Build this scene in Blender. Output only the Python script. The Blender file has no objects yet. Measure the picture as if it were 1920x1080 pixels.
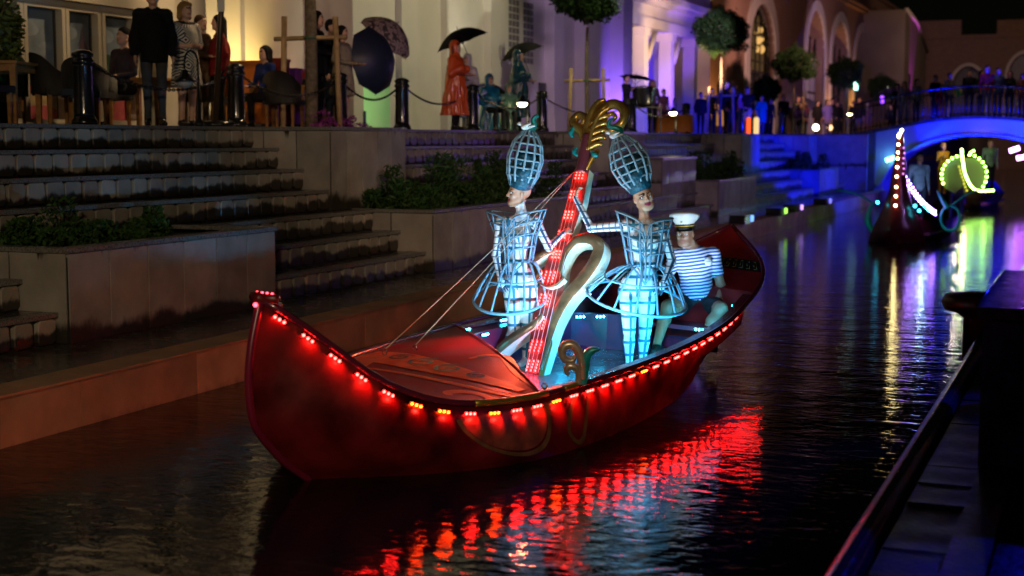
import bpy, math, random
import numpy as np
from mathutils import Vector, Matrix
random.seed(7)
R = math.radians
sc = bpy.context.scene
COL = sc.collection

# ------------------------------------------------------------------ camera
PSI = R(22.487)                     # the view looks 22.5 degrees left of the canal's own direction
cam_d = bpy.data.cameras.new('camera')
cam_d.lens = 50.0
cam_d.sensor_width = 36.0
cam_d.clip_end = 600
cam_d.dof.use_dof = True
cam_d.dof.focus_distance = 12.4
cam_d.dof.aperture_fstop = 1.6
cam = bpy.data.objects.new('camera', cam_d)
COL.objects.link(cam)
cam.location = (0, 0, 2.2)
cam.rotation_euler = (R(90 - 5.951), 0, PSI)
sc.camera = cam

# ------------------------------------------------------------------ night sky
world = bpy.data.worlds.new('World')
sc.world = world
world.use_nodes = True
wn = world.node_tree
sky = wn.nodes.new('ShaderNodeTexSky')
sky.sky_type = 'NISHITA'
sky.sun_disc = False
sky.sun_elevation = R(4)
sky.sun_rotation = R(200)
wn.links.new(sky.outputs[0], wn.nodes['Background'].inputs[0])
wn.nodes['Background'].inputs[1].default_value = 0.0004
sun_d = bpy.data.lights.new('moon', 'SUN')
sun_d.energy = 0.004
sun_d.angle = R(0.5)
sun_d.color = (1, .93, .85)
sun = bpy.data.objects.new('moon', sun_d)
COL.objects.link(sun)
sun.rotation_euler = (R(60), 0, R(20))
sc.view_settings.view_transform = 'Standard'
sc.view_settings.look = 'None'
sc.view_settings.exposure = 0.0
sc.view_settings.gamma = 1.0
sc.view_settings.use_curve_mapping = False
sc.cycles.max_bounces = 6
sc.cycles.diffuse_bounces = 2
sc.cycles.glossy_bounces = 4
sc.cycles.transparent_max_bounces = 8
sc.cycles.sample_clamp_indirect = 4.0


def spot(name, loc, target, energy, color, angle=60, blend=.5, radius=.08):
    d = bpy.data.lights.new(name, 'SPOT')
    d.energy = energy
    d.color = color
    d.spot_size = R(angle)
    d.spot_blend = blend
    d.shadow_soft_size = radius
    o = bpy.data.objects.new(name, d)
    COL.objects.link(o)
    o.location = loc
    o.rotation_euler = (Vector(target) - Vector(loc)).to_track_quat('-Z', 'Y').to_euler()
    return o


def bulb(name, loc, energy, color, radius=.05):
    d = bpy.data.lights.new(name, 'POINT')
    d.energy = energy
    d.color = color
    d.shadow_soft_size = radius
    o = bpy.data.objects.new(name, d)
    COL.objects.link(o)
    o.location = loc
    return o


# ------------------------------------------------------------------ the place's flood and wash lights
WARM = (1, .62, .28)
# street lighting of the near bank, behind the viewer
spot('quay_street_light', (1.5, -5.0, 6.5), (-9.8, 11.5, 1.0), 2400, (1, .76, .48), 50, .6, .25)
spot('quay_street_light', (1.2, 9.4, 6.2), (-10.5, 24.0, 1.6), 1400, (1, .66, .46), 48, .7, .25)  # unseen lamp ahead of the viewer, added to warm the middle steps
spot('quay_violet_flood', (1.6, 15.0, 3.8), (-9.0, 25.0, 1.0), 420, (.62, .30, 1), 60, .8, .1)
spot('quay_violet_flood', (1.6, 22.0, 3.8), (-9.6, 34.0, .9), 480, (.55, .28, 1), 46, .8, .1)
spot('quay_blue_flood', (1.4, 36.0, 4.2), (-10.8, 46.8, 1.3), 26000, (.0, .006, 1), 27, .5, .1)
spot('quay_blue_flood', (1.2, 40.0, 4.2), (-9.6, 51.0, 1.4), 9000, (.0, .006, 1), 20, .5, .1)
spot('pier_blue_flood', (1.8, 14.0, 4.4), (-.2, 9.8, 1.2), 1600, (.01, .015, 1), 38, .5, .1)
# facade washes
spot('facade_uplight', (-15.55, 24.6, 2.55), (-15.95, 24.3, 6.5), 420, (1, .66, .14), 90, 1, .05)
spot('facade_uplight', (-14.6, 23.6, 2.6), (-16, 23.6, 5.0), 260, (1, .74, .34), 120, 1, .05)
spot('facade_uplight', (-15.2, 26.6, 2.5), (-15.9, 25.0, 6.0), 50, (1, .45, .25), 100, .9, .05)
spot('cafe_light', (-10.6, 20.5, 7.2), (-14.0, 16.6, 3.0), 800, (1, .68, .36), 70, .8, .2)
spot('facade_flood', (-8.0, 30.0, 10.0), (-15.0, 31.5, 4.2), 1350, (1, .90, .50), 70, .5, .1)
spot('facade_violet_wash', (-9.8, 33.0, 6.2), (-15.0, 38.5, 4.6), 520, (.80, .52, 1), 62, .6, .1)
spot('facade_gobo', (-13.4, 31.2, 2.5), (-15.0, 33.4, 6.6), 230, (1, .92, .70), 34, .05, .02)
spot('pier_violet_light', (3.2, 4.2, 3.6), (.2, 8.5, .9), 22, (.6, .2, 1), 50, .8, .1)
spot('facade_uplight', (-14.55, 41.7, 2.5), (-15.0, 41.7, 6.5), 230, (1, .66, .15), 60, .8, .04)
spot('facade_uplight', (-14.55, 45.7, 2.5), (-15.0, 45.7, 6.5), 230, (1, .66, .15), 60, .8, .04)
spot('colonnade_blue', (-14.0, 43.8, 2.7), (-16.6, 46.5, 6.4), 420, (.20, .08, 1), 80, .6, .05)
spot('colonnade_blue', (-13.4, 50.5, 2.7), (-16.0, 53.5, 6.6), 1200, (.17, .05, 1), 60, .4, .05)
spot('colonnade_violet', (-11.0, 45.0, 6.0), (-15.5, 49.5, 4.6), 520, (.80, .58, 1), 70, .6, .1)
spot('cornice_warm', (-11.4, 46.0, 4.0), (-15.0, 50.5, 6.0), 1900, (1, .62, .34), 60, .8, .1)
spot('brick_uplight', (-14.2, 57.2, 2.5), (-15.0, 58.2, 5.5), 420, (1, .45, .14), 80, .9, .05)
spot('brick_wash', (-8.5, 57.0, 6.5), (-15.0, 66.0, 6.0), 2300, (1, .50, .42), 75, .7, .1)
spot('brick_wash', (-9.0, 74.0, 6.5), (-15.0, 84.0, 6.5), 1500, (.75, .42, .55), 75, .7, .1)
spot('arch_violet', (-13.0, 76.5, 2.8), (-15.1, 81.0, 7.2), 1200, (.30, .14, 1), 55, .6, .1)
spot('arch_warm', (-14.2, 92.2, 2.6), (-15.0, 92.4, 6.4), 650, (1, .45, .12), 70, .8, .05)
spot('arch_warm', (-14.2, 84.0, 2.6), (-15.0, 84.0, 6.4), 420, (1, .45, .12), 70, .8, .05)
spot('far_magenta', (-11.6, 99.5, 3.2), (-12.4, 101.5, 9.5), 1500, (.75, .06, .9), 45, .8, .1)
spot('far_wash', (-4.0, 85.0, 9.5), (-6.5, 115.0, 8.0), 3200, (1, .60, .40), 80, .8, .3)
# bridge
spot('bridge_blue', (-5.6, 51.4, 1.0), (-3.9, 53.2, 2.9), 3000, (.0, .006, 1), 105, .6, .06)
spot('bridge_blue', (-1.6, 51.2, 1.2), (-3.6, 53.2, 2.9), 3400, (.0, .006, 1), 120, .6, .06)
spot('bridge_cyan', (-6.95, 52.5, 1.25), (-4.6, 53.2, 2.5), 140, (.0, .45, 1), 40, .8, .03)
spot('bridge_cyan', (-1.5, 52.0, 1.6), (-2.9, 53.2, 2.5), 90, (.0, .35, 1), 40, .8, .03)
spot('bridge_soffit_blue', (-6.6, 54.0, 1.2), (-3.2, 55.2, 2.5), 260, (.12, .04, 1), 110, .6, .06)


# ------------------------------------------------------------------ materials
def mat(name, col=(.5, .5, .5), rough=.6, metal=0.0, emit=None, es=0.0, vary=0.0, vscale=6.0,
        bump=0.0, bscale=30.0, coat=0.0, spec=.5, trans=0.0, sss=0.0, rvar=0.0):
    m = bpy.data.materials.new(name)
    m.use_nodes = True
    nt = m.node_tree
    b = nt.nodes['Principled BSDF']
    b.inputs['Base Color'].default_value = (*col, 1)
    b.inputs['Roughness'].default_value = rough
    b.inputs['Metallic'].default_value = metal
    b.inputs['Coat Weight'].default_value = coat
    b.inputs['Coat Roughness'].default_value = .08
    b.inputs['Specular IOR Level'].default_value = spec
    b.inputs['Transmission Weight'].default_value = trans
    if sss:
        b.inputs['Subsurface Weight'].default_value = sss
        b.inputs['Subsurface Radius'].default_value = (.02, .008, .005)
    if emit:
        b.inputs['Emission Color'].default_value = (*emit, 1)
        b.inputs['Emission Strength'].default_value = es
    if vary or bump or rvar:
        tc = nt.nodes.new('ShaderNodeTexCoord')
        nz = nt.nodes.new('ShaderNodeTexNoise')
        nz.inputs['Scale'].default_value = vscale
        nz.inputs['Detail'].default_value = 6
        nt.links.new(tc.outputs['Object'], nz.inputs['Vector'])
        if vary:
            mp = nt.nodes.new('ShaderNodeMapRange')
            mp.inputs['From Min'].default_value = .3
            mp.inputs['From Max'].default_value = .7
            mp.inputs['To Min'].default_value = 1 - vary
            mp.inputs['To Max'].default_value = 1 + vary * .6
            nt.links.new(nz.outputs['Fac'], mp.inputs['Value'])
            mx = nt.nodes.new('ShaderNodeVectorMath')
            mx.operation = 'SCALE'
            mx.inputs[0].default_value = col
            nt.links.new(mp.outputs[0], mx.inputs['Scale'])
            nt.links.new(mx.outputs[0], b.inputs['Base Color'])
        if rvar:
            mr = nt.nodes.new('ShaderNodeMapRange')
            mr.inputs['From Min'].default_value = .35
            mr.inputs['From Max'].default_value = .65
            mr.inputs['To Min'].default_value = max(0, rough - rvar)
            mr.inputs['To Max'].default_value = min(1, rough + rvar)
            nt.links.new(nz.outputs['Fac'], mr.inputs['Value'])
            nt.links.new(mr.outputs[0], b.inputs['Roughness'])
        if bump:
            n2 = nt.nodes.new('ShaderNodeTexNoise')
            n2.inputs['Scale'].default_value = bscale
            n2.inputs['Detail'].default_value = 5
            nt.links.new(tc.outputs['Object'], n2.inputs['Vector'])
            bp = nt.nodes.new('ShaderNodeBump')
            bp.inputs['Strength'].default_value = bump
            bp.inputs['Distance'].default_value = .02
            nt.links.new(n2.outputs['Fac'], bp.inputs['Height'])
            nt.links.new(bp.outputs[0], b.inputs['Normal'])
    return m


def glow(name, col, s, dots=False):
    m = bpy.data.materials.new(name)
    m.use_nodes = True
    nt = m.node_tree
    nt.nodes.remove(nt.nodes['Principled BSDF'])
    e = nt.nodes.new('ShaderNodeEmission')
    e.inputs[0].default_value = (*col, 1)
    e.inputs[1].default_value = s
    nt.links.new(e.outputs[0], nt.nodes['Material Output'].inputs[0])
    if dots:
        m.cycles.emission_sampling = 'NONE'
    return m


def wall_stone(name, col, z0, period, amount, soft=.06, reach=.45, wet=(.030, .025, .018), drip=True):
    """pale stone with rain-soaked patches climbing from the foot of each course"""
    m = bpy.data.materials.new(name)
    m.use_nodes = True
    nt = m.node_tree
    N, Lk = nt.nodes, nt.links
    b = N['Principled BSDF']
    g = N.new('ShaderNodeNewGeometry')
    sp = N.new('ShaderNodeSeparateXYZ')
    Lk.new(g.outputs['Position'], sp.inputs[0])

    def math_(op, a, bb=None, clamp=False):
        n = N.new('ShaderNodeMath')
        n.operation = op
        n.use_clamp = clamp
        for i, x in enumerate((a, bb)):
            if x is None:
                continue
            if isinstance(x, (int, float)):
                n.inputs[i].default_value = x
            else:
                Lk.new(x, n.inputs[i])
        return n.outputs[0]
    zz = math_('FRACT', math_('DIVIDE', math_('SUBTRACT', sp.outputs['Z'], z0), period))
    n1 = N.new('ShaderNodeTexNoise')
    n1.inputs['Scale'].default_value = 5.5
    n1.inputs['Detail'].default_value = 7
    n1.inputs['Roughness'].default_value = .65
    mpp = N.new('ShaderNodeMapping')
    mpp.inputs['Scale'].default_value = (1, 1, .55)
    Lk.new(g.outputs['Position'], mpp.inputs[0])
    Lk.new(mpp.outputs[0], n1.inputs['Vector'])
    n2 = N.new('ShaderNodeTexNoise')
    n2.inputs['Scale'].default_value = .9
    n2.inputs['Detail'].default_value = 2
    Lk.new(g.outputs['Position'], n2.inputs['Vector'])
    a = math_('ADD', zz, math_('MULTIPLY', math_('SUBTRACT', n1.outputs['Fac'], .5), amount))
    a = math_('ADD', a, math_('MULTIPLY', math_('SUBTRACT', n2.outputs['Fac'], .5), amount * 1.1))
    mask = N.new('ShaderNodeMapRange')
    mask.interpolation_type = 'SMOOTHSTEP'
    mask.inputs['From Min'].default_value = reach - soft
    mask.inputs['From Max'].default_value = reach + soft
    Lk.new(a, mask.inputs['Value'])
    f = mask.outputs[0]
    if drip:      # dark runs coming down from the coping
        n3 = N.new('ShaderNodeTexNoise')
        n3.inputs['Scale'].default_value = 7
        n3.inputs['Detail'].default_value = 3
        mp3 = N.new('ShaderNodeMapping')
        mp3.inputs['Scale'].default_value = (1, 1, .08)
        Lk.new(g.outputs['Position'], mp3.inputs[0])
        Lk.new(mp3.outputs[0], n3.inputs['Vector'])
        t = math_('ADD', math_('MULTIPLY', math_('SUBTRACT', 1.0, zz), 1.0), math_('MULTIPLY', n3.outputs['Fac'], -1.15))
        m3 = N.new('ShaderNodeMapRange')
        m3.inputs['From Min'].default_value = -.72
        m3.inputs['From Max'].default_value = -.64
        Lk.new(t, m3.inputs['Value'])
        f = math_('MULTIPLY', f, m3.outputs[0], True)
    n4 = N.new('ShaderNodeTexNoise')
    n4.inputs['Scale'].default_value = 2.6
    n4.inputs['Detail'].default_value = 8
    Lk.new(g.outputs['Position'], n4.inputs['Vector'])
    v = N.new('ShaderNodeMapRange')
    v.inputs['From Min'].default_value = .3
    v.inputs['From Max'].default_value = .7
    v.inputs['To Min'].default_value = .72
    v.inputs['To Max'].default_value = 1.2
    Lk.new(n4.outputs['Fac'], v.inputs['Value'])
    oi = N.new('ShaderNodeObjectInfo')
    v2 = math_('ADD', math_('MULTIPLY', oi.outputs['Random'], .35), .82)
    vm = N.new('ShaderNodeVectorMath')
    vm.operation = 'SCALE'
    vm.inputs[0].default_value = col
    Lk.new(math_('MULTIPLY', v.outputs[0], v2), vm.inputs['Scale'])
    mix = N.new('ShaderNodeMix')
    mix.data_type = 'RGBA'
    mix.inputs[6].default_value = (*wet, 1)
    Lk.new(f, mix.inputs[0])
    Lk.new(vm.outputs[0], mix.inputs[7])
    Lk.new(mix.outputs[2], b.inputs['Base Color'])
    r = N.new('ShaderNodeMapRange')
    r.inputs['To Min'].default_value = .28
    r.inputs['To Max'].default_value = .62
    Lk.new(f, r.inputs['Value'])
    Lk.new(r.outputs[0], b.inputs['Roughness'])
    nb = N.new('ShaderNodeTexNoise')
    nb.inputs['Scale'].default_value = 60
    nb.inputs['Detail'].default_value = 4
    Lk.new(g.outputs['Position'], nb.inputs['Vector'])
    bp = N.new('ShaderNodeBump')
    bp.inputs['Strength'].default_value = .35
    bp.inputs['Distance'].default_value = .01
    Lk.new(nb.outputs['Fac'], bp.inputs['Height'])
    Lk.new(bp.outputs[0], b.inputs['Normal'])
    return m


MT = {}
MT['riser'] = wall_stone('step_block_stone', (.29, .265, .215), .38, .285, .80, soft=.08, reach=.42)
MT['tile_low'] = wall_stone('planter_tile_stone', (.30, .275, .235), .38, .87, .30, reach=.16)
MT['tile_high'] = wall_stone('terrace_tile_stone', (.30, .275, .235), 1.235, 1.15, .34, reach=.14)
MT['granite'] = mat('wet_granite_coping', (.17, .165, .15), .32, vary=.6, vscale=55, bump=.12, bscale=70, rvar=.10)
MT['tread'] = mat('wet_granite_tread', (.055, .050, .042), .20, vary=.5, vscale=5, bump=.08, bscale=40, rvar=.10)
MT['grout'] = mat('dark_wet_joint', (.018, .016, .014), .35, vary=.4, vscale=9, bump=.3, bscale=50)
MT['canal'] = wall_stone('ochre_canal_concrete', (.42, .24, .13), -.10, .60, .5, .16, .12, (.07, .028, .010), False)
MT['soil'] = mat('soil', (.03, .02, .012), .9, bump=.6, bscale=20)
MT['leaf'] = mat('shrub_leaf', (.030, .075, .012), .6, spec=.25, vary=.5, vscale=9)
MT['leaf2'] = mat('tree_leaf', (.016, .042, .008), .75, spec=.15, vary=.5, vscale=3)
MT['bark'] = mat('bark', (.16, .125, .08), .75, vary=.5, vscale=14, bump=.5, bscale=30)
MT['stake'] = mat('pine_stake', (.50, .34, .16), .65, vary=.3, vscale=9)
MT['iron'] = mat('black_cast_iron', (.012, .012, .013), .22, .0, coat=.6, bump=.08, bscale=30)
MT['pole'] = mat('brown_pole', (.06, .035, .02), .35)
MT['plaster'] = mat('cream_plaster', (.62, .57, .46), .7, vary=.10, vscale=.8, bump=.1, bscale=15)
MT['plaster_w'] = mat('white_plaster', (.70, .66, .62), .7, vary=.10, vscale=.8, bump=.1, bscale=15)
MT['frame'] = mat('white_window_frame', (.55, .50, .40), .45)
MT['terrace'] = mat('wet_terrace_paving', (.05, .048, .045), .18, vary=.4, vscale=3, bump=.1, bscale=20, rvar=.1)
MT['wood'] = mat('varnished_wood', (.36, .17, .05), .38, vary=.35, vscale=12)
MT['wicker'] = mat('black_wicker', (.014, .013, .012), .5, bump=.6, bscale=90)
MT['led_red'] = glow('red_led', (1, .010, .008), 95, True)
MT['led_orange'] = glow('amber_red_led', (1, .035, .002), 85, True)
MT['led_cyan'] = glow('cyan_led', (.03, .62, 1), 70, True)
MT['led_dim'] = glow('red_strip_dim', (1, .05, .08), 9)
MT['gold'] = mat('gold_leaf_paint', (.62, .36, .08), .26, .75, vary=.35, vscale=9, bump=.15, bscale=14)
MT['bronze'] = mat('bronze_brown_paint', (.20, .10, .045), .28, .45, vary=.5, vscale=9, bump=.15, bscale=20)
MT['cream'] = mat('cream_foam_edge', (.78, .74, .58), .5, vary=.12, vscale=18, bump=.25, bscale=60)
MT['teal'] = mat('teal_paint', (.01, .32, .33), .28, .2, vary=.4, vscale=14)
MT['dove'] = mat('white_feather', (.85, .84, .86), .6)
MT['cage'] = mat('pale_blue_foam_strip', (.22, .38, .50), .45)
MT['glass_dark'] = mat('dark_glass', (.012, .014, .018), .06, spec=.7)


# ------------------------------------------------------------------ object helpers
def link(o, parent=None):
    COL.objects.link(o)
    if parent is not None:
        o.parent = parent
    return o


def thing(name, label, cat, loc=(0, 0, 0), rz=0.0, group=None):
    o = bpy.data.objects.new(name, None)
    o.empty_display_size = .1
    link(o)
    o.location = loc
    o.rotation_euler = (0, 0, rz)
    o['label'] = label
    o['category'] = cat
    if group:
        o['group'] = group
    return o


def tag(o, label, cat, group=None):
    o['label'] = label
    o['category'] = cat
    if group:
        o['group'] = group
    return o


def kind(o, k):
    o['kind'] = k
    return o


def mesh_from(name, v, f, mats, smooth=False, mi=None):
    me = bpy.data.meshes.new(name)
    me.from_pydata(v, [], f)
    for m in mats:
        me.materials.append(m)
    if mi is not None:
        me.polygons.foreach_set('material_index', mi)
    if smooth:
        me.polygons.foreach_set('use_smooth', [True] * len(me.polygons))
    me.update()
    return me


class MB:
    def __init__(self):
        self.v = []
        self.f = []
        self.m = []
        self.s = []

    def add(self, vs, fs, m=0, smooth=False):
        o = len(self.v)
        self.v += [tuple(x) for x in vs]
        for q in fs:
            self.f.append(tuple(i + o for i in q))
            self.m.append(m)
            self.s.append(smooth)

    def hexa(self, p, m=0):      # p: 4 bottom (ccw seen from above) + 4 top
        self.add(p, [(3, 2, 1, 0), (4, 5, 6, 7), (0, 1, 5, 4), (1, 2, 6, 5), (2, 3, 7, 6), (3, 0, 4, 7)], m)

    def box(self, x0, x1, y0, y1, z0, z1, m=0):
        self.hexa([(x0, y0, z0), (x1, y0, z0), (x1, y1, z0), (x0, y1, z0),
                   (x0, y0, z1), (x1, y0, z1), (x1, y1, z1), (x0, y1, z1)], m)

    def quad(self, a, b, c, d, m=0, smooth=False):
        self.add([a, b, c, d], [(0, 1, 2, 3)], m, smooth)

    def tube(self, pts, r, n=8, m=0, closed=False, sy=1.0, up=None, cap=True, smooth=True):
        pts = [Vector(p) for p in pts]
        k = len(pts)
        rr = r if isinstance(r, (list, tuple)) else [r] * k
        vs = []
        prev = None
        for i, p in enumerate(pts):
            if closed:
                t = pts[(i + 1) % k] - pts[i - 1]
            else:
                t = pts[min(i + 1, k - 1)] - pts[max(i - 1, 0)]
            if t.length < 1e-9:
                t = Vector((0, 0, 1))
            t.normalize()
            if up is not None:
                a = Vector(up)
                a = a - t * a.dot(t)
                if a.length < 1e-5:
                    a = t.orthogonal()
            elif prev is None:
                a = t.orthogonal()
            else:
                a = prev - t * prev.dot(t)
                if a.length < 1e-5:
                    a = t.orthogonal()
            a.normalize()
            prev = a
            b = t.cross(a)
            for j in range(n):
                th = 2 * math.pi * (j + .5) / n
                vs.append(p + a * (math.cos(th) * rr[i]) + b * (math.sin(th) * rr[i] * sy))
        fs = []
        last = k if closed else k - 1
        for i in range(last):
            for j in range(n):
                a0 = i * n + j
                a1 = i * n + (j + 1) % n
                b0 = ((i + 1) % k) * n + j
                b1 = ((i + 1) % k) * n + (j + 1) % n
                fs.append((a0, a1, b1, b0))
        if cap and not closed:
            fs.append(tuple(range(n - 1, -1, -1)))
            fs.append(tuple((k - 1) * n + j for j in range(n)))
        self.add(vs, fs, m, smooth)

    def lathe(self, prof, n=16, o=(0, 0, 0), m=0, smooth=True, ripple=None):
        vs = []
        for i, (r, z) in enumerate(prof):
            for j in range(n):
                th = 2 * math.pi * j / n
                q = r * (ripple(i, j) if ripple else 1)
                vs.append((o[0] + q * math.cos(th), o[1] + q * math.sin(th), o[2] + z))
        fs = []
        for i in range(len(prof) - 1):
            for j in range(n):
                fs.append((i * n + j, i * n + (j + 1) % n, (i + 1) * n + (j + 1) % n, (i + 1) * n + j))
        fs.append(tuple(range(n - 1, -1, -1)))
        fs.append(tuple((len(prof) - 1) * n + j for j in range(n)))
        self.add(vs, fs, m, smooth)

    def ball(self, c, r, n=8, k=6, m=0):
        rx, ry, rz = r if isinstance(r, (tuple, list)) else (r, r, r)
        vs = [(c[0], c[1], c[2] - rz)]
        for i in range(1, k):
            ph = math.pi * i / k
            for j in range(n):
                th = 2 * math.pi * j / n
                vs.append((c[0] + rx * math.sin(ph) * math.cos(th), c[1] + ry * math.sin(ph) * math.sin(th), c[2] - rz * math.cos(ph)))
        vs.append((c[0], c[1], c[2] + rz))
        fs = []
        for j in range(n):
            fs.append((0, 1 + (j + 1) % n, 1 + j))
            for i in range(k - 2):
                a = 1 + i * n
                fs.append((a + j, a + (j + 1) % n, a + n + (j + 1) % n, a + n + j))
            fs.append((1 + (k - 2) * n + j, 1 + (k - 2) * n + (j + 1) % n, len(vs) - 1))
        self.add(vs, fs, m, True)

    def extrude(self, poly, fn, d0, d1, m=0, ms=None):
        """closed outline [(s,t)] -> fn(s,t,depth): front at d0, back at d1"""
        k = len(poly)
        vs = [fn(s, t, d0) for s, t in poly] + [fn(s, t, d1) for s, t in poly]
        self.add(vs, [tuple(range(k)), tuple(range(2 * k - 1, k - 1, -1))], m)
        self.add(vs, [(i, i + k, (i + 1) % k + k, (i + 1) % k) for i in range(k)], m if ms is None else ms)

    def mesh(self, name, mats):
        me = bpy.data.meshes.new(name)
        me.from_pydata(self.v, [], self.f)
        for x in mats:
            me.materials.append(x)
        me.polygons.foreach_set('material_index', self.m)
        me.polygons.foreach_set('use_smooth', self.s)
        me.update()
        return me

    def build(self, name, mats, parent=None, loc=None):
        if not isinstance(mats, (list, tuple)):
            mats = [mats]
        o = bpy.data.objects.new(name, self.mesh(name, mats))
        link(o, parent)
        if loc is not None:
            o.location = loc
        return o


def inst(name, me, parent=None, loc=(0, 0, 0), rz=0.0, scale=None):
    o = bpy.data.objects.new(name, me)
    link(o, parent)
    o.location = loc
    if rz:
        o.rotation_euler = (0, 0, rz)
    if scale:
        o.scale = scale
    return o


def copy_tree(o, parent=None):
    c = o.copy()
    COL.objects.link(c)
    c.parent = parent
    for ch in list(o.children):
        copy_tree(ch, c)
    return c


def smooth_path(pts, n=6):
    """Catmull-Rom through the points"""
    P = [Vector(p) for p in pts]
    out = []
    for i in range(len(P) - 1):
        p0 = P[max(i - 1, 0)]
        p1, p2 = P[i], P[i + 1]
        p3 = P[min(i + 2, len(P) - 1)]
        for j in range(n):
            t = j / n
            out.append(.5 * ((2 * p1) + (p2 - p0) * t + (2 * p0 - 5 * p1 + 4 * p2 - p3) * t * t + (3 * p1 - p0 - 3 * p2 + p3) * t ** 3))
    out.append(P[-1])
    return out


# ------------------------------------------------------------------ bodies grown as one continuous surface
def _cone(a, b, ra, rb, k=.03, t='skin'):
    return ('c', np.array(a, float), np.array(b, float), ra, rb, k, t)


def _ell(c, r, k=.03, t='skin', rot=None, sub=False):
    return ('s' if sub else 'e', np.array(c, float), np.array(r, float), rot, None, k, t)


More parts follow.
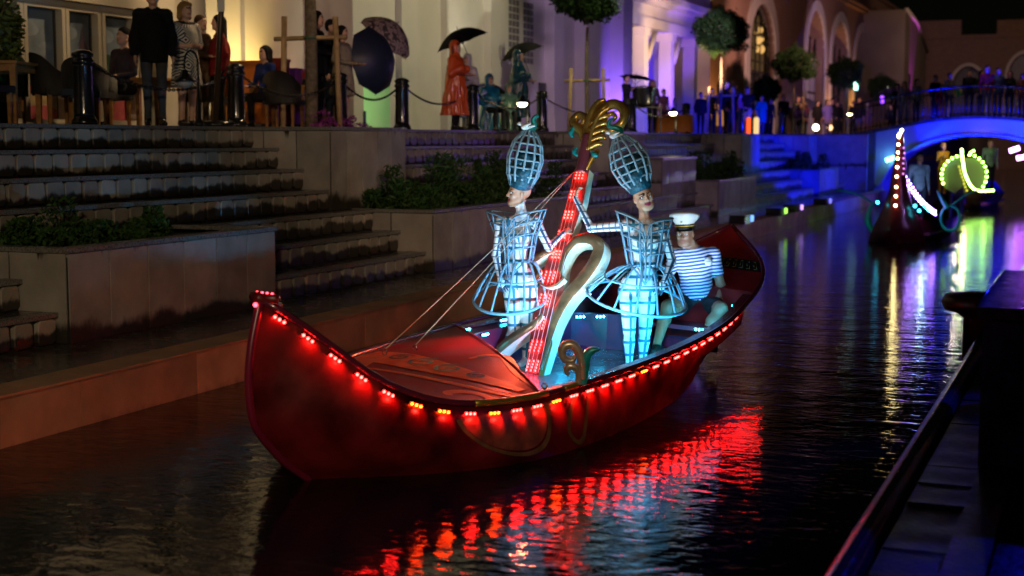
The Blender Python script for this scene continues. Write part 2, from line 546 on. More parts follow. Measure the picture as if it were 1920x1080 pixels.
def sdf_mesh(name, prims, vox, mats, tags, attr=False, hem=None):
    """mats: list of materials; tags: dict tag -> material index"""
    lo = np.full(3, 1e9)
    hi = -lo
    for p in prims:
        if p[0] == 'c':
            r = max(p[3], p[4])
            lo = np.minimum(lo, np.minimum(p[1], p[2]) - r)
            hi = np.maximum(hi, np.maximum(p[1], p[2]) + r)
        elif p[0] == 'e':
            r = p[2].max()
            lo = np.minimum(lo, p[1] - r)
            hi = np.maximum(hi, p[1] + r)
    lo -= vox * 3
    hi += vox * 3
    nn = np.ceil((hi - lo) / vox).astype(int) + 1
    Fd = np.full(nn, .2, np.float32)
    own = np.zeros(nn, np.int16)
    best = np.full(nn, .2, np.float32)
    for pi, p in enumerate(prims):
        k = p[5]
        mgn = k + 3 * vox
        if p[0] == 'c':
            r = max(p[3], p[4]) + mgn
            l, h = np.minimum(p[1], p[2]) - r, np.maximum(p[1], p[2]) + r
        else:
            r = p[2].max() + mgn
            l, h = p[1] - r, p[1] + r
        i0 = np.maximum(((l - lo) / vox).astype(int), 0)
        i1 = np.minimum(((h - lo) / vox).astype(int) + 2, nn)
        if (i1 <= i0).any():
            continue
        X = (lo[0] + vox * np.arange(i0[0], i1[0]))[:, None, None]
        Y = (lo[1] + vox * np.arange(i0[1], i1[1]))[None, :, None]
        Z = (lo[2] + vox * np.arange(i0[2], i1[2]))[None, None, :]
        if p[0] == 'c':
            a, b, ra, rb = p[1:5]
            d = b - a
            L2 = max(float(d @ d), 1e-9)
            t = np.clip(((X - a[0]) * d[0] + (Y - a[1]) * d[1] + (Z - a[2]) * d[2]) / L2, 0, 1)
            D = np.sqrt((X - a[0] - t * d[0]) ** 2 + (Y - a[1] - t * d[1]) ** 2 + (Z - a[2] - t * d[2]) ** 2) - (ra + (rb - ra) * t)
        else:
            c, rr, rot = p[1:4]
            x, y, z = X - c[0], Y - c[1], Z - c[2]
            if rot is not None:
                x, y, z = (rot[0][0] * x + rot[1][0] * y + rot[2][0] * z, rot[0][1] * x + rot[1][1] * y + rot[2][1] * z, rot[0][2] * x + rot[1][2] * y + rot[2][2] * z)
            q = np.sqrt((x / rr[0]) ** 2 + (y / rr[1]) ** 2 + (z / rr[2]) ** 2)
            g = np.sqrt((x / rr[0] ** 2) ** 2 + (y / rr[1] ** 2) ** 2 + (z / rr[2] ** 2) ** 2)
            D = q * (q - 1) / np.maximum(g, 1e-6)
        D = D.astype(np.float32)
        sl = (slice(i0[0], i1[0]), slice(i0[1], i1[1]), slice(i0[2], i1[2]))
        A = Fd[sl]
        if p[0] == 's':
            D = -D
            hh = np.maximum(k - np.abs(A - D), 0) / k
            Fd[sl] = np.maximum(A, D) + hh * hh * k * .25
        else:
            hh = np.maximum(k - np.abs(A - D), 0) / k
            Fd[sl] = np.minimum(A, D) - hh * hh * k * .25
            bs = best[sl]
            w = D < bs
            own[sl][w] = pi
            bs[w] = D[w]
    if hem is not None:
        Fd = np.maximum(Fd, (hem - (lo[2] + vox * np.arange(nn[2])))[None, None, :].astype(np.float32))
    ins = Fd < 0
    nx, ny, nz = [int(x) for x in nn]
    S = np.zeros((nx - 1, ny - 1, nz - 1), np.int8)
    for dx in (0, 1):
        for dy in (0, 1):
            for dz in (0, 1):
                S += ins[dx:nx - 1 + dx, dy:ny - 1 + dy, dz:nz - 1 + dz]
    act = np.argwhere((S > 0) & (S < 8))
    idx = np.full((nx - 1, ny - 1, nz - 1), -1, np.int64)
    idx[act[:, 0], act[:, 1], act[:, 2]] = np.arange(len(act))
    acc = np.zeros((len(act), 3))
    cnt = np.zeros(len(act))
    cs = [(i, j, k) for i in (0, 1) for j in (0, 1) for k in (0, 1)]
    for ca in cs:
        for ax in range(3):
            if ca[ax]:
                continue
            cb = list(ca)
            cb[ax] = 1
            fa = Fd[act[:, 0] + ca[0], act[:, 1] + ca[1], act[:, 2] + ca[2]]
            fb = Fd[act[:, 0] + cb[0], act[:, 1] + cb[1], act[:, 2] + cb[2]]
            w = (fa < 0) != (fb < 0)
            t = np.where(w, fa / np.where(w, fa - fb, 1), 0)
            pos = np.array(ca, float)[None, :].repeat(len(act), 0)
            pos[:, ax] += t
            acc[w] += pos[w]
            cnt[w] += 1
    V = (act + acc / cnt[:, None]) * vox + lo
    faces = []
    for ax in range(3):
        u, v = (ax + 1) % 3, (ax + 2) % 3
        sa = [slice(1, -1)] * 3
        sb = [slice(1, -1)] * 3
        sa[ax] = slice(0, -1)
        sb[ax] = slice(1, None)
        A, B = ins[tuple(sa)], ins[tuple(sb)]
        for flip, msk in ((False, A & ~B), (True, B & ~A)):
            e = np.argwhere(msk)
            if not len(e):
                continue
            e = e + 1
            e[:, ax] -= 1
            qs = []
            for du, dv in ((-1, -1), (0, -1), (0, 0), (-1, 0)):
                q = e.copy()
                q[:, u] += du
                q[:, v] += dv
                qs.append(idx[q[:, 0], q[:, 1], q[:, 2]])
            qs = np.stack(qs, 1)
            if flip:
                qs = qs[:, ::-1]
            faces.append(qs)
    Fa = np.concatenate(faces)
    me = bpy.data.meshes.new(name)
    me.vertices.add(len(V))
    me.vertices.foreach_set('co', V.astype(np.float32).ravel())
    me.loops.add(len(Fa) * 4)
    me.loops.foreach_set('vertex_index', Fa.astype(np.int32).ravel())
    me.polygons.add(len(Fa))
    me.polygons.foreach_set('loop_start', np.arange(0, len(Fa) * 4, 4, dtype=np.int32))
    try:
        me.polygons.foreach_set('loop_total', np.full(len(Fa), 4, np.int32))
    except Exception:
        pass
    for m in mats:
        me.materials.append(m)
    gi = np.clip(np.round((V - lo) / vox).astype(int), 0, nn - 1)
    vo = own[gi[:, 0], gi[:, 1], gi[:, 2]]
    tmap = np.array([tags.get(p[6], 0) for p in prims])
    me.polygons.foreach_set('material_index', tmap[vo[Fa[:, 0]]].astype(np.int32))
    me.polygons.foreach_set('use_smooth', np.ones(len(Fa), bool))
    if attr:
        out = np.zeros((len(V), 3), np.float32)
        rad = np.zeros(len(V), np.float32)
        for pi, p in enumerate(prims):
            w = vo == pi
            if not w.any():
                continue
            if p[0] == 'c':
                a, b = p[1], p[2]
                rm = (p[3] + p[4]) / 2
            else:
                a, b = p[1] - [0, 0, .2], p[1] + [0, 0, .2]
                rm = p[2][0]
            d = (b - a) / max(np.linalg.norm(b - a), 1e-6)
            ref = np.array([0, -1.0, 0]) if abs(d[1]) < .8 else np.array([1.0, 0, 0])
            e1 = ref - d * (ref @ d)
            e1 /= np.linalg.norm(e1)
            e2 = np.cross(d, e1)
            q = V[w] - a
            out[w, 0] = V[w][:, 2] if abs(d[2]) > .6 else q @ d
            th = np.arctan2(q @ e2, q @ e1)
            out[w, 1] = np.cos(th)
            out[w, 2] = np.sin(th)
            rad[w] = rm
        at = me.attributes.new('limb', 'FLOAT_VECTOR', 'POINT')
        at.data.foreach_set('vector', out.ravel())
        at = me.attributes.new('girth', 'FLOAT', 'POINT')
        at.data.foreach_set('value', rad)
    me.update(calc_edges=True)
    me.validate()
    return me


def vec(a):
    return np.array(a, float)


def frame_from(fwd, up):
    """columns: x (person's left when fwd is -y => +x), y = back of the head, z up"""
    z = vec(up) / np.linalg.norm(up)
    y = -vec(fwd)
    y = y - z * (y @ z)
    y /= np.linalg.norm(y)
    x = np.cross(y, z)
    return np.stack([x, y, z], 1)


def head_prims(c, fwd, up, s=1.0, female=True, skin='skin', makeup=True, cap=False):
    """c = centre of the skull; a head about .22 m tall"""
    M = frame_from(fwd, up)
    P = []

    def at(x, y, z):
        return vec(c) + M @ (vec((x, y, z)) * s)
    jw = .050 if female else .058
    P.append(_ell(at(0, .012, .028), vec((.074, .092, .082)) * s, .03, skin, M))
    P.append(_ell(at(0, -.012, -.030), vec((.060, .072, .078)) * s, .03, skin, M))
    P.append(_cone(at(-.026, -.048, -.078), at(.026, -.048, -.078), .028 * s, .028 * s, .03, skin))
    P.append(_cone(at(-jw, -.01, -.058), at(-.014, -.062, -.092), .022 * s, .018 * s, .03, skin))
    P.append(_cone(at(jw, -.01, -.058), at(.014, -.062, -.092), .022 * s, .018 * s, .03, skin))
    P.append(_ell(at(-.040, -.060, -.022), vec((.020, .016, .018)) * s, .02, skin, M))
    P.append(_ell(at(.040, -.060, -.022), vec((.020, .016, .018)) * s, .02, skin, M))
    P.append(_cone(at(-.043, -.068, .018), at(.043, -.068, .018), (.009 if female else .013) * s, (.009 if female else .013) * s, .015, skin))
    for sx in (-1, 1):
        P.append(_ell(at(sx * .031, -.088, .001), vec((.019, .014, .012)) * s, .010, skin, M, sub=True))
        P.append(_ell(at(sx * .031, -.066, .001), vec((.019, .0135, .0125)) * s, .004, 'shadow' if makeup else skin, M))
        P.append(_cone(at(sx * .016, -.083, .021), at(sx * .048, -.072, .025), .0033 * s, .0026 * s, .002, 'brow'))
        P.append(_ell(at(sx * .076, .006, -.008), vec((.008, .018, .028)) * s, .006, skin, M))
    P.append(_cone(at(0, -.078, .008), at(0, -.101 if female else -.104, -.026), .007 * s, (.0088 if female else .011) * s, .012, skin))
    P.append(_ell(at(-.011, -.092, -.029), vec((.008, .009, .007)) * s, .006, skin, M))
    P.append(_ell(at(.011, -.092, -.029), vec((.008, .009, .007)) * s, .006, skin, M))
    P.append(_cone(at(-.020, -.077, -.056), at(.019, -.077, -.058), .0040 * s, .0040 * s, .004, 'lip'))
    P.append(_cone(at(-.012, -.083, -.055), at(.011, -.082, -.056), .0046 * s, .0046 * s, .004, 'lip'))
    P.append(_cone(at(-.011, -.080, -.063), at(.010, -.081, -.0625), .0052 * s, .0052 * s, .004, 'lip'))
    return P, M


def eyes(c, M, parent, s=1.0, gaze=(0, 0)):
    for sx in (-1, 1):
        mb = MB()
        p = vec(c) + M @ (vec((sx * .031, -.0735, .001)) * s)
        mb.ball((0, -.002, 0), (.0150 * s, .0085 * s, .0085 * s), 12, 8, 0)
        mb.ball((gaze[0] * .004, -.0078 * s, gaze[1] * .003), (.0062 * s, .004 * s, .0062 * s), 10, 6, 1)
        o = mb.build('eye', [MT['eyewhite'], MT['iris']], parent, p)
        o.rotation_euler = Matrix([list(r) for r in M]).to_euler()


def hand_prims(w, d, pn, s=1.0, curl=.3, spread=.12, t='skin', side=1):
    """w wrist, d direction along the palm, pn palm normal (fingers curl towards it)"""
    d = vec(d) / np.linalg.norm(d)
    pn = vec(pn) - d * (vec(pn) @ d)
    pn /= np.linalg.norm(pn)
    x = np.cross(d, pn) * side
    M = np.stack([x, pn, d], 1)
    w = vec(w)
    P = [_ell(w + d * .045 * s, vec((.038, .016, .052)) * s, .02, t, M)]
    for i, (ox, L) in enumerate(((-.030, .070), (-.010, .080), (.011, .075), (.030, .058))):
        a = w + d * .080 * s + x * ox * s
        d1 = d * math.cos(curl * .6) + pn * math.sin(curl * .6) + x * spread * ox / .03
        b = a + d1 * L * .5 * s
        d2 = d * math.cos(curl * 1.8) + pn * math.sin(curl * 1.8) + x * spread * ox / .03
        c = b + d2 * L * .5 * s
        P.append(_cone(a - d * .02 * s, b, .0088 * s, .0080 * s, .006, t))
        P.append(_cone(b, c, .0080 * s, .0066 * s, .004, t))
    a = w + d * .028 * s - x * .030 * s
    b = a + (-x * .70 + d * .60 + pn * .35) * .038 * s
    c = b + (-x * .35 + d * .80 + pn * .5) * .032 * s
    P.append(_cone(w + d * .02 * s - x * .012 * s, b, .014 * s, .0105 * s, .012, t))
    P.append(_cone(b, c, .0100 * s, .0078 * s, .004, t))
    return P


MT['eyewhite'] = mat('eye_white', (.75, .74, .72), .25)
MT['iris'] = mat('iris', (.03, .02, .015), .15)
MT['skin'] = mat('skin', (.62, .36, .25), .48, sss=.12, vary=.10, vscale=12)
MT['skin_tan'] = mat('tan_skin', (.36, .19, .115), .45, sss=.12, vary=.12, vscale=12)
MT['lip'] = mat('dark_lipstick', (.28, .03, .09), .3)
MT['lip_n'] = mat('lips', (.38, .15, .12), .4)
MT['brow'] = mat('eyebrow', (.02, .012, .01), .7)
MT['shadow'] = mat('eye_shadow', (.05, .035, .06), .35)


# ------------------------------------------------------------------ water
def water_material():
    m = bpy.data.materials.new('canal_water')
    m.use_nodes = True
    nt = m.node_tree
    N, Lk = nt.nodes, nt.links
    b = N['Principled BSDF']
    b.inputs['Base Color'].default_value = (.004, .006, .005, 1)
    b.inputs['Roughness'].default_value = .055
    b.inputs['IOR'].default_value = 1.33
    b.inputs['Specular IOR Level'].default_value = .5
    g = N.new('ShaderNodeNewGeometry')

    def noise(scale, detail, sc3, rot=0.0, dist=0.0):
        mp = N.new('ShaderNodeMapping')
        mp.inputs['Scale'].default_value = sc3
        mp.inputs['Rotation'].default_value = (0, 0, rot)
        n = N.new('ShaderNodeTexNoise')
        n.inputs['Scale'].default_value = scale
        n.inputs['Detail'].default_value = detail
        n.inputs['Roughness'].default_value = .5
        n.inputs['Distortion'].default_value = dist
        Lk.new(g.outputs['Position'], mp.inputs[0])
        Lk.new(mp.outputs[0], n.inputs['Vector'])
        return n.outputs['Fac']
    big = noise(1.5, 2, (.7, 1.2, 1), .3, .3)
    mid = noise(5.5, 3, (.75, 1.3, 1), -.35, .4)
    fine = noise(14, 4, (.8, 1.2, 1), .2, .2)
    # rings spreading from the boat's side
    mp = N.new('ShaderNodeMapping')
    mp.inputs['Location'].default_value = (2.75, -7.6, 0)
    Lk.new(g.outputs['Position'], mp.inputs[0])
    w = N.new('ShaderNodeTexWave')
    w.wave_type = 'RINGS'
    w.rings_direction = 'Z'
    w.inputs['Scale'].default_value = 1.9
    w.inputs['Distortion'].default_value = 6.5
    w.inputs['Detail'].default_value = 2
    w.inputs['Detail Scale'].default_value = 1.6
    Lk.new(mp.outputs[0], w.inputs['Vector'])
    ln = N.new('ShaderNodeVectorMath')
    ln.operation = 'LENGTH'
    mp2 = N.new('ShaderNodeMapping')
    mp2.inputs['Location'].default_value = (2.75, -7.6, 0)
    mp2.inputs['Scale'].default_value = (1, 1, 0)
    Lk.new(g.outputs['Position'], mp2.inputs[0])
    Lk.new(mp2.outputs[0], ln.inputs[0])
    fall = N.new('ShaderNodeMapRange')
    fall.inputs['From Min'].default_value = .3
    fall.inputs['From Max'].default_value = 2.6
    fall.inputs['To Min'].default_value = 1
    fall.inputs['To Max'].default_value = 0
    Lk.new(ln.outputs['Value'], fall.inputs['Value'])

    def mul(a, k):
        n = N.new('ShaderNodeMath')
        n.operation = 'MULTIPLY'
        Lk.new(a, n.inputs[0])
        if isinstance(k, float):
            n.inputs[1].default_value = k
        else:
            Lk.new(k, n.inputs[1])
        return n.outputs[0]

    def add(a, c):
        n = N.new('ShaderNodeMath')
        Lk.new(a, n.inputs[0])
        Lk.new(c, n.inputs[1])
        return n.outputs[0]
    h = add(add(mul(big, .030), mul(mid, .0150)), add(mul(fine, .0075), mul(mul(w.outputs['Fac'], fall.outputs[0]), .0035)))
    bp = N.new('ShaderNodeBump')
    bp.inputs['Strength'].default_value = 1.0
    bp.inputs['Distance'].default_value = .34
    Lk.new(h, bp.inputs['Height'])
    Lk.new(bp.outputs[0], b.inputs['Normal'])
    return m


MT['water'] = water_material()
mb = MB()
mb.quad((-7.6, -12, 0), (-.9, -12, 0), (-.9, 150, 0), (-7.6, 150, 0))
kind(mb.build('water', MT['water']), 'structure')
mb = MB()
mb.quad((-220, -60, -1.2), (220, -60, -1.2), (220, 380, -1.2), (-220, 380, -1.2))
kind(mb.build('ground', MT['soil']), 'structure')

# ------------------------------------------------------------------ left bank: canal wall, ledge, stepped seating
XW, Y0, Y1 = -7.2, -4.0, 52.2
mb = MB()
mb.box(-7.9, XW - .012, -12, 53, -1.1, .360)
wall = kind(mb.build('canal_wall', MT['grout']), 'structure')
y = -2.0
while y < 53:
    t = MB()
    t.box(0, .03 + random.uniform(0, .004), .004, 1.526, -.3, .362)
    t.build('panel', MT['canal'], wall, (XW - .03, y, 0))
    y += 1.53
mb = MB()
y = -12.0
while y < 53:
    mb.box(-7.55, XW + .020, y, min(y + 1.196, 53), .364, .385)
    y += 1.2
kind(mb.build('ledge_edging', MT['canal']), 'structure')
mb = MB()
mb.box(-8.7, -7.552, -12, 53, -.5, .382)
kind(mb.build('wet_ledge', MT['tread']), 'structure')

RI, TR = .285, .39
XK = [None] + [-8.58 - TR * (k - 1) for k in range(1, 8)]
ZT = 2.375
LOW = [(10.1, 13.55), (17.6, 23.6), (33.3, 37.3), (46.4, 50.0)]            # planters standing on the ledge
HIGH = [(17.0, 19.25), (28.9, 31.4), (40.9, 43.2), (51.0, 52.6)]            # terrace blocks


def gaps(a, b, blocks):
    out = []
    y = a
    for p, q in blocks:
        if q <= y:
            continue
        if p > y:
            out.append((y, p))
        y = q
    if y < b:
        out.append((y, b))
    return out


def stone_mesh(w, h, d, c, seed):
    """a block with worn, rounded corners, front towards +x"""
    rnd = random.Random(seed)
    b = MB()
    y, k = w / 2, .038
    P8 = [(-y + k, 0), (y - k, 0), (y, k), (y, h - k * .8), (y - k * .8, h), (-y + k * .8, h), (-y, h - k * .8), (-y, k)]
    P8 = [(p + rnd.uniform(-.006, .006), q + rnd.uniform(-.005, .005)) for p, q in P8]
    e = .008
    vs = [(-d, p, q) for p, q in P8] + [(-e, p, q) for p, q in P8] + [(0, p * (1 - e / y), h / 2 + (q - h / 2) * (1 - 2 * e / h)) for p, q in P8]
    b.add(vs, [(i + 8 * r, (i + 1) % 8 + 8 * r, (i + 1) % 8 + 8 * r + 8, i + 8 * r + 8) for r in (0, 1) for i in range(8)] + [tuple(range(16, 24))])
    return b.mesh('stone', [MT['riser']])


STONES = [stone_mesh(w, .225, .05, 0, i) for i, w in enumerate((.258, .246, .262, .240, .252, .256, .248))]
for k in range(1, 8):
    x = XK[k]
    zb = .383 + RI * (k - 1)
    blk = LOW if k <= 3 else HIGH
    segs = gaps(Y0, Y1, blk)
    back = XK[k + 1] - .06 if k < 7 else -11.4
    m = MB()
    far = MB()
    cop = MB()
    for a, b in segs:
        m.box(back, x - .045, a, b, zb - .002, zb + RI - .047)
    step = kind(m.build('seating_step', MT['grout']), 'structure')
    tr = MB()
    for a, b in segs:
        tr.box(back + .002, x - .152, a + .001, b - .001, zb + RI - .046, zb + RI - (.003 if k < 7 else .001))
    tr.build('tread', MT['tread'], step)
    n_st = 0
    for a, b in segs:
        yy = a + .004
        while yy < b - .02:                       # coping slabs along the front edge
            L = min(1.05 + .25 * random.random(), b - yy)
            if yy + L > 6 and yy < 24:
                c = MB()
                c.box(-.15, 0, 0, L - .006, 0, .042)
                inst('coping_slab', c.mesh('coping_slab', [MT['granite']]), step, (x + .018, yy, zb + RI - .044))
            else:
                cop.box(x - .132, x + .018, yy, yy + L - .006, zb + RI - .044, zb + RI - .002)
            yy += L
        yy = a + .14
        while yy < b - .12:
            me = random.choice(STONES)
            if 7.2 < yy < 28.5:
                o = inst('stone', me, step, (x + random.uniform(-.006, .004), yy, zb + .008 + random.uniform(-.004, .006)))
                o.rotation_euler = (random.uniform(-.02, .02), 0, random.uniform(-.02, .02))
                n_st += 1
            else:
                dy = .13
                far.box(x - .05, x + random.uniform(-.006, .003), yy - dy, yy + dy, zb + .01, zb + .228)
            yy += .288
    kind(far.build('stone', MT['riser'], step), 'stuff')
    kind(cop.build('coping_slab', MT['granite'], step), 'stuff')


def tile_wall(parent, x0, x1, ya, yb, z0, z1, tm, front=.60):
    """tiles on the canal-side face (x = x1) and on the two cut ends"""
    L = yb - ya
    n = max(1, round(L / front))
    for i in range(n):
        a, b = ya + L * i / n, ya + L * (i + 1) / n
        t = MB()
        d = random.uniform(.010, .018)
        t.box(-.02, d, -(b - a) / 2 + .010, (b - a) / 2 - .010, .004, z1 - z0 - .004)
        t.build('tile', tm, parent, (x1, (a + b) / 2, z0))
    W = x1 - x0
    n = max(1, round(W / .62))
    for i in range(n):
        a, b = x0 + W * i / n, x0 + W * (i + 1) / n
        t = MB()
        t.box(-(b - a) / 2 + .010, (b - a) / 2 - .010, -random.uniform(.010, .016), .02, .004, z1 - z0 - .004)
        t.build('tile', tm, parent, ((a + b) / 2, ya, z0))


pl_lab = ['low stone planter of tall pale tiles with low green plants, nearest the viewer',
          'low stone planter with tall dark bushy plants behind the first performer',
          'blurred stone planter beyond the captain with a violet-lit front face',
          'farthest stone planter at the waterside, dim, close to the bridge']
for i, (a, b) in enumerate(LOW):
    m = MB()
    m.box(XK[4] - .02, -8.465, a + .015, b, .37, 1.16)
    p = tag(m.build('stone_planter', MT['grout']), pl_lab[i], 'planter', 'stone planters along the canal steps')
    tile_wall(p, XK[4], -8.465, a + .015, b, .384, 1.195, MT['tile_low'])
    c = MB()
    c.box(-8.62, -8.425, a - .02, b + .01, 1.198, 1.242)
    c.box(XK[4] + .02, -8.622, a - .02, a + .13, 1.198, 1.242)
    c.box(XK[4] + .02, -8.622, b - .14, b + .01, 1.198, 1.242)
    c.build('coping', MT['granite'], p)
bl_lab = ['tall terrace block of large beige wall tiles rising between the left and middle steps',
          'violet-lit terrace block behind the second performer, beside the middle steps',
          'terrace block with a bright violet face, in front of the big round tree',
          'small far terrace block lit blue, last before the bridge']
for i, (a, b) in enumerate(HIGH):
    m = MB()
    m.box(-11.3, -9.715, a + .015, b, 1.15, 2.30)
    p = tag(m.build('terrace_block', MT['grout']), bl_lab[i], 'wall', 'terrace blocks between the flights of steps')
    tile_wall(p, -11.3, -9.715, a + .015, b, 1.238, 2.325, MT['tile_high'], .46)
    c = MB()
    c.box(-11.35, -9.68, a - .02, b + .01, 2.328, 2.378)
    c.build('coping', MT['granite'], p)
# a half-height block beyond the second performer
m = MB()
m.box(-9.75, -9.0, 30.4, 33.2, .66, 1.74)
p = tag(m.build('seat_wall', MT['grout']), 'half-height violet-lit stone block stepping down beside the middle steps', 'wall')
tile_wall(p, -9.75, -9.0, 30.4, 33.2, .67, 1.75, MT['tile_high'])
c = MB()
c.box(-9.8, -8.96, 30.36, 33.22, 1.752, 1.80)
c.build('coping', MT['granite'], p)

# terrace floor
mb = MB()
mb.box(-30, -11.36, -12, 150, -.5, ZT - .012)
kind(mb.build('terrace', MT['terrace']), 'structure')
# far bank wall beyond the steps
mb = MB()
mb.box(-11.36, -7.9, 52.7, 150, -.5, 2.40)
kind(mb.build('far_bank', MT['tile_high']), 'structure')


# leafy planting
def leaf_cloud(name, n, spots, size, m, droop=.3, parent=None, slim=.27):
    """spots: function -> (centre, outward direction)"""
    V, Fc = [], []
    for i in range(n):
        c, d = spots()
        d = Vector(d).normalized()
        s = size * random.uniform(.6, 1.35)
        t = Vector((random.gauss(0, 1), random.gauss(0, 1), random.gauss(0, .6)))
        a = (d * random.uniform(.3, 1) + t * .55).normalized()
        b = a.cross(Vector((random.gauss(0, 1), random.gauss(0, 1), random.gauss(0, 1)))).normalized()
        c = Vector(c)
        o = len(V)
        V += [c - a * s * .5, c + b * s * slim + a * s * .02, c + a * s * .62 - Vector((0, 0, droop * s * .3)), c - b * s * slim + a * s * .02]
        Fc.append((o, o + 1, o + 2, o + 3))
    me = mesh_from(name, V, Fc, [m])
    o = bpy.data.objects.new(name, me)
    link(o, parent)
    return o


def plant_bed(y0, y1, x0, x1, z, h, n, size, clumps, slim=.27):
    cl = [(random.uniform(x0, x1), y0 + (y1 - y0) * (i + random.random()) / clumps, h * random.choice((.35, .6, .8, 1.0, 1.3)) * random.uniform(.8, 1.15), random.uniform(.10, .26)) for i in range(clumps)]

    def f():
        cx, cy, hh, rr = random.choice(cl)
        u = random.random() ** .6
        th = random.uniform(0, 6.283)
        r = rr * math.sqrt(random.random()) * (1.15 - .55 * u)
        return (cx + r * math.cos(th), cy + r * math.sin(th) * 1.25, z + hh * u), (math.cos(th) * .7, math.sin(th) * .7, 1.4)
    return leaf_cloud('ground_cover', n, f, size, MT['leaf'], slim=slim)


for (a, b), h, n, sz, cl, sl in (((10.1, 13.0), .34, 7000, .055, 26, .25), (LOW[1], .62, 14000, .11, 60, .12), (LOW[2], .5, 5000, .09, 26, .2), (LOW[3], .45, 3000, .1, 16, .25)):
    o = plant_bed(a + .15, b - .1, -9.6, -8.75, 1.17, h, n, sz, cl, sl)
    kind(o, 'stuff')

# ------------------------------------------------------------------ right quay
MT['kerb'] = mat('wet_rounded_kerb', (.05, .045, .045), .10, rvar=.06, vscale=8, bump=.15, bscale=12)
MT['quay'] = mat('dark_wet_quay_tile', (.012, .011, .013), .38, vary=.4, vscale=5, bump=.3, bscale=30, rvar=.1)
MT['pier'] = mat('stained_dark_render', (.045, .030, .050), .7, vary=.9, vscale=2.2, bump=.5, bscale=22)
mb = MB()
mb.box(-1.03, 30, -12, 150, -1.1, .16)
kind(mb.build('quay', MT['grout']), 'structure')
mb = MB()
prof = [(-1.07, .10), (-1.075, .26), (-1.05, .315), (-1.0, .335), (-.96, .32), (-.93, .28), (-.92, .10)]
ys = [-12, -6, -2, 1, 2.5, 4, 5.5, 7, 8.5, 10, 12, 14, 17, 20, 26, 34, 44, 60, 90, 150]
vs = [(x, y, z) for y in ys for x, z in prof]
k = len(prof)
mb.add(vs, [(i * k + j, i * k + j + 1, (i + 1) * k + j + 1, (i + 1) * k + j) for i in range(len(ys) - 1) for j in range(k - 1)], 0, True)
kerb = kind(mb.build('quay_kerb', MT['kerb']), 'structure')
walk = kind(MB().build('quay_walkway', MT['quay']), 'structure')
y = 3.0
while y < 12:
    L = .46
    t = MB()
    t.box(-.15, .14, 0, L - .012, 0, .06)
    o = t.build('tile', MT['quay'], walk, (-.735, y, .235 + random.uniform(-.006, .006)))
    o.rotation_euler = (random.uniform(-.01, .01), 0, 0)
    y += L
mb = MB()
mb.box(-.585, -.40, -12, 8.5, .16, .335)
mb.box(-.385, 30, -12, 8.5, .16, .32)
mb.box(-.88, 30, 12.0, 150, .16, .31)
mb.build('paving_band', MT['quay'], walk)

# pier wall with a lit top
mb = MB()
mb.box(-.60, 6.0, 8.5, 10.95, .16, 1.18)
pier = tag(mb.build('pier_wall', MT['pier']), 'dark stained pier wall on the right quay with a blue-lit wet top', 'wall')
mb = MB()
mb.box(-.63, 6.0, 8.47, 10.97, 1.182, 1.25)
mb.build('capstone', mat('wet_capstone', (.06, .055, .06), .22, vary=.4, vscale=20, bump=.25, bscale=9), pier)
mb = MB()
mb.tube([(-.635, 8.47, 1.253), (-.635, 10.97, 1.253)], .006, 6)
mb.build('metal_edge_strip', mat('steel_edge', (.6, .55, .5), .2, 1.0), pier)
# mooring bumper past the pier
m = MB()
m.lathe([(.14, 0), (.14, .55), (.20, .60), (.34, .64), (.37, .72), (.33, .80), (.1, .83)], 20)
o = m.build('mooring_bollard', mat('dark_red_bollard', (.05, .012, .02), .4))
o.location = (-1.16, 15.6, -.22)
tag(o, 'dark mushroom-topped mooring bollard at the water edge beyond the pier wall', 'bollard')


# ------------------------------------------------------------------ buildings of the left terrace
def face_wall(mb, fn, s0, s1, z0, z1, ops, depth, m=0, mrev=None, seg=14):
    """wall in (s, z) with openings; fn(s, z, d) -> world, d = depth into the wall.
    ops: (sa, sb, zb, zs, zt) bottom, spring and crown heights (zt == zs: flat head)"""
    mrev = m if mrev is None else mrev
    Q = lambda a, b, c, d, mm=m: mb.quad(a, b, c, d, mm)
    s = s0
    for sa, sb, zb, zs, zt in sorted(ops):
        Q(fn(s, z0, 0), fn(sa, z0, 0), fn(sa, z1, 0), fn(s, z1, 0))
        if zb > z0:
            Q(fn(sa, z0, 0), fn(sb, z0, 0), fn(sb, zb, 0), fn(sa, zb, 0))
            Q(fn(sa, zb, 0), fn(sb, zb, 0), fn(sb, zb, depth), fn(sa, zb, depth), mrev)
        c, r, h = (sa + sb) / 2, (sb - sa) / 2, zt - zs
        if h > 1e-3:
            arc = [(c - r * math.cos(math.pi * i / seg), zs + h * math.sin(math.pi * i / seg)) for i in range(seg + 1)]
        else:
            arc = [(sa, zs), (sb, zs)]
        for (a, za), (b, zc) in zip(arc[:-1], arc[1:]):
            Q(fn(a, za, 0), fn(b, zc, 0), fn(b, z1, 0), fn(a, z1, 0))
            Q(fn(a, za, 0), fn(b, zc, 0), fn(b, zc, depth), fn(a, za, depth), mrev)
        Q(fn(sa, zb, 0), fn(sa, zs, 0), fn(sa, zs, depth), fn(sa, zb, depth), mrev)
        Q(fn(sb, zb, 0), fn(sb, zs, 0), fn(sb, zs, depth), fn(sb, zb, depth), mrev)
        s = sb
    Q(fn(s, z0, 0), fn(s1, z0, 0), fn(s1, z1, 0), fn(s, z1, 0))


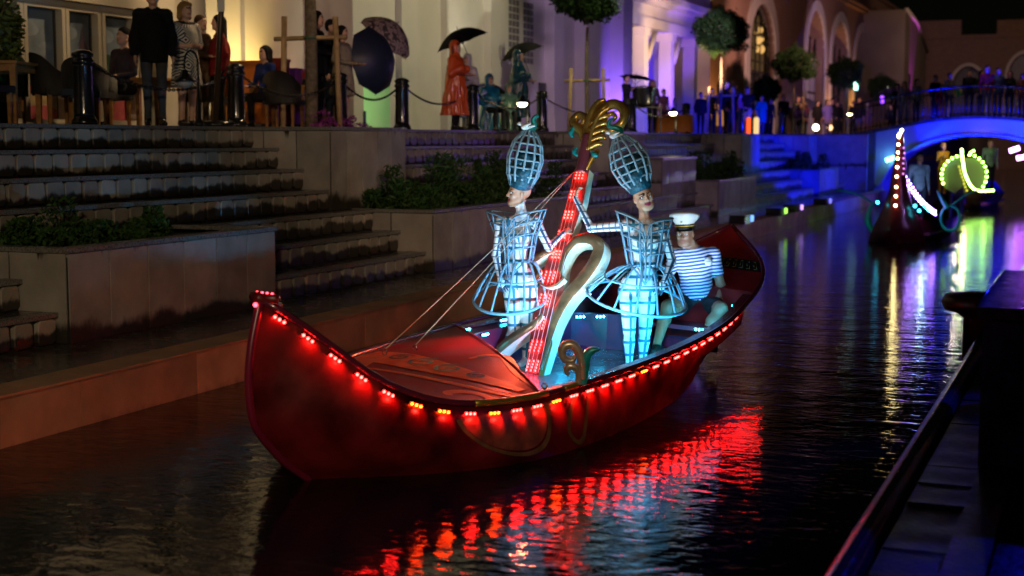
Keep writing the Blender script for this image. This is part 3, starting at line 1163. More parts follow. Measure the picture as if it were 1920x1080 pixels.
def arch_trim(mb, fn, sa, sb, zb, zs, zt, w, proud, m=0, seg=18):
    """raised surround following the opening"""
    c, r, h = (sa + sb) / 2, (sb - sa) / 2, zt - zs
    inn = [(sa, zb)] + [(c - r * math.cos(math.pi * i / seg), zs + h * math.sin(math.pi * i / seg)) for i in range(seg + 1)] + [(sb, zb)]
    out = [(sa - w, zb)] + [(c - (r + w) * math.cos(math.pi * i / seg), zs + (h + w) * math.sin(math.pi * i / seg)) for i in range(seg + 1)] + [(sb + w, zb)]
    for i in range(len(inn) - 1):
        a, b, c2, d = inn[i], inn[i + 1], out[i + 1], out[i]
        mb.quad(fn(*a, -proud), fn(*b, -proud), fn(*c2, -proud), fn(*d, -proud), m)
        mb.quad(fn(*a, -proud), fn(*b, -proud), fn(*b, .05), fn(*a, .05), m)
        mb.quad(fn(*d, -proud), fn(*c2, -proud), fn(*c2, .05), fn(*d, .05), m)


def on_x(X):
    return lambda s, z, d: (X - d, s, z)


# --- cafe with tall windows
cafe = thing('cafe_building', 'cream cafe building with tall white-framed windows behind the tables', 'building', (-14, 8, ZT))
fx = lambda s, z, d: (-d, s - 8, z - ZT)
WIN = [(12.6, 14.2), (14.35, 15.95), (16.1, 16.82), (16.98, 17.62), (17.80, 18.50)]
mb = MB()
face_wall(mb, fx, 3, 20.3, ZT - .1, 9.0, [(12.5, 18.6, 2.45, 4.12, 4.12)], .30)
mb.quad(fx(20.3, ZT, 0), fx(20.3, 9, 0), fx(20.3, 9, 2.2), fx(20.3, ZT, 2.2))
mb.quad(fx(3, 9, 0), fx(20.3, 9, 0), fx(20.3, 9, 6), fx(3, 9, 6))
mb.build('wall', MT['plaster'], cafe)
mb = MB()
mb.box(.002, .10, 4.3, 10.8, 1.83, 1.98)
mb.box(.002, .05, 4.3, 10.8, 1.98, 2.20)
mb.build('window_head', MT['frame'], cafe)
mb = MB()
mb.box(.002, .16, 10.86, 11.30, 0, 6.6)
mb.box(.002, .10, 11.75, 12.25, 0, 6.6)
mb.build('pilaster', MT['plaster'], cafe)
P_SKY = mat('mural_dusk_sky', (.24, .31, .40), .5, vary=.5, vscale=2.0)
P_HILL = mat('mural_green', (.06, .15, .08), .5, vary=.5, vscale=5)
P_PINK = mat('mural_pink', (.60, .12, .14), .5, vary=.3, vscale=7)
P_WALL = mat('mural_sand', (.55, .42, .22), .5, vary=.3, vscale=7)
P_ROOF = mat('mural_slate', (.10, .06, .10), .5)
P_CLOUD = mat('mural_cloud', (.29, .36, .44), .5, vary=.3, vscale=5)


def disc(cx, cz, rx, rz, n=18, a0=0, a1=360):
    return [(cx + rx * math.cos(R(a0 + (a1 - a0) * i / n)), cz + rz * math.sin(R(a0 + (a1 - a0) * i / n))) for i in range(n + 1)]


def mural(k, w, h):
    """printed scenery standing behind the pane: (outline, material) in metres from the pane's lower corner"""
    out = [([(0, 0), (w, 0), (w, h), (0, h)], P_SKY)]
    out.append((disc(w * .3, h * .80, w * .28, .10), P_CLOUD))
    out.append((disc(w * .75, h * .66, w * .20, .07), P_CLOUD))
    if k == 2:
        out.append((disc(w * .55, .30, w * .40, .58, 18, 0, 180), P_PINK))
        for j in range(4):
            z = 1.12 - j * .15
            out.append(([(w * .18 - .05 - j * .025, z - .16), (w * .18 + .05 + j * .025, z - .16), (w * .18, z + .05)], P_HILL))
        for j in range(7):
            out.append(([(j * w / 7, 0), ((j + .62) * w / 7, 0), ((j + .62) * w / 7, .44), (j * w / 7, .44)], P_WALL))
        out.append(([(0, 0), (w, 0), (w, .37), (0, .37)], P_WALL))
        out.append(([(w * .82, 0), (w * .97, 0), (w * .97, .60), (w * .82, .60)], P_WALL))
        out.append((disc(w * .5, 0, w * .7, .22, 18, 0, 180), P_PINK))
    elif k == 3:
        out.append(([(w * .66, 0), (w * .90, 0), (w * .86, .72), (w * .70, .72)], P_WALL))
        out.append(([(w * .64, .72), (w * .92, .72), (w * .92, .80), (w * .64, .80)], P_WALL))
        out.append(([(w * .68, .80), (w * .88, .80), (w * .88, 1.04), (w * .68, 1.04)], P_WALL))
        out.append(([(w * .58, 1.02), (w * .98, 1.02), (w * .80, 1.20), (w * .76, 1.42)], P_ROOF))
        out.append((disc(w * .25, 0, w * .4, .30, 18, 0, 180), P_HILL))
        out.append(([(w * .42, .25), (w * .52, .25), (w * .47, .60)], P_ROOF))
    else:
        out.append((disc(w * .35, .25, w * .42, .78, 18, -20, 200), P_HILL))
        out.append((disc(w * .8, 0, w * .5, .35, 18, 0, 180), P_PINK))
    return out




def thin_glass():
    m = bpy.data.materials.new('window_pane')
    m.use_nodes = True
    nt = m.node_tree
    nt.nodes.remove(nt.nodes['Principled BSDF'])
    t, g, x = nt.nodes.new('ShaderNodeBsdfTransparent'), nt.nodes.new('ShaderNodeBsdfGlossy'), nt.nodes.new('ShaderNodeMixShader')
    g.inputs['Roughness'].default_value = .04
    x.inputs[0].default_value = .07
    nt.links.new(t.outputs[0], x.inputs[1])
    nt.links.new(g.outputs[0], x.inputs[2])
    nt.links.new(x.outputs[0], nt.nodes['Material Output'].inputs[0])
    return m


for i, (a, b) in enumerate(WIN):
    f = MB()
    for p, q in ((a - .07, a - .002), (b + .002, b + .07)):
        f.box(-.14, -.02, p - 8, q - 8, .08, 1.80)
    f.box(-.14, -.02, a - 8, b - 8, .06, .12)
    f.box(-.14, -.02, a - 8, b - 8, 1.70, 1.80)
    w = f.build('window', MT['frame'], cafe)
    g = MB()
    g.quad((-.19, a - 8, .1), (-.19, b - 8, .1), (-.19, b - 8, 1.72), (-.19, a - 8, 1.72))
    layers = mural(i, b - a, 1.62)
    mats = [l[1] for l in layers]
    g = MB()
    for j, (poly, mm) in enumerate(layers):
        X = -.19 + j * .002
        g.add([(X, a - 8 + min(max(s, 0), b - a), .10 + min(max(t, 0), 1.6)) for s, t in poly], [tuple(range(len(poly)))], j)
    g.build('printed_panel', mats, w)
    gl = MB()
    gl.box(-.10, -.095, a - 8, b - 8, .12, 1.70)
    gm = MT.setdefault('pane', thin_glass())
    gl.build('pane', gm, w)

# --- recess between the cafe and the white hall
rec = thing('recessed_facade', 'recessed cream wall glowing yellow from a lamp at its foot', 'building', (-16, 20.3, ZT))
mb = MB()
mb.quad((0, 0, -.1), (0, 7.0, -.1), (0, 7.0, 8), (0, 0, 8))
mb.quad((0, 7.0, -.1), (1.0, 7.0, -.1), (1.0, 7.0, 8), (0, 7.0, 8))
mb.build('wall', MT['plaster_w'], rec)
mb = MB()
mb.box(.002, .14, .8, 1.35, 0, 8)
mb.box(.002, .10, 4.2, 4.8, 0, 8)
mb.build('pilaster', MT['plaster_w'], rec)

# --- white hall with pilasters
hall = thing('white_hall', 'long white plastered hall with flat pilasters behind the umbrellas', 'building', (-15, 27.3, ZT))
fx = lambda s, z, d: (-d, s - 27.3, z - ZT)
mb = MB()
face_wall(mb, fx, 27.3, 46.0, ZT - .1, 10.5, [(27.75, 29.0, ZT, 3.65, 3.65)], .7)
mb.quad((0, 18.7, -.1), (-1.6, 18.7, -.1), (-1.6, 18.7, 8.1), (0, 18.7, 8.1))
mb.build('wall', MT['plaster_w'], hall)
for a, b, d, z in ((29.3, 30.1, .16, 8.1), (31.7, 32.5, .16, 8.1), (34.3, 35.2, .22, 8.1), (38.7, 39.5, .30, 8.1), (41.2, 42.2, .42, 8.1), (44.6, 45.6, .45, 8.1)):
    m = MB()
    m.box(.002, d, a - 27.3, b - 27.3, 0, z)
    m.box(.002, d + .05, a - 27.36, b - 27.24, 0, .45)
    m.build('pilaster', MT['plaster_w'], hall)
m = MB()
m.box(-.72, -.70, .3, 1.9, 0, 1.4)
m.build('lit_doorway', glow('green_wash_glow', (.42, 1, .30), 1.1), hall)  # emission stands in for green light washing the niche wall
m = MB()
m.box(-.02, .03, .42, .50, .0, .45)
m.build('door_post', MT['iron'], hall)
for a in (36.0, 37.05):
    m = MB()
    for j in range(3):
        for q in range(9):
            m.box(.004, .014, a + j * .26 - 27.3, a + j * .26 + .2 - 27.3, 1.95 + q * .19, 2.10 + q * .19)
    m.build('lattice_poster', mat('grey_poster_pattern', (.16, .14, .17), .5), hall)
m = MB()
m.box(.002, .05, 10.9, 11.5, .15, 1.45)
m.build('dark_display_board', mat('dark_board', (.03, .03, .035), .4), hall)

# --- colonnade
colon = thing('colonnade', 'white colonnade with a heavy cornice lit blue and violet', 'building', (-15, 46, ZT))
mb = MB()
fx = lambda s, z, d: (-1.6 - d, s - 46, z - ZT)
face_wall(mb, fx, 46, 57.4, ZT - .1, 7.6, [(48.3, 51.0, 3.5, 5.0, 6.2)], .35)
mb.quad((0, 11.4, -.1), (-1.6, 11.4, -.1), (-1.6, 11.4, 8), (0, 11.4, 8))
mb.build('rear_wall', MT['plaster_w'], colon)
mb = MB()
mb.box(-1.98, -1.95, 2.3, 5.0, 1.1, 3.9)
mb.build('arched_window', mat('grey_blue_pane', (.14, .15, .22), .3), colon)
mb = MB()
arch_trim(mb, fx, 48.3, 51.0, 3.5, 5.0, 6.2, .28, .06)
mb.build('arch_surround', MT['plaster_w'], colon)
for z0, z1, pr in ((3.75, 4.10, .10), (4.10, 4.55, .0), (4.55, 4.72, .22), (4.72, 4.95, .42)):
    m = MB()
    m.box(-.55, pr, -.2, 11.6, z0, z1)
    m.build('cornice', MT['plaster'], colon)
for yy in (.35, 2.6, 5.9, 9.2):
    m = MB()
    m.box(-.46, .0, yy - .24, yy + .24, .30, 3.45)
    m.box(-.55, .06, yy - .32, yy + .32, 0, .298)
    m.box(-.55, .06, yy - .32, yy + .32, 3.452, 3.748)
    m.build('column', MT['plaster'], colon)
for yy in (3.4, 6.7):      # slanting brackets between column and cornice
    m = MB()
    m.tube([(-.2, yy, 2.7), (-.2, yy + .9, 3.74)], .10, 4)
    m.build('bracket', MT['plaster'], colon)
m = MB()
m.quad((-1.6, -.3, 5.0), (-1.6, 11.6, 5.0), (-1.6, 11.6, 9), (-1.6, -.3, 9))
m.build('upper_wall', MT['plaster_w'], colon)

# --- brick hall with arches


def brick_mat(name, c1, c2, mortar, sx=1.0):
    m = bpy.data.materials.new(name)
    m.use_nodes = True
    nt = m.node_tree
    b = nt.nodes['Principled BSDF']
    g = nt.nodes.new('ShaderNodeNewGeometry')
    s = nt.nodes.new('ShaderNodeSeparateXYZ')
    c = nt.nodes.new('ShaderNodeCombineXYZ')
    nt.links.new(g.outputs['Position'], s.inputs[0])
    ad = nt.nodes.new('ShaderNodeMath')
    nt.links.new(s.outputs['X'], ad.inputs[0])
    nt.links.new(s.outputs['Y'], ad.inputs[1])
    nt.links.new(ad.outputs[0], c.inputs['X'])
    nt.links.new(s.outputs['Z'], c.inputs['Y'])
    br = nt.nodes.new('ShaderNodeTexBrick')
    br.inputs['Scale'].default_value = 2.2 * sx
    br.inputs['Color1'].default_value = (*c1, 1)
    br.inputs['Color2'].default_value = (*c2, 1)
    br.inputs['Mortar'].default_value = (*mortar, 1)
    br.inputs['Mortar Size'].default_value = .015
    nt.links.new(c.outputs[0], br.inputs['Vector'])
    nt.links.new(br.outputs['Color'], b.inputs['Base Color'])
    b.inputs['Roughness'].default_value = .8
    return m


MT['brick'] = brick_mat('salmon_brick', (.36, .21, .15), (.30, .17, .12), (.36, .30, .25))
MT['brick_far'] = brick_mat('far_brown_brick', (.26, .15, .10), (.20, .12, .08), (.24, .19, .15))
MT['lattice_glow'] = glow('lamplit_interior', (1, .52, .16), .55)
bh = thing('brick_hall', 'long salmon brick hall with white-trimmed arches and a tall lamplit arched window', 'building', (-15, 57.4, ZT))
Y_ = 57.4
fx = lambda s, z, d: (-d, s - Y_, z - ZT)
BIG = (64.2, 69.6, ZT, 6.4, 8.5)
ARC = [(77.6, 83.0, ZT, 6.9, 9.3), (85.2, 91.2, ZT, 6.9, 9.3), (93.6, 99.8, ZT, 6.9, 9.3), (102.0, 108.0, ZT, 6.9, 9.3)]
SM = [(58.6, 62.0, ZT, 4.6, 4.6)]
mb = MB()
face_wall(mb, fx, Y_, 113, ZT - .1, 11.1, [BIG] + ARC + SM, .9)
mb.build('wall', MT['brick'], bh)
mb = MB()
mb.box(-.95, -.91, .5, 55, 0, 8.6)
mb.build('dark_interior', mat('dark_interior', (.03, .022, .02), .9), bh)
mb = MB()
mb.box(-.3, .30, -.2, 55.8, 8.10, 8.28)
mb.box(-.3, .50, -.2, 55.8, 8.28, 8.46)
mb.box(-.3, .20, -.2, 55.8, 8.46, 9.4)
mb.box(-.3, .45, -.2, 55.8, 9.4, 9.62)
mb.build('cornice', MT['brick_far'], bh)
for o_ in [BIG] + ARC:
    mb = MB()
    arch_trim(mb, fx, *o_, .75 if o_ is BIG else .6, .10)
    mb.build('arch_surround', MT['plaster_w'], bh)
# big window
win = MB()
f2 = lambda s, z, d: (-.25 - d, s - Y_, z - ZT)
arch_trim(win, f2, BIG[0] + .5, BIG[1] - .5, BIG[2], BIG[3], BIG[4] - .5, .5, .12)
for s in (65.9, 66.9, 67.9):
    win.box(-.34, -.28, s - Y_ - .05, s - Y_ + .05, 1.7, 5.6)
for z in (2.2, 2.9, 3.5, 4.1, 4.7, 5.3):
    win.box(-.335, -.285, 7.2, 11.8, z - .035, z + .035)
w = win.build('window', MT['iron'], bh)
g = MB()
cx, r = 66.9 - Y_, 2.2
g.add([(-.40, cx - r, 3.1), (-.40, cx + r, 3.1)] + [(-.40, cx + r * math.cos(R(a)), 4.0 + 1.75 * math.sin(R(a))) for a in range(0, 181, 12)], [tuple(range(18))])
g.build('lamplit_glazing', glow('dim_amber_glazing', (1, .55, .22), .075), w)
g = MB()
g.box(-.41, -.40, cx - r, cx + r, 1.5, 3.1)
g.build('grey_shutter', mat('grey_shutter', (.10, .10, .11), .5), w)
g = MB()
g.box(-.41, -.40, cx - r, cx - .4, 0, 1.5)
g.build('lit_door', glow('lit_door', (1, .62, .40), .28), w)
for s_, z_, rr in ((68.0, 7.4, .16), (67.7, 6.9, .20), (68.2, 6.5, .22), (67.4, 6.45, .14), (68.4, 7.0, .12), (67.1, 7.2, .08)):
    g = MB()
    g.ball((0, 0, 0), rr, 10, 6)
    g.build('chandelier_globe', glow('chandelier', (1, .55, .16), .9), w, (-.36, s_ - Y_, z_ - ZT))
# arch fillings
for i, o_ in enumerate(ARC):
    g = MB()
    a, b = o_[0] - Y_ + .2, o_[1] - Y_ - .2
    for q in (0, 1 / 3, 2 / 3, 1):
        yq = a + (b - a) * q
        g.box(-.52, -.44, yq - .06, yq + .06, 0, 5.6)
    g.box(-.52, -.44, a, b, 2.4, 2.55)
    g.box(-.52, -.44, a, b, 4.4, 4.55)
    g.build('glazing_bars', MT['iron'], bh)
g = MB()
g.box(-.50, -.45, 20.4, 25.4, 0, 4.5)
g.build('pale_panel', MT['plaster_w'], bh)
for y_, z_, s_ in ((70.7, 3.9, .9), (74.4, 3.7, 1.3), (86.5, 3.4, 1.1), (95.2, 3.6, 1.3), (103.4, 3.3, 1.2), (60.2, 3.5, .9)):
    g = MB()
    g.box(-.42, -.38, 0, s_ * 1.5, 0, s_)
    g.build('lit_shopfront', glow('lit_shopfront', (1, .42, .10), .45), bh, (0, y_ - Y_, z_ - ZT - .7))
# awning
g = MB()
vs = []
for i in range(9):
    a = math.pi * i / 8
    vs += [(0.02, 16.4 - 2.6 * math.cos(a), 1.55 + .75 * math.sin(a)), (1.6, 16.4 - 2.9 * math.cos(a), 1.25 + .35 * math.sin(a))]
g.add(vs, [(2 * i, 2 * i + 2, 2 * i + 3, 2 * i + 1) for i in range(8)])
g.add([(x, y, z - .03) for x, y, z in vs], [(2 * i + 1, 2 * i + 3, 2 * i + 2, 2 * i) for i in range(8)])
g.build('awning', mat('violet_awning', (.30, .24, .42), .6), bh)

# --- building closing the canal's far end
eb = thing('far_end_building', 'dark brown building with two wide arches closing the view beyond the bridge', 'building', (-16, 115, 0))
fx = lambda s, z, d: (s + 16, d, z)
AR = [(-11.1, -8.5, 2.4, 5.6, 7.8), (-6.9, -4.2, 2.4, 7.0, 8.7), (-2.2, .5, 2.4, 7.0, 8.7)]
mb = MB()
face_wall(mb, fx, -18, 22, 0, 9.9, AR, 1.2)
mb.build('wall', MT['brick_far'], eb)
mb = MB()
mb.box(-2, 38, 1.25, 1.3, 0, 9)
mb.build('dark_interior', MT['grout'], eb)
mb = MB()
mb.box(-2, 38, -.35, .4, 9.902, 10.15)
mb.box(-2, 5.6, -.2, .6, 10.15, 11.3)
mb.box(8.2, 38, -.2, .6, 10.15, 11.2)
mb.build('parapet', MT['brick_far'], eb)
for o_ in AR:
    mb = MB()
    arch_trim(mb, fx, *o_, .25, .08)
    mb.build('arch_surround', MT['plaster'], eb)
gw = thing('gabled_wing', 'narrow gabled wing with a magenta-lit corner beyond the arches', 'building', (-12.3, 97, ZT))
mb = MB()
mb.add([(0, 0, 0), (0, 12, 0), (0, 12, 6.2), (0, 6, 7.8), (0, 0, 8.3), (-6, 0, 0), (-6, 12, 0), (-6, 12, 6.2), (-6, 6, 7.8), (-6, 0, 8.3)],
       [(0, 1, 2, 3, 4), (0, 4, 9, 5), (1, 6, 7, 2), (4, 3, 8, 9), (3, 2, 7, 8)])
mb.build('wall', mat('dull_ochre_plaster', (.22, .18, .13), .8, vary=.2, vscale=.6), gw)
mb = MB()
mb.box(-.02, -.01 + .02, 2.2, 3.6, .5, 4.2)
mb.build('window', MT['grout'], gw)
mb = MB()
mb.tube([(.05, -.1, 8.3), (.05, 6, 7.85), (.05, 12.1, 6.2)], .14, 4, up=(0, 0, 1))
mb.build('gable_moulding', MT['plaster'], gw)

# ------------------------------------------------------------------ bridge
br = thing('footbridge', 'low arched footbridge with a blue-lit arch and a crowded railing over the canal', 'bridge', (-4.1, 53, 0))
MT['bridge'] = mat('bridge_render', (.36, .36, .40), .24, vary=.08, vscale=1.5)
XL, XR = -3.55, 3.55
NS = 40


def soffit(x):
    u = min(1, abs(x) / 3.25)
    return .50 + 1.86 * math.sqrt(max(0, 1 - u ** 2.0))


def deck(x):
    return 2.38 + .66 * max(0, math.cos(min(1, abs(x) / 4.8) * math.pi / 2)) ** 1.3


mb = MB()
xs = [XL + (XR - XL) * i / NS for i in range(NS + 1)]
for a, b in zip(xs[:-1], xs[1:]):
    mb.quad((a, 0, soffit(a)), (b, 0, soffit(b)), (b, 0, deck(b) - .12), (a, 0, deck(a) - .12))
    mb.quad((a, 3.6, soffit(a)), (b, 3.6, soffit(b)), (b, 3.6, deck(b) - .12), (a, 3.6, deck(a) - .12))
    mb.quad((a, 0, soffit(a)), (b, 0, soffit(b)), (b, 3.6, soffit(b)), (a, 3.6, soffit(a)), 0, True)
mb.box(-3.56, -3.25, -.02, 3.62, -.6, 1.0)
mb.box(3.25, 3.56, -.02, 3.62, -.6, 1.0)
mb.build('arch', MT['bridge'], br)
mb = MB()
mb.tube([(x, -.05, soffit(x) + .03) for x in xs], .07, 6, up=(0, 0, 1))
mb.build('arch_rim', MT['bridge'], br)
mb = MB()
xs2 = [-8 + 16 * i / 40 for i in range(41)]
for a, b in zip(xs2[:-1], xs2[1:]):
    mb.hexa([(a, -.15, deck(a) - .12), (b, -.15, deck(b) - .12), (b, 3.75, deck(b) - .12), (a, 3.75, deck(a) - .12),
             (a, -.15, deck(a)), (b, -.15, deck(b)), (b, 3.75, deck(b)), (a, 3.75, deck(a))])
mb.build('deck', MT['terrace'], br)
mb = MB()      # stone abutment sloping up from the terrace
mb.hexa([(-7.6, -.1, 0), (-3.565, -.1, 0), (-3.565, 3.7, 0), (-7.6, 3.7, 0), (-7.6, -.1, 2.28), (-3.565, -.1, deck(-3.56) - .125), (-3.565, 3.7, deck(-3.56) - .125), (-7.6, 3.7, 2.28)])
mb.build('abutment', mat('dark_abutment', (.10, .09, .085), .6, vary=.3, vscale=2), br)
for yy in (-.05, 3.65):
    mb = MB()
    for zz, rr in ((1.05, .035), (.12, .02)):
        mb.tube([(x, yy, deck(x) + zz) for x in xs2 if x > -4.7], rr, 6, up=(0, 0, 1))
    mb.build('handrail', MT['iron'], br)
b1 = MB()
b1.tube([(0, 0, .0), (0, 0, 1.04)], .012, 5)
bm = b1.mesh('baluster', [MT['iron']])
for i in range(93):
    x = -4.6 + i * .134
    inst('baluster', bm, br, (x, -.05, deck(x)))
for x, c in ((-2.98, 'cool'), (2.9, 'violet')):
    m = MB()
    m.box(-.16, .16, -.10, .05, -.06, .08)
    o = m.build('flood_lamp', glow('bridge_lamp_' + c, (.15, .6, 1) if c == 'cool' else (.75, .35, 1), 14), br, (x if c == 'cool' else -2.72 + 4.1, -.25 if c == 'cool' else -2.9, 1.50 if c == 'cool' else 1.87))
    o.rotation_euler = (0, -.35, 0)


# ------------------------------------------------------------------ bollards and chains
def make_bollard():
    t = thing('bollard', '', 'bollard', (0, 0, ZT))
    m = MB()
    m.lathe([(.155, 0), (.155, .05), (.135, .075), (.125, .10)], 20)
    m.build('base', MT['iron'], t)
    m = MB()
    m.lathe([(.118, .10), (.112, .14), (.104, .70), (.110, .72)], 32, ripple=lambda i, j: 1.0 if i in (0, 3) else (1.0 + .07 * math.cos(j * math.pi)))
    m.build('shaft', MT['iron'], t)
    m = MB()
    m.lathe([(.112, .72), (.135, .735), (.135, .765), (.118, .78), (.112, .80), (.128, .82), (.130, .845), (.095, .875), (.04, .895), (.001, .90)], 20)
    m.build('cap', MT['iron'], t)
    return t


BX = -11.3
BY = [13.9, 17.15, 20.1, 22.3, 25.3, 29.0, 35.4, 40.6, 47.5, 54.0]
blab = ['large black fluted bollard beside the wooden cafe table, nearest of the row',
        'black fluted bollard beside the brown slanting pole', 'black fluted bollard half hidden by the navy umbrella',
        'black bollard between the navy umbrella and the orange raincoat', 'black bollard right of the orange raincoat',
        'black bollard left of the tied round tree above the first performer', 'black bollard beside the serving table and seated guests',
        'black bollard right of the orange cloth table', 'far black bollard between the round trees', 'farthest black bollard of the row']
B0 = make_bollard()
bl = []
for i, y in enumerate(BY):
    o = B0 if i == 0 else copy_tree(B0)
    o.location = (BX, y, ZT)
    o.rotation_euler = (0, 0, i * .7)
    tag(o, blab[i], 'bollard', 'black cast bollards along the terrace edge')
    bl.append(o)


def chain(y0, y1, lab, sag=.26):
    m = MB()
    L = y1 - y0
    n = int(L / .052)
    for i in range(n):
        t = (i + .5) / n
        y = y0 + .11 + (L - .22) * t
        z = .74 - sag * (1 - (2 * t - 1) ** 2)
        sl = sag * 4 * (2 * t - 1) / L
        d = Vector((0, 1, sl)).normalized()
        s = Vector((1, 0, 0)) if i % 2 else d.cross(Vector((1, 0, 0)))
        c = Vector((0, y, z))
        m.tube([c + d * .036 * math.cos(a) + s * .017 * math.sin(a) for a in [2 * math.pi * q / 10 for q in range(10)]], .0075, 5, closed=True)
    o = m.build('chain', MT['iron'])
    o.location = (BX, 0, ZT)
    tag(o, lab, 'chain', 'chains hanging between the bollards')


for a, b, lab in ((13.9, 17.15, 'chain between the nearest bollard and the brown slanting pole'),
                  (17.15, 20.1, 'chain passing in front of the woman in the blue top'),
                  (20.1, 22.3, 'chain hanging below the navy umbrella'),
                  (22.3, 25.3, 'chain sagging in front of the orange raincoat'),
                  (25.3, 29.0, 'chain in front of the crouching people right of the orange raincoat'),
                  (29.0, 35.4, 'chain beside the tied round tree'), (35.4, 40.6, 'far chain below the second glowing lantern')):
    chain(a, b, lab, .22 + .015 * (b - a))


# ------------------------------------------------------------------ gooseneck lanterns
def make_lantern(lit):
    t = thing('gooseneck_lantern', '', 'lamp', (0, 0, ZT))
    m = MB()
    m.lathe([(.07, 0), (.06, .05), (.028, .10), (.024, .62)], 12)
    m.tube([(0, .0, .60), (0, .0, .80)] + [(0, -.15 + .15 * math.cos(R(a)), .80 + .17 * math.sin(R(a))) for a in range(0, 181, 15)] + [(0, -.30, .74)], .014, 8)
    m.build('arched_pole', MT['iron'], t)
    m = MB()
    m.lathe([(.035, .10), (.045, .085), (.045, .06), (.06, .05), (.06, .03), (.17, -.03), (.18, -.05), (.165, -.052), (.05, .0)], 20)
    m.build('shade', MT['iron'], t, (0, -.30, .62))
    m = MB()
    m.ball((0, 0, -.065), (.105, .105, .07), 14, 8)
    m.build('globe', glow('lantern_globe', (1, .84, .45), 16) if lit else mat('unlit_globe', (.5, .5, .5), .1), t, (0, -.30, .62))
    return t


LL = [(15.75, 0, 'unlit black gooseneck lantern in front of the woman in the patterned dress'),
      (27.3, 1, 'lit gooseneck lantern glowing beside the man under the second black umbrella'),
      (38.3, 1, 'lit gooseneck lantern above the orange cloth table'),
      (67.4, 1, 'far glowing lantern in front of the blue-lit tree')]
lit0 = make_lantern(True)
used = False
for y, lit, lab in LL:
    if lit:
        o = lit0 if not used else copy_tree(lit0)
        used = True
        if y < 60:
            bulb('lantern_light', (-10.9, y - .30, ZT + .40), 3, (1, .8, .45), .06)
    else:
        o = make_lantern(False)
    o.location = (-10.95 if y < 60 else -10.9, y, ZT + (0 if y < 60 else .45))
    tag(o, lab, 'lamp', 'gooseneck lanterns on the terrace edge')
# small far lights
for (x, y, z, r, c, s, lab) in ((-10.9, 58.8, 2.70, .13, (1, .9, .6), 12, 'small round pale light near the ground under the far trees'),
                                (-12.0, 88, 5.15, .22, (1, .95, .75), 9, 'round pale light high before the far crown'),
                                (-11.6, 66.0, 2.75, .13, (1, .55, .25), 3, 'small orange light low behind the far lantern'),
                                (-9.4, 79, 2.72, .12, (1, .6, .3), 3, 'small warm light at the start of the bridge railing'),
                                (-11.5, 72.5, 4.85, .30, (.45, 1, .85), 5, 'pale green glowing sign under the blue-lit tree'),
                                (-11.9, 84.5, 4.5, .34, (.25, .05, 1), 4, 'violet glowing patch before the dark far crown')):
    m = MB()
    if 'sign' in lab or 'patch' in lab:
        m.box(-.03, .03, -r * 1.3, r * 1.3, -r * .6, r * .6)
    else:
        m.ball((0, 0, 0), r, 12, 8)
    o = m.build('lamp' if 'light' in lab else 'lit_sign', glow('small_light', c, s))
    o.location = (x, y, z)
    o2 = MB()
    o2.tube([(0, 0, -(z - ZT)), (0, 0, -r * .6)], .025, 6)
    o2.build('post', MT['iron'], o)
    tag(o, lab, 'lamp' if 'light' in lab else 'sign')


# ------------------------------------------------------------------ trees
def crown_mesh(rx, rz, n, size, seed):
    rnd = random.Random(seed)
    lumps = []
    for i in range(46):
        d = Vector((rnd.gauss(0, 1), rnd.gauss(0, 1), rnd.gauss(0, 1))).normalized()
        lumps.append((Vector((d.x * rx * .80, d.y * rx * .80, d.z * rz * .80)) * rnd.uniform(.85, 1.12), rnd.uniform(.14, .30) * rx))
    st = random.getstate()
    random.seed(seed)

    def f():
        if random.random() < .62:
            c, r = random.choice(lumps)
            d = Vector((random.gauss(0, 1), random.gauss(0, 1), random.gauss(0, 1))).normalized()
            p = c + d * r * (random.random() ** .4)
            if random.random() < .05:
                p = p * random.uniform(1.04, 1.16)
        else:
            d = Vector((random.gauss(0, 1), random.gauss(0, 1), random.gauss(0, 1))).normalized()
            q = .80 * (.30 + .70 * random.random() ** .45)
            p = Vector((d.x * rx * q, d.y * rx * q, d.z * rz * q))
        return p, p + d * .2
    o = leaf_cloud('crown', n, f, size, MT['leaf2'])
    m = MB()      # twigs inside the crown
    for i in range(16):
        d = Vector((random.gauss(0, 1), random.gauss(0, 1), random.uniform(-.1, 1))).normalized()
        m.tube([(0, 0, -rz * .9), Vector((d.x * rx * .35, d.y * rx * .35, -rz * .25 + d.z * rz * .2)), Vector((d.x * rx * .8, d.y * rx * .8, d.z * rz * .75))], [.035, .02, .006], 5)
    tw = m.mesh('limbs', [MT['bark']])
    random.setstate(st)
    me = o.data
    bpy.data.objects.remove(o)
    return me, tw


CR = [crown_mesh(.98, .84, 13000, .085, 3), crown_mesh(1.0, .80, 13000, .085, 9)]


def trunk(t, h, r=.055):
    m = MB()
    pts = [(0, 0, 0), (.012, .01, h * .3), (-.01, .012, h * .6), (0, 0, h)]
    m.tube(smooth_path(pts, 4), [r * (1.25 - .4 * i / 12) for i in range(13)], 9)
    m.build('trunk', MT['bark'], t)


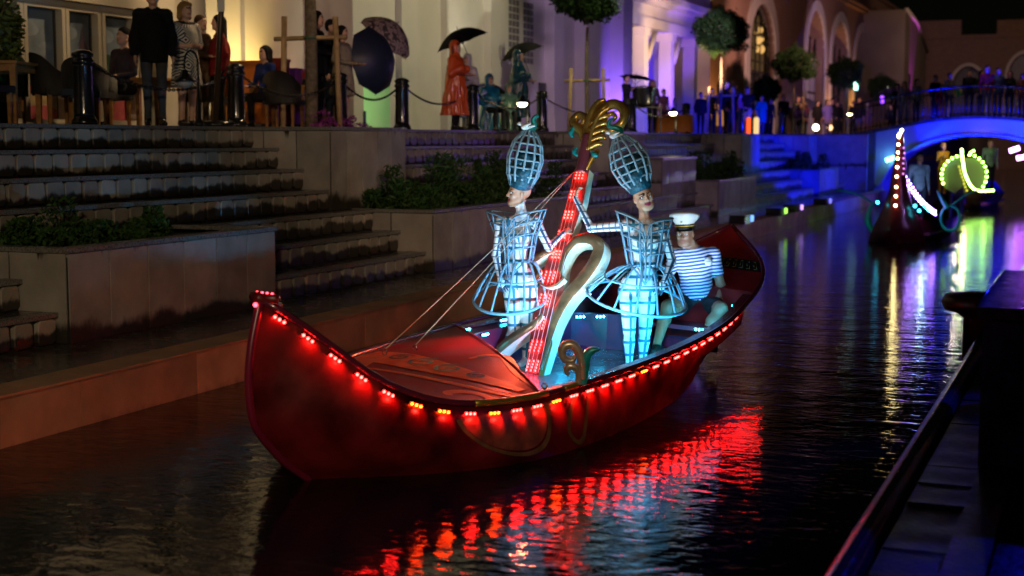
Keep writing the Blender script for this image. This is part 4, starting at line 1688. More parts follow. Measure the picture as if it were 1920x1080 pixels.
def stakes(t, n=2, h=1.75, rr=.45, rot=0.0):
    for i in range(n):
        a = 2 * math.pi * i / n + rot
        m = MB()
        m.tube([(0, 0, 0), (-.05 * math.cos(a), -.05 * math.sin(a), h)], .045, 8)
        m.build('stake', MT['stake'], t, (rr * math.cos(a), rr * math.sin(a), 0))
    m = MB()
    a = rot
    c, s = math.cos(a), math.sin(a)
    m.tube([(-(rr + .12) * c, -(rr + .12) * s, h * .80), ((rr + .12) * c, (rr + .12) * s, h * .82)], .035, 4)
    m.build('cross_bar', MT['stake'], t)
    m = MB()
    m.tube([(.10 * math.cos(q), .10 * math.sin(q), h * .81) for q in [R(k) for k in range(0, 360, 30)]], .014, 5, closed=True)
    m.build('green_tie', mat('green_tie', (.01, .15, .08), .6), t)


TR_ = [(-11.6, 19.72, 4.6, .085, 2, 'slender staked young tree with pale pine stakes beside the dark-haired spectator', 2),
       (-12.0, 33.9, 3.12, .05, 2, 'tied round-crowned tree rising above the first performer', 0),
       (-12.0, 47.4, 3.10, .05, 2, 'large round-crowned tree before the cornice and the violet light', 1),
       (-12.0, 59.6, 2.62, .05, 2, 'compact round-crowned tree between the big arched window and the arches', 0),
       (-12.0, 72.4, 2.75, .05, 0, 'round-crowned tree half lit deep blue', 1),
       (-12.0, 85.4, 2.50, .05, 0, 'farthest dark round-crowned tree of the row', 0)]
for i, (x, y, h, r, ns, lab, ci) in enumerate(TR_):
    t = thing('round_tree', lab, 'tree', (x, y, ZT), i * 1.3, 'round-crowned trees planted along the terrace')
    trunk(t, h - .5 if ci < 2 else 4.6, r)
    if ns:
        stakes(t, 2, 1.75 if i == 0 else 1.6, .45, PSI - i * 1.3)
    ci = ci % 2
    zc = h + (.35 if i else .9)
    inst('crown', CR[ci][0], t, (0, 0, zc), i * 2.1)
    inst('limbs', CR[ci][1], t, (0, 0, zc), i * 2.1)
spot('tree_blue_spot', (-9.5, 70.5, 2.6), (-11.6, 72.6, 5.6), 700, (.01, .03, 1), 40, .6, .05)
# small dark ball topiary
t = thing('potted_ball_tree', 'small dark ball-shaped potted tree in front of the tall arched window', 'tree', (-12.0, 54.4, ZT))
trunk(t, 1.5, .035)
inst('crown', CR[0][0], t, (0, 0, 1.75), 1.0, (.62, .62, .72))
m = MB()
m.lathe([(.2, 0), (.27, .42), (.29, .45), (.24, .45)], 16)
m.build('pot', MT['iron'], t)
# bushy shrub at the left edge
t = thing('potted_shrub', 'bright leafy shrub at the far left edge before the cafe window', 'shrub', (-13.0, 14.3, ZT))


def f():
    d = Vector((random.gauss(0, 1), random.gauss(0, 1), random.gauss(0, 1))).normalized()
    p = Vector((0, 0, 1.15)) + Vector((d.x * .38, d.y * .38, d.z * .62)) * random.random() ** .35
    return p, d


leaf_cloud('foliage', 1500, f, .085, mat('bright_leaf', (.09, .13, .02), .5, vary=.5, vscale=9), parent=t)
m = MB()
for k in range(5):
    m.tube([(0, 0, .4), (random.uniform(-.1, .1), random.uniform(-.1, .1), .9), (random.uniform(-.3, .3), random.uniform(-.3, .3), 1.6)], .012, 5)
m.build('stems', MT['bark'], t)
m = MB()
m.lathe([(.18, 0), (.25, .45), (.27, .5), (.22, .5)], 16)
m.build('pot', MT['iron'], t)
# flowers at the foot of the staked tree
FL = mat('purple_petals', (.25, .03, .22), .5)
o = plant_bed(19.2, 20.6, -11.5, -11.1, ZT - .02, .22, 700, .05, 10)
kind(o, 'stuff')
o.data.materials.clear()
o.data.materials.append(FL)

# slanting brown pole of a furled parasol
t = thing('parasol_pole', 'brown slanting pole of a large parasol beside the patterned dress', 'pole', (-11.25, 16.55, ZT))
c, s = math.cos(PSI), math.sin(PSI)
m = MB()
m.tube([(0, 0, 0), (.20 * c, .20 * s, 2.7)], .048, 4)
m.build('pole', MT['pole'], t)
m = MB()
m.lathe([(.28, 0), (.28, .06), (.06, .09)], 16)
m.build('foot', MT['iron'], t)
m = MB()
m.lathe([(1.35, 2.62), (1.30, 2.66), (.7, 2.95), (.05, 3.2)], 10, (.2 * c, .2 * s, 0))
m.build('canopy', mat('brown_canvas', (.10, .05, .03), .8), t)
m = MB()
m.box(-.05, .05, -.056, -.050, 0, .17)
o = m.build('white_notice', mat('paper', (.7, .68, .6), .6), t, (.125 * c, .125 * s, 1.55))
o.rotation_euler = (0, 0, PSI)


# ------------------------------------------------------------------ cafe furniture
def table(lab, x, y, w, d, h=.75, rz=0, cloth=None, grp='cafe tables on the terrace'):
    t = thing('cafe_table', lab, 'table', (x, y, ZT), rz, grp)
    m = MB()
    m.box(-w / 2, w / 2, -d / 2, d / 2, h - .035, h)
    m.build('tabletop', MT['wood'], t)
    m = MB()
    for a in (-1, 1):
        m.box(-w / 2 + .05, w / 2 - .05, a * (d / 2 - .06) - .012, a * (d / 2 - .06) + .012, h - .12, h - .036)
        m.box(a * (w / 2 - .06) - .012, a * (w / 2 - .06) + .012, -d / 2 + .08, d / 2 - .08, h - .12, h - .036)
    m.build('apron', MT['wood'], t)
    l = MB()
    l.hexa([(-.028, -.028, 0), (.028, -.028, 0), (.028, .028, 0), (-.028, .028, 0), (-.036, -.036, h - .036), (.036, -.036, h - .036), (.036, .036, h - .036), (-.036, .036, h - .036)])
    lm = l.mesh('leg', [MT['wood']])
    for a in (-1, 1):
        for b in (-1, 1):
            inst('leg', lm, t, (a * (w / 2 - .06), b * (d / 2 - .06), 0))
    return t


def chair_proto():
    t = thing('wicker_chair', '', 'chair', (0, 0, ZT), 0, 'black wicker armchairs on the terrace')
    m = MB()
    m.box(-.27, .27, -.26, .26, .38, .46)
    m.build('seat', MT['wicker'], t)
    m = MB()
    prof = [(.29 * math.sin(R(a)), .05 + .26 * math.cos(R(a))) for a in range(-85, 86, 17)]
    hs = [.66, .72, .80, .86, .89, .90, .89, .86, .80, .72, .66]
    vs = []
    for (x, y), h in zip(prof, hs):
        vs += [(x, y, .40), (x, y, h), (x * 1.13, y * 1.1 + .02, h + .01), (x * 1.1, y * 1.08 + .01, .40)]
    fs = []
    for i in range(len(prof) - 1):
        a, b = 4 * i, 4 * i + 4
        fs += [(a, b, b + 1, a + 1), (a + 1, b + 1, b + 2, a + 2), (a + 2, b + 2, b + 3, a + 3)]
    m.add(vs, fs, 0, True)
    m.build('backrest', MT['wicker'], t)
    l = MB()
    l.hexa([(-.018, -.018, 0), (.018, -.018, 0), (.018, .018, 0), (-.018, .018, 0), (-.024, -.024, .38), (.024, -.024, .38), (.024, .024, .38), (-.024, .024, .38)])
    lm = l.mesh('leg', [MT['wood']])
    for a in (-1, 1):
        for b in (-1, 1):
            inst('leg', lm, t, (a * .22, b * .21, 0))
    return t


table('wooden cafe table with square legs at the left edge', -12.55, 13.75, .95, 1.0, .76, PSI)
table('wooden cafe table behind the man in the black jacket', -13.1, 17.55, .9, .9, .72, .1)
table('wooden cafe table beside the woman in the blue top', -12.75, 20.9, 1.0, 1.1, .72, .2)
ch0 = chair_proto()
CH = [(-12.2, 14.55, 2.6, 'black wicker armchair with its back to the nearest bollard'),
      (-13.1, 14.5, .4, 'black wicker armchair on the far side of the left table'),
      (-12.6, 15.6, 3.4, 'black wicker armchair just right of the nearest bollard'),
      (-12.1, 13.1, 1.8, 'black wicker armchair at the left edge under the table'),
      (-13.1, 16.6, 3.0, 'black wicker armchair where the man in the dark shirt sits'),
      (-12.4, 18.0, 3.3, 'black wicker armchair between the dress and the bollard'),
      (-12.1, 19.75, 3.3, 'black wicker armchair where the woman in the blue top sits'),
      (-12.7, 22.0, 1.4, 'black wicker armchair behind the staked tree')]
for i, (x, y, rz, lab) in enumerate(CH):
    o = ch0 if i == 0 else copy_tree(ch0)
    o.location = (x, y, ZT)
    o.rotation_euler = (0, 0, rz)
    tag(o, lab, 'chair', 'black wicker armchairs on the terrace')


def crate(name, lab, cat, x, y, w, d, h, m_, legs=True, rz=0.2):
    t = thing(name, lab, cat, (x, y, ZT), rz)
    m = MB()
    z = .10
    m.box(-w / 2, w / 2, -d / 2, d / 2, z, h)
    m.build('body', m_, t)
    m = MB()
    m.box(-w / 2 - .02, w / 2 + .02, -d / 2 - .02, d / 2 + .02, h + .001, h + .05)
    m.build('lid', m_, t)
    l = MB()
    l.box(-.03, .03, -.03, .03, 0, z - .001)
    lm = l.mesh('foot', [MT['iron']])
    for a in (-1, 1):
        for b in (-1, 1):
            inst('foot', lm, t, (a * (w / 2 - .05), b * (d / 2 - .05), 0))
    return t


crate('storage_cabinet', 'orange cabinet glowing in the yellow lamp light behind the seated woman', 'cabinet', -13.7, 21.2, .75, .5, 1.12, mat('orange_lacquer', (.75, .20, .02), .4))
crate('storage_cabinet', 'tall red cabinet with a moulded lid right of the seated woman', 'cabinet', -13.6, 21.95, .30, .5, 1.2, mat('red_lacquer', (.40, .03, .02), .4))
crate('display_panel', 'violet panel standing behind the left stake of the young tree', 'panel', -13.5, 22.35, .22, .3, 1.05, mat('violet_lacquer', (.38, .10, .50), .4))
t = crate('play_house', 'patchwork play box of red, teal, blue and pink panels behind the staked tree', 'play box', -13.3, 22.95, .8, .5, 1.05, mat('pink_panel', (.50, .16, .28), .5))
for (a, b, z0, z1, mm) in ((-.45, .45, .86, 1.04, (.35, .03, .02)), (-.45, .1, .55, .84, (.03, .26, .28)), (.0, .45, .50, .84, (.04, .08, .28)), (-.1, .44, .2, .48, (.40, .05, .07))):
    m = MB()
    m.box(a, b, -.27, -.252, z0, z1)
    m.build('panel', mat('play_panel_paint', mm, .5), t)
# serving table with urn, orange cloth table
t = thing('serving_table', 'black-draped serving table with a steel urn beside the guest under the flat umbrella', 'table', (-11.95, 38.6, ZT), .3)
m = MB()
m.box(-.5, .5, -.35, .35, .70, .74)
m.build('tabletop', MT['iron'], t)
m = MB()
for a in (-.45, .45):
    for b in (-.3, .3):
        m.box(a - .02, a + .02, b - .02, b + .02, 0, .699)
m.build('legs', MT['iron'], t)
m = MB()
m.lathe([(.22, .0), (.30, .12), (.31, .45), (.34, .50), (.34, .54), (.05, .58)], 20)
u = m.build('steel_urn', mat('brushed_steel', (.45, .45, .45), .25, 1), None, (-11.9, 38.3, ZT + .742))
tag(u, 'large brushed steel urn standing on the black serving table', 'urn')
t = thing('cloth_table', 'low table under a hanging orange cloth below the second lantern', 'table', (-11.7, 40.8, ZT), .2)
m = MB()
n = 40
top, bot = [], []
for i in range(n):
    a = 2 * math.pi * i / n
    sx = .52 * math.copysign(abs(math.cos(a)) ** .5, math.cos(a))
    sy = .42 * math.copysign(abs(math.sin(a)) ** .5, math.sin(a))
    top.append((sx, sy, .55))
    w = 1.08 + .05 * math.sin(i * 2.4)
    bot.append((sx * w, sy * w, .03))
m.add(top + bot, [(i, (i + 1) % n, n + (i + 1) % n, n + i) for i in range(n)] + [tuple(range(n))], 0, True)
m.build('orange_cloth', mat('orange_cloth', (.75, .26, .02), .6, bump=.2), t)
m = MB()
for a in (-.4, .4):
    for b in (-.3, .3):
        m.box(a - .02, a + .02, b - .02, b + .02, 0, .54)
m.build('legs', MT['iron'], t)
t = thing('lit_post', 'slim red glowing post on the terrace edge before the seated crowd', 'lamp', (-11.1, 47.7, ZT - .22))
m = MB()
m.lathe([(.07, .06), (.075, .75), (.04, .80)], 12)
m.build('glow_tube', glow('red_orange_tube', (1, .10, .02), 1.6), t)
m = MB()
m.lathe([(.10, 0), (.10, .055)], 12)
m.build('base', MT['iron'], t)
t = thing('lit_post', 'slim cream glowing post right of the red one', 'lamp', (-11.1, 48.85, ZT - .2))
m = MB()
m.lathe([(.09, .06), (.095, .75), (.04, .80)], 12)
m.build('glow_tube', glow('cream_tube', (1, .66, .26), 1.1), t)
m = MB()
m.lathe([(.11, 0), (.11, .055)], 12)
m.build('base', MT['iron'], t)
# information stand below the navy umbrella
t = thing('info_stand', 'slim white stand with a small tilted dark panel beside the lit doorway', 'stand', (-13.0, 25.6, ZT), PSI)
m = MB()
m.box(-.03, .03, -.02, .02, 0, .62)
m.build('post', MT['frame'], t)
m = MB()
m.hexa([(-.14, -.02, .70), (.10, -.02, .52), (.10, .16, .52), (-.14, .16, .70), (-.14, -.02, .72), (.10, -.02, .54), (.10, .16, .54), (-.14, .16, .72)])
m.build('panel', MT['iron'], t)


# ------------------------------------------------------------------ umbrellas
def umbrella(lab, tip, axis, rad, cm, name='umbrella', shaft=.85, depth=.30, n=8, mats=None):
    """axis: unit direction of the tip"""
    t = thing(name, lab, 'umbrella', tip)
    ax = Vector(axis).normalized()
    q = ax.to_track_quat('Z', 'Y')
    t.rotation_mode = 'QUATERNION'
    t.rotation_quaternion = q
    m = MB()
    rings = 7
    vs = [(0, 0, 0)]
    seg = n * 4
    for i in range(1, rings + 1):
        u = i / rings
        for j in range(seg):
            a = 2 * math.pi * j / seg
            fr = (j % 4) / 4
            dip = math.sin(math.pi * fr)
            r = rad * u * (1 - .07 * dip * u)
            z = -depth * rad * 2 * (u ** 2.1) * .9 + .025 * dip * u * rad
            vs.append((r * math.cos(a), r * math.sin(a), z))
    fs = [(0, 1 + j, 1 + (j + 1) % seg) for j in range(seg)]
    mi = [0] * seg
    m.add(vs[:1 + seg], fs)
    for j in range(0, n):
        pass
    m2 = MB()
    mm = cm if isinstance(cm, list) else [cm]
    fs2, ms2 = [], []
    for i in range(rings):
        for j in range(seg):
            g = (j // 4) % len(mm)
            if i == 0:
                fs2.append((0, 1 + j, 1 + (j + 1) % seg))
            else:
                a = 1 + (i - 1) * seg
                b = a + seg
                fs2.append((a + j, b + j, b + (j + 1) % seg, a + (j + 1) % seg))
            ms2.append(g)
    m2.v = vs
    m2.f = fs2
    m2.m = ms2
    m2.s = [True] * len(fs2)
    m2.build('canopy', mm, t)
    m = MB()
    m.tube([(0, 0, .06), (0, 0, -shaft)], .006, 6)
    m.tube([(0, 0, -shaft + .02), (0, 0, -shaft - .08)], .014, 8)
    m.build('shaft', MT['iron'], t)
    m = MB()
    for j in range(n):
        a = 2 * math.pi * j / n
        pts = [(rad * u * math.cos(a), rad * u * math.sin(a), -depth * rad * 2 * (u ** 2.1) * .9 - .006) for u in (0, .25, .5, .75, 1.02)]
        m.tube(pts, .003, 4)
        m.tube([(0, 0, -.30), pts[2]], .003, 4)
    m.build('ribs', MT['iron'], t)
    return t


def pattern_mat():
    m = bpy.data.materials.new('floral_umbrella_cloth')
    m.use_nodes = True
    nt = m.node_tree
    b = nt.nodes['Principled BSDF']
    tc = nt.nodes.new('ShaderNodeTexCoord')
    n = nt.nodes.new('ShaderNodeTexNoise')
    n.inputs['Scale'].default_value = 13
    n.inputs['Detail'].default_value = 4
    nt.links.new(tc.outputs['Object'], n.inputs['Vector'])
    cr = nt.nodes.new('ShaderNodeValToRGB')
    cr.color_ramp.interpolation = 'CONSTANT'
    cr.color_ramp.elements[0].color = (.06, .04, .045, 1)
    cr.color_ramp.elements[1].position = .47
    cr.color_ramp.elements[1].color = (.42, .30, .28, 1)
    e = cr.color_ramp.elements.new(.58)
    e.color = (.16, .11, .12, 1)
    e = cr.color_ramp.elements.new(.64)
    e.color = (.50, .38, .30, 1)
    nt.links.new(n.outputs['Fac'], cr.inputs[0])
    nt.links.new(cr.outputs[0], b.inputs['Base Color'])
    return m


RT, FW = Vector((math.cos(PSI), math.sin(PSI), 0)), Vector((-math.sin(PSI), math.cos(PSI), 0))


def dirv(r, f, u):
    return (RT * r + FW * f + Vector((0, 0, u))).normalized()


NAVY = mat('navy_umbrella_cloth', (.020, .026, .055), .45)
BLK = mat('black_umbrella_cloth', (.004, .004, .005), .7, spec=.15)
umbrella('large navy umbrella tipped sideways towards the water', (-11.6, 22.3, 3.62), dirv(.80, -.55, .12), .60, NAVY, depth=.30)
umbrella('patterned brown and cream umbrella held behind the navy one', (-11.9, 23.3, 4.28), dirv(.62, -.25, .72), .56, pattern_mat(), depth=.34)
umbrella('black umbrella with a thin spike over the orange raincoat', (-11.7, 25.5, 4.33), dirv(-.36, -.10, .92), .54, BLK, depth=.27)
umbrella('black umbrella over the man in the teal raincoat', (-11.9, 29.1, 4.28), dirv(-.36, -.05, .93), .50, BLK, depth=.27)
umbrella('flat black umbrella held out over the serving table', (-12.3, 38.9, 4.03), dirv(.12, 0, 1), .50, BLK, depth=.12)
umbrella('low umbrella with rainbow gores behind the crouching people', (-12.0, 27.9, 3.38), dirv(.25, -.1, .95), .52,
         [BLK, mat('umbrella_green', (.03, .25, .03), .5), mat('umbrella_yellow', (.5, .42, .03), .5), mat('umbrella_blue', (.03, .05, .35), .5), mat('umbrella_red', (.3, .03, .03), .5), BLK, mat('umbrella_violet', (.1, .03, .25), .5), BLK], depth=.28)
umbrella('lilac umbrella above the crowd at the start of the bridge', (-7.9, 60.0, 4.35), dirv(0, 0, 1), .75, mat('lilac_cloth', (.30, .26, .48), .5), depth=.2)
umbrella('green and yellow umbrella held low on the bridge', (-5.15, 54.4, 4.15), dirv(.1, -.5, .8), .45, [mat('green_cloth', (.02, .2, .08), .5), mat('yellow_cloth', (.35, .33, .04), .5)], depth=.25)


# ------------------------------------------------------------------ spectators
def std_body(pose='down', female=True, H=1.0, seated=False):
    """local frame: the person faces -y, feet at z = 0"""
    P = []
    zh = .93 if not seated else .50
    dz = zh - .93
    z = lambda a: a + dz
    sw = .165 if female else .195
    hw = .095
    hipw = .150 if female else .140
    P += [_ell((0, 0, z(.95)), (hipw, .105, .12), .05, 'top'),
          _ell((0, -.005, z(1.10)), (.125 if female else .145, .10, .15), .06, 'top'),
          _ell((0, 0, z(1.29)), (sw * .92, .11, .15), .06, 'top'),
          _cone((-sw * .85, 0, z(1.41)), (sw * .85, 0, z(1.41)), .062, .062, .04, 'top'),
          _cone((0, .01, z(1.42)), (0, -.005, z(1.53)), .052, .048, .03, 'skin')]
    if female:
        P += [_ell((-.07, -.085, z(1.27)), (.06, .05, .06), .04, 'top'), _ell((.07, -.085, z(1.27)), (.06, .05, .06), .04, 'top')]
    hp, M = head_prims((0, -.015, z(1.63)), (0, -1, 0), (0, 0, 1), 1.0, female, makeup=False)
    P += hp
    A = {'down': ((1.12, .04, .22), (.88, -.04, .23)), 'fold': ((1.13, .0, .24), (1.12, -.20, .02)),
         'hold': ((1.15, -.06, .22), (1.28, -.24, .12)), 'front': ((1.14, -.04, .22), (1.10, -.26, .14)), 'hip': ((1.13, .08, .28), (.95, -.05, .18))}
    for s in (-1, 1):
        a = A[pose] if not (pose == 'hold' and s == 1) else A['down']
        sh = (s * sw, .0, z(1.40))
        el = (s * a[0][2], a[0][1], z(a[0][0]))
        wr = (s * a[1][2], a[1][1], z(a[1][0]))
        P.append(_cone(sh, el, .054, .042, .03, 'top'))
        P.append(_cone(el, wr, .042, .030, .02, 'sleeve'))
        d = vec(wr) - vec(el)
        P += hand_prims(wr, d, (-s, 0, 0) if pose == 'down' else (0, 0, 1), 1.0, .5, .1, 'skin', s)
        if not seated:
            P.append(_cone((s * hw, 0, .90), (s * .09, -.012, .50), .088 if female else .085, .058, .04, 'bottom'))
            P.append(_cone((s * .09, -.01, .50), (s * .09, .012, .10), .058, .040, .03, 'shin'))
            P.append(_cone((s * .09, .03, .045), (s * .105, -.13, .035), .045, .038, .03, 'shoe'))
            P.append(_cone((s * .09, .012, .16), (s * .09, .02, .05), .042, .042, .02, 'shoe'))
        else:
            P.append(_cone((s * hw, 0, .50), (s * .11, -.42, .49), .085, .060, .04, 'bottom'))
            P.append(_cone((s * .11, -.42, .49), (s * .11, -.40, .10), .058, .042, .03, 'shin'))
            P.append(_cone((s * .11, -.38, .045), (s * .12, -.54, .035), .045, .038, .03, 'shoe'))
    return P, (0, -.015, z(1.63)), M


TAGS = {'skin': 0, 'top': 1, 'sleeve': 2, 'bottom': 3, 'shin': 4, 'shoe': 5, 'brow': 6, 'lip': 7, 'shadow': 0}
BG = [MT['skin'], MT['skin'], MT['skin'], MT['skin'], MT['skin'], MT['iron'], MT['brow'], MT['lip_n']]
TEMPL = {}
for key, ps, fem, seat in (('f_down', 'down', True, False), ('m_down', 'down', False, False), ('f_fold', 'fold', True, False), ('f_hold', 'hold', True, False),
                           ('m_hold', 'hold', False, False), ('m_front', 'front', False, False), ('f_front', 'front', True, False), ('f_seat', 'front', True, True), ('m_seat', 'front', False, True)):
    P, hc, hM = std_body(ps, fem, seated=seat)
    TEMPL[key] = (sdf_mesh('person_' + key, P, .0135, BG, TAGS), hc)


def hair_mesh(style):
    c = vec((0, -.015, 0))
    P = [_ell(c + (0, .022, .045), (.083, .094, .082), .02, 'hair')]
    if style == 'long':
        P += [_cone((-.055, .04, .02), (-.075, .05, -.24), .045, .030, .05, 'hair'), _cone((.055, .04, .02), (.075, .05, -.24), .045, .030, .05, 'hair'),
              _cone((0, .07, .0), (0, .085, -.27), .055, .045, .05, 'hair'), _cone((-.06, -.03, .06), (-.078, -.02, -.10), .022, .022, .03, 'hair'), _cone((.06, -.03, .06), (.078, -.02, -.10), .022, .022, .03, 'hair')]
    elif style == 'bob':
        P += [_cone((-.06, .02, .02), (-.085, .02, -.10), .045, .038, .05, 'hair'), _cone((.06, .02, .02), (.085, .02, -.10), .045, .038, .05, 'hair'), _cone((0, .065, .0), (0, .075, -.12), .06, .05, .05, 'hair'), _cone((-.05, -.055, .075), (.05, -.055, .075), .026, .026, .03, 'hair')]
    else:
        P += [_ell(c + (0, .045, -.005), (.078, .066, .075), .03, 'hair')]
    return sdf_mesh('hair', P, .011, [MT['brow']], {'hair': 0})


HAIR = {s: hair_mesh(s) for s in ('long', 'bob', 'short')}


def coat_mesh(kind_, seated=False):
    dz = -.43 if seated else 0
    if kind_ == 'dress':
        P = [_cone((0, .0, 1.15), (0, .0, .62), .155, .215, .06, 'c'), _ell((0, -.01, 1.25), (.185, .14, .17), .06, 'c'), _cone((-.14, 0, 1.38), (.14, 0, 1.38), .075, .075, .05, 'c')]
        for s in (-1, 1):
            P.append(_cone((s * .17, 0, 1.39), (s * .235, .01, 1.16), .075, .066, .03, 'c'))
    elif kind_ == 'raincoat':
        P = [_cone((0, .0, 1.2), (0, .02, .32), .185, .27, .06, 'c'), _ell((0, -.01, 1.25), (.21, .16, .2), .06, 'c'), _cone((-.15, 0, 1.38), (.15, 0, 1.38), .09, .09, .05, 'c')]
        for s in (-1, 1):
            P.append(_cone((s * .18, 0, 1.38), (s * .24, .0, 1.12), .085, .08, .04, 'c'))
            P.append(_cone((s * .24, 0, 1.12), (s * .15, -.18, 1.22), .075, .07, .04, 'c'))
        P.append(_ell((0, .02, 1.66), (.105, .115, .13), .02, 'c'))
        P.append(_ell((0, -.10, 1.62), (.075, .08, .09), .02, 'c', sub=True))
        P.append(_cone((0, .02, 1.50), (0, .02, 1.58), .11, .09, .05, 'c'))
    else:  # jacket
        P = [_cone((0, .0, 1.2), (0, .0, .83), .160, .172, .10, 'c'), _ell((0, -.0, 1.22), (.185, .135, .22), .10, 'c'), _cone((-.150, 0, 1.365), (-.05, 0, 1.435), .060, .055, .04, 'c'), _cone((.150, 0, 1.365), (.05, 0, 1.435), .060, .055, .04, 'c')]
        for s in (-1, 1):
            P.append(_cone((s * .175, 0, 1.365), (s * .225, .04, 1.12), .068, .060, .03, 'c'))
            P.append(_cone((s * .235, .04, 1.12), (s * .235, -.02, .92), .066, .056, .03, 'c'))
    me = sdf_mesh(kind_, P, .014, [MT['iron']], {'c': 0}, hem={'dress': .56, 'raincoat': .30, 'jacket': .80}[kind_])
    co = np.zeros(len(me.vertices) * 3, np.float32)
    me.vertices.foreach_get('co', co)
    co = co.reshape(-1, 3)
    th = np.arctan2(co[:, 1], co[:, 0])
    amp = {'dress': .05, 'raincoat': .085, 'jacket': .02}[kind_] * np.clip(1.25 - co[:, 2], 0, 1)
    f = 1 + amp * (np.sin(9 * th + 3 * np.sin(4.1 * co[:, 2])) + .6 * np.sin(17 * th + 5 * co[:, 2]))
    f += .012 * np.sin(31 * co[:, 2] + 4 * np.sin(3 * th)) * (co[:, 2] < 1.5)
    co[:, 0] *= f
    co[:, 1] *= f
    me.vertices.foreach_set('co', co.ravel())
    me.update()
    return me


COAT = {k: coat_mesh(k) for k in ('dress', 'raincoat', 'jacket')}
CM = {}


def cmat(c, rough=.7):
    k = (tuple(c), rough)
    if k not in CM:
        CM[k] = mat('cloth', c, .85, vary=.35, vscale=7, bump=.9, bscale=9, spec=.2)
    return CM[k]


def diamond_mat():
    m = bpy.data.materials.new('black_white_diamond_print')
    m.use_nodes = True
    nt = m.node_tree
    N, Lk = nt.nodes, nt.links
    b = N['Principled BSDF']
    tc = N.new('ShaderNodeTexCoord')
    sp = N.new('ShaderNodeSeparateXYZ')
    Lk.new(tc.outputs['Object'], sp.inputs[0])

    def mt(op, a, c=None):
        n = N.new('ShaderNodeMath')
        n.operation = op
        for i, x in enumerate((a, c)):
            if x is None:
                continue
            if isinstance(x, (int, float)):
                n.inputs[i].default_value = x
            else:
                Lk.new(x, n.inputs[i])
        return n.outputs[0]
    X = mt('ADD', mt('MULTIPLY', sp.outputs['X'], 3.4), mt('MULTIPLY', sp.outputs['Y'], 1.2))
    Z = mt('MULTIPLY', sp.outputs['Z'], 2.9)
    dx = mt('ABSOLUTE', mt('SUBTRACT', mt('FRACT', X), .5))
    dz_ = mt('ABSOLUTE', mt('SUBTRACT', mt('FRACT', Z), .5))
    d = mt('ADD', dx, dz_)
    s = mt('GREATER_THAN', mt('FRACT', mt('MULTIPLY', d, 7.5)), .46)
    mx = N.new('ShaderNodeMix')
    mx.data_type = 'RGBA'
    mx.inputs[6].default_value = (.012, .012, .014, 1)
    mx.inputs[7].default_value = (.60, .57, .50, 1)
    Lk.new(s, mx.inputs[0])
    Lk.new(mx.outputs[2], b.inputs['Base Color'])
    b.inputs['Roughness'].default_value = .7
    return m


SK = {'s': MT['skin'], 't': MT['skin_tan']}
K, W_, NV, GR, BR, DN = (.012, .012, .014), (.55, .53, .5), (.02, .025, .05), (.12, .12, .12), (.09, .05, .03), (.035, .045, .075)


def person(lab, tm, x, y, hgt=1.7, rz=0.0, top=K, sleeve=None, bottom=K, shin=None, hair='short', hc=(.02, .013, .01), coat=None, cc=None, grp='spectators on the terrace', z=ZT, sk='s'):
    me, hcen = TEMPL[tm]
    s = hgt / 1.74 if 'seat' not in tm else hgt
    t = bpy.data.objects.new('person', me)
    link(t)
    t.location = (x, y, z)
    t.rotation_euler = (0, 0, rz + PSI)
    t.scale = (s, s, s)
    tag(t, lab, 'person', grp)
    sl = sleeve if sleeve is not None else top
    sn = shin if shin is not None else bottom
    for i, c in enumerate((SK[sk], top, sl, bottom, sn)):
        t.material_slots[i].link = 'OBJECT'
        t.material_slots[i].material = SK[sk] if (isinstance(c, str)) else (c if not isinstance(c, tuple) else cmat(c))
    h = inst('hair', HAIR[hair], t, (hcen[0], hcen[1] + .015, hcen[2]))
    h.material_slots[0].link = 'OBJECT'
    h.material_slots[0].material = cmat(hc, .5)
    if coat:
        o = inst(coat, COAT[coat], t, (0, 0, -.43 if 'seat' in tm else 0))
        o.material_slots[0].link = 'OBJECT'
        o.material_slots[0].material = cc if not isinstance(cc, tuple) else cmat(cc)
    return t


SKN = 'skin'
person('tall man in a black jacket and grey jeans, hands behind him, above the left steps', 'm_down', -11.7, 15.83, 1.84, .3, K, None, (.06, .065, .075), None, 'short', BR, 'jacket', (.008, .008, .009))
person('blonde woman with folded arms in a black and white diamond-print dress', 'f_fold', -11.7, 16.55, 1.7, .9, K, SKN, SKN, SKN, 'bob', (.34, .19, .06), 'dress', diamond_mat())
person('man in a dark shirt seated at the cafe table, turning his head', 'm_seat', -13.2, 17.17, 1.1, -.6, (.05, .035, .045), None, K, None, 'short', K)
person('short-haired woman in a brown cardigan facing a friend', 'f_front', -12.2, 17.63, 1.62, 1.1, (.10, .06, .035), None, (.14, .09, .05), None, 'short', (.10, .055, .03))
person('dark-haired woman in a red jacket talking close to her friend', 'f_down', -12.0, 17.8, 1.63, -1.2, (.22, .02, .02), None, K, None, 'long', K, 'jacket', (.25, .02, .02))
person('woman with long dark hair in a blue top seated before the yellow glow', 'f_seat', -12.4, 19.68, 1.0, -.7, (.015, .03, .16), None, K, None, 'long', K)
person('woman with long black hair looking up, dressed in black, beside the tree stake', 'f_front', -11.9, 20.45, 1.90, 1.4, (.010, .010, .012), None, K, None, 'long', (.008, .007, .007), 'jacket', (.010, .010, .012))
person('dark-haired youth in jeans behind the woman in black', 'm_down', -11.8, 20.73, 1.78, 1.2, K, None, DN, None, 'short', K)
person('dark-haired woman in a beige raincoat reaching for her phone by the navy umbrella', 'f_front', -11.5, 20.56, 1.66, 1.2, (.30, .25, .18), None, SKN, SKN, 'long', K, 'dress', (.32, .27, .20))
orange = mat('wet_orange_plastic', (.75, .10, .02), .22, coat=.5, bump=.5, bscale=12)
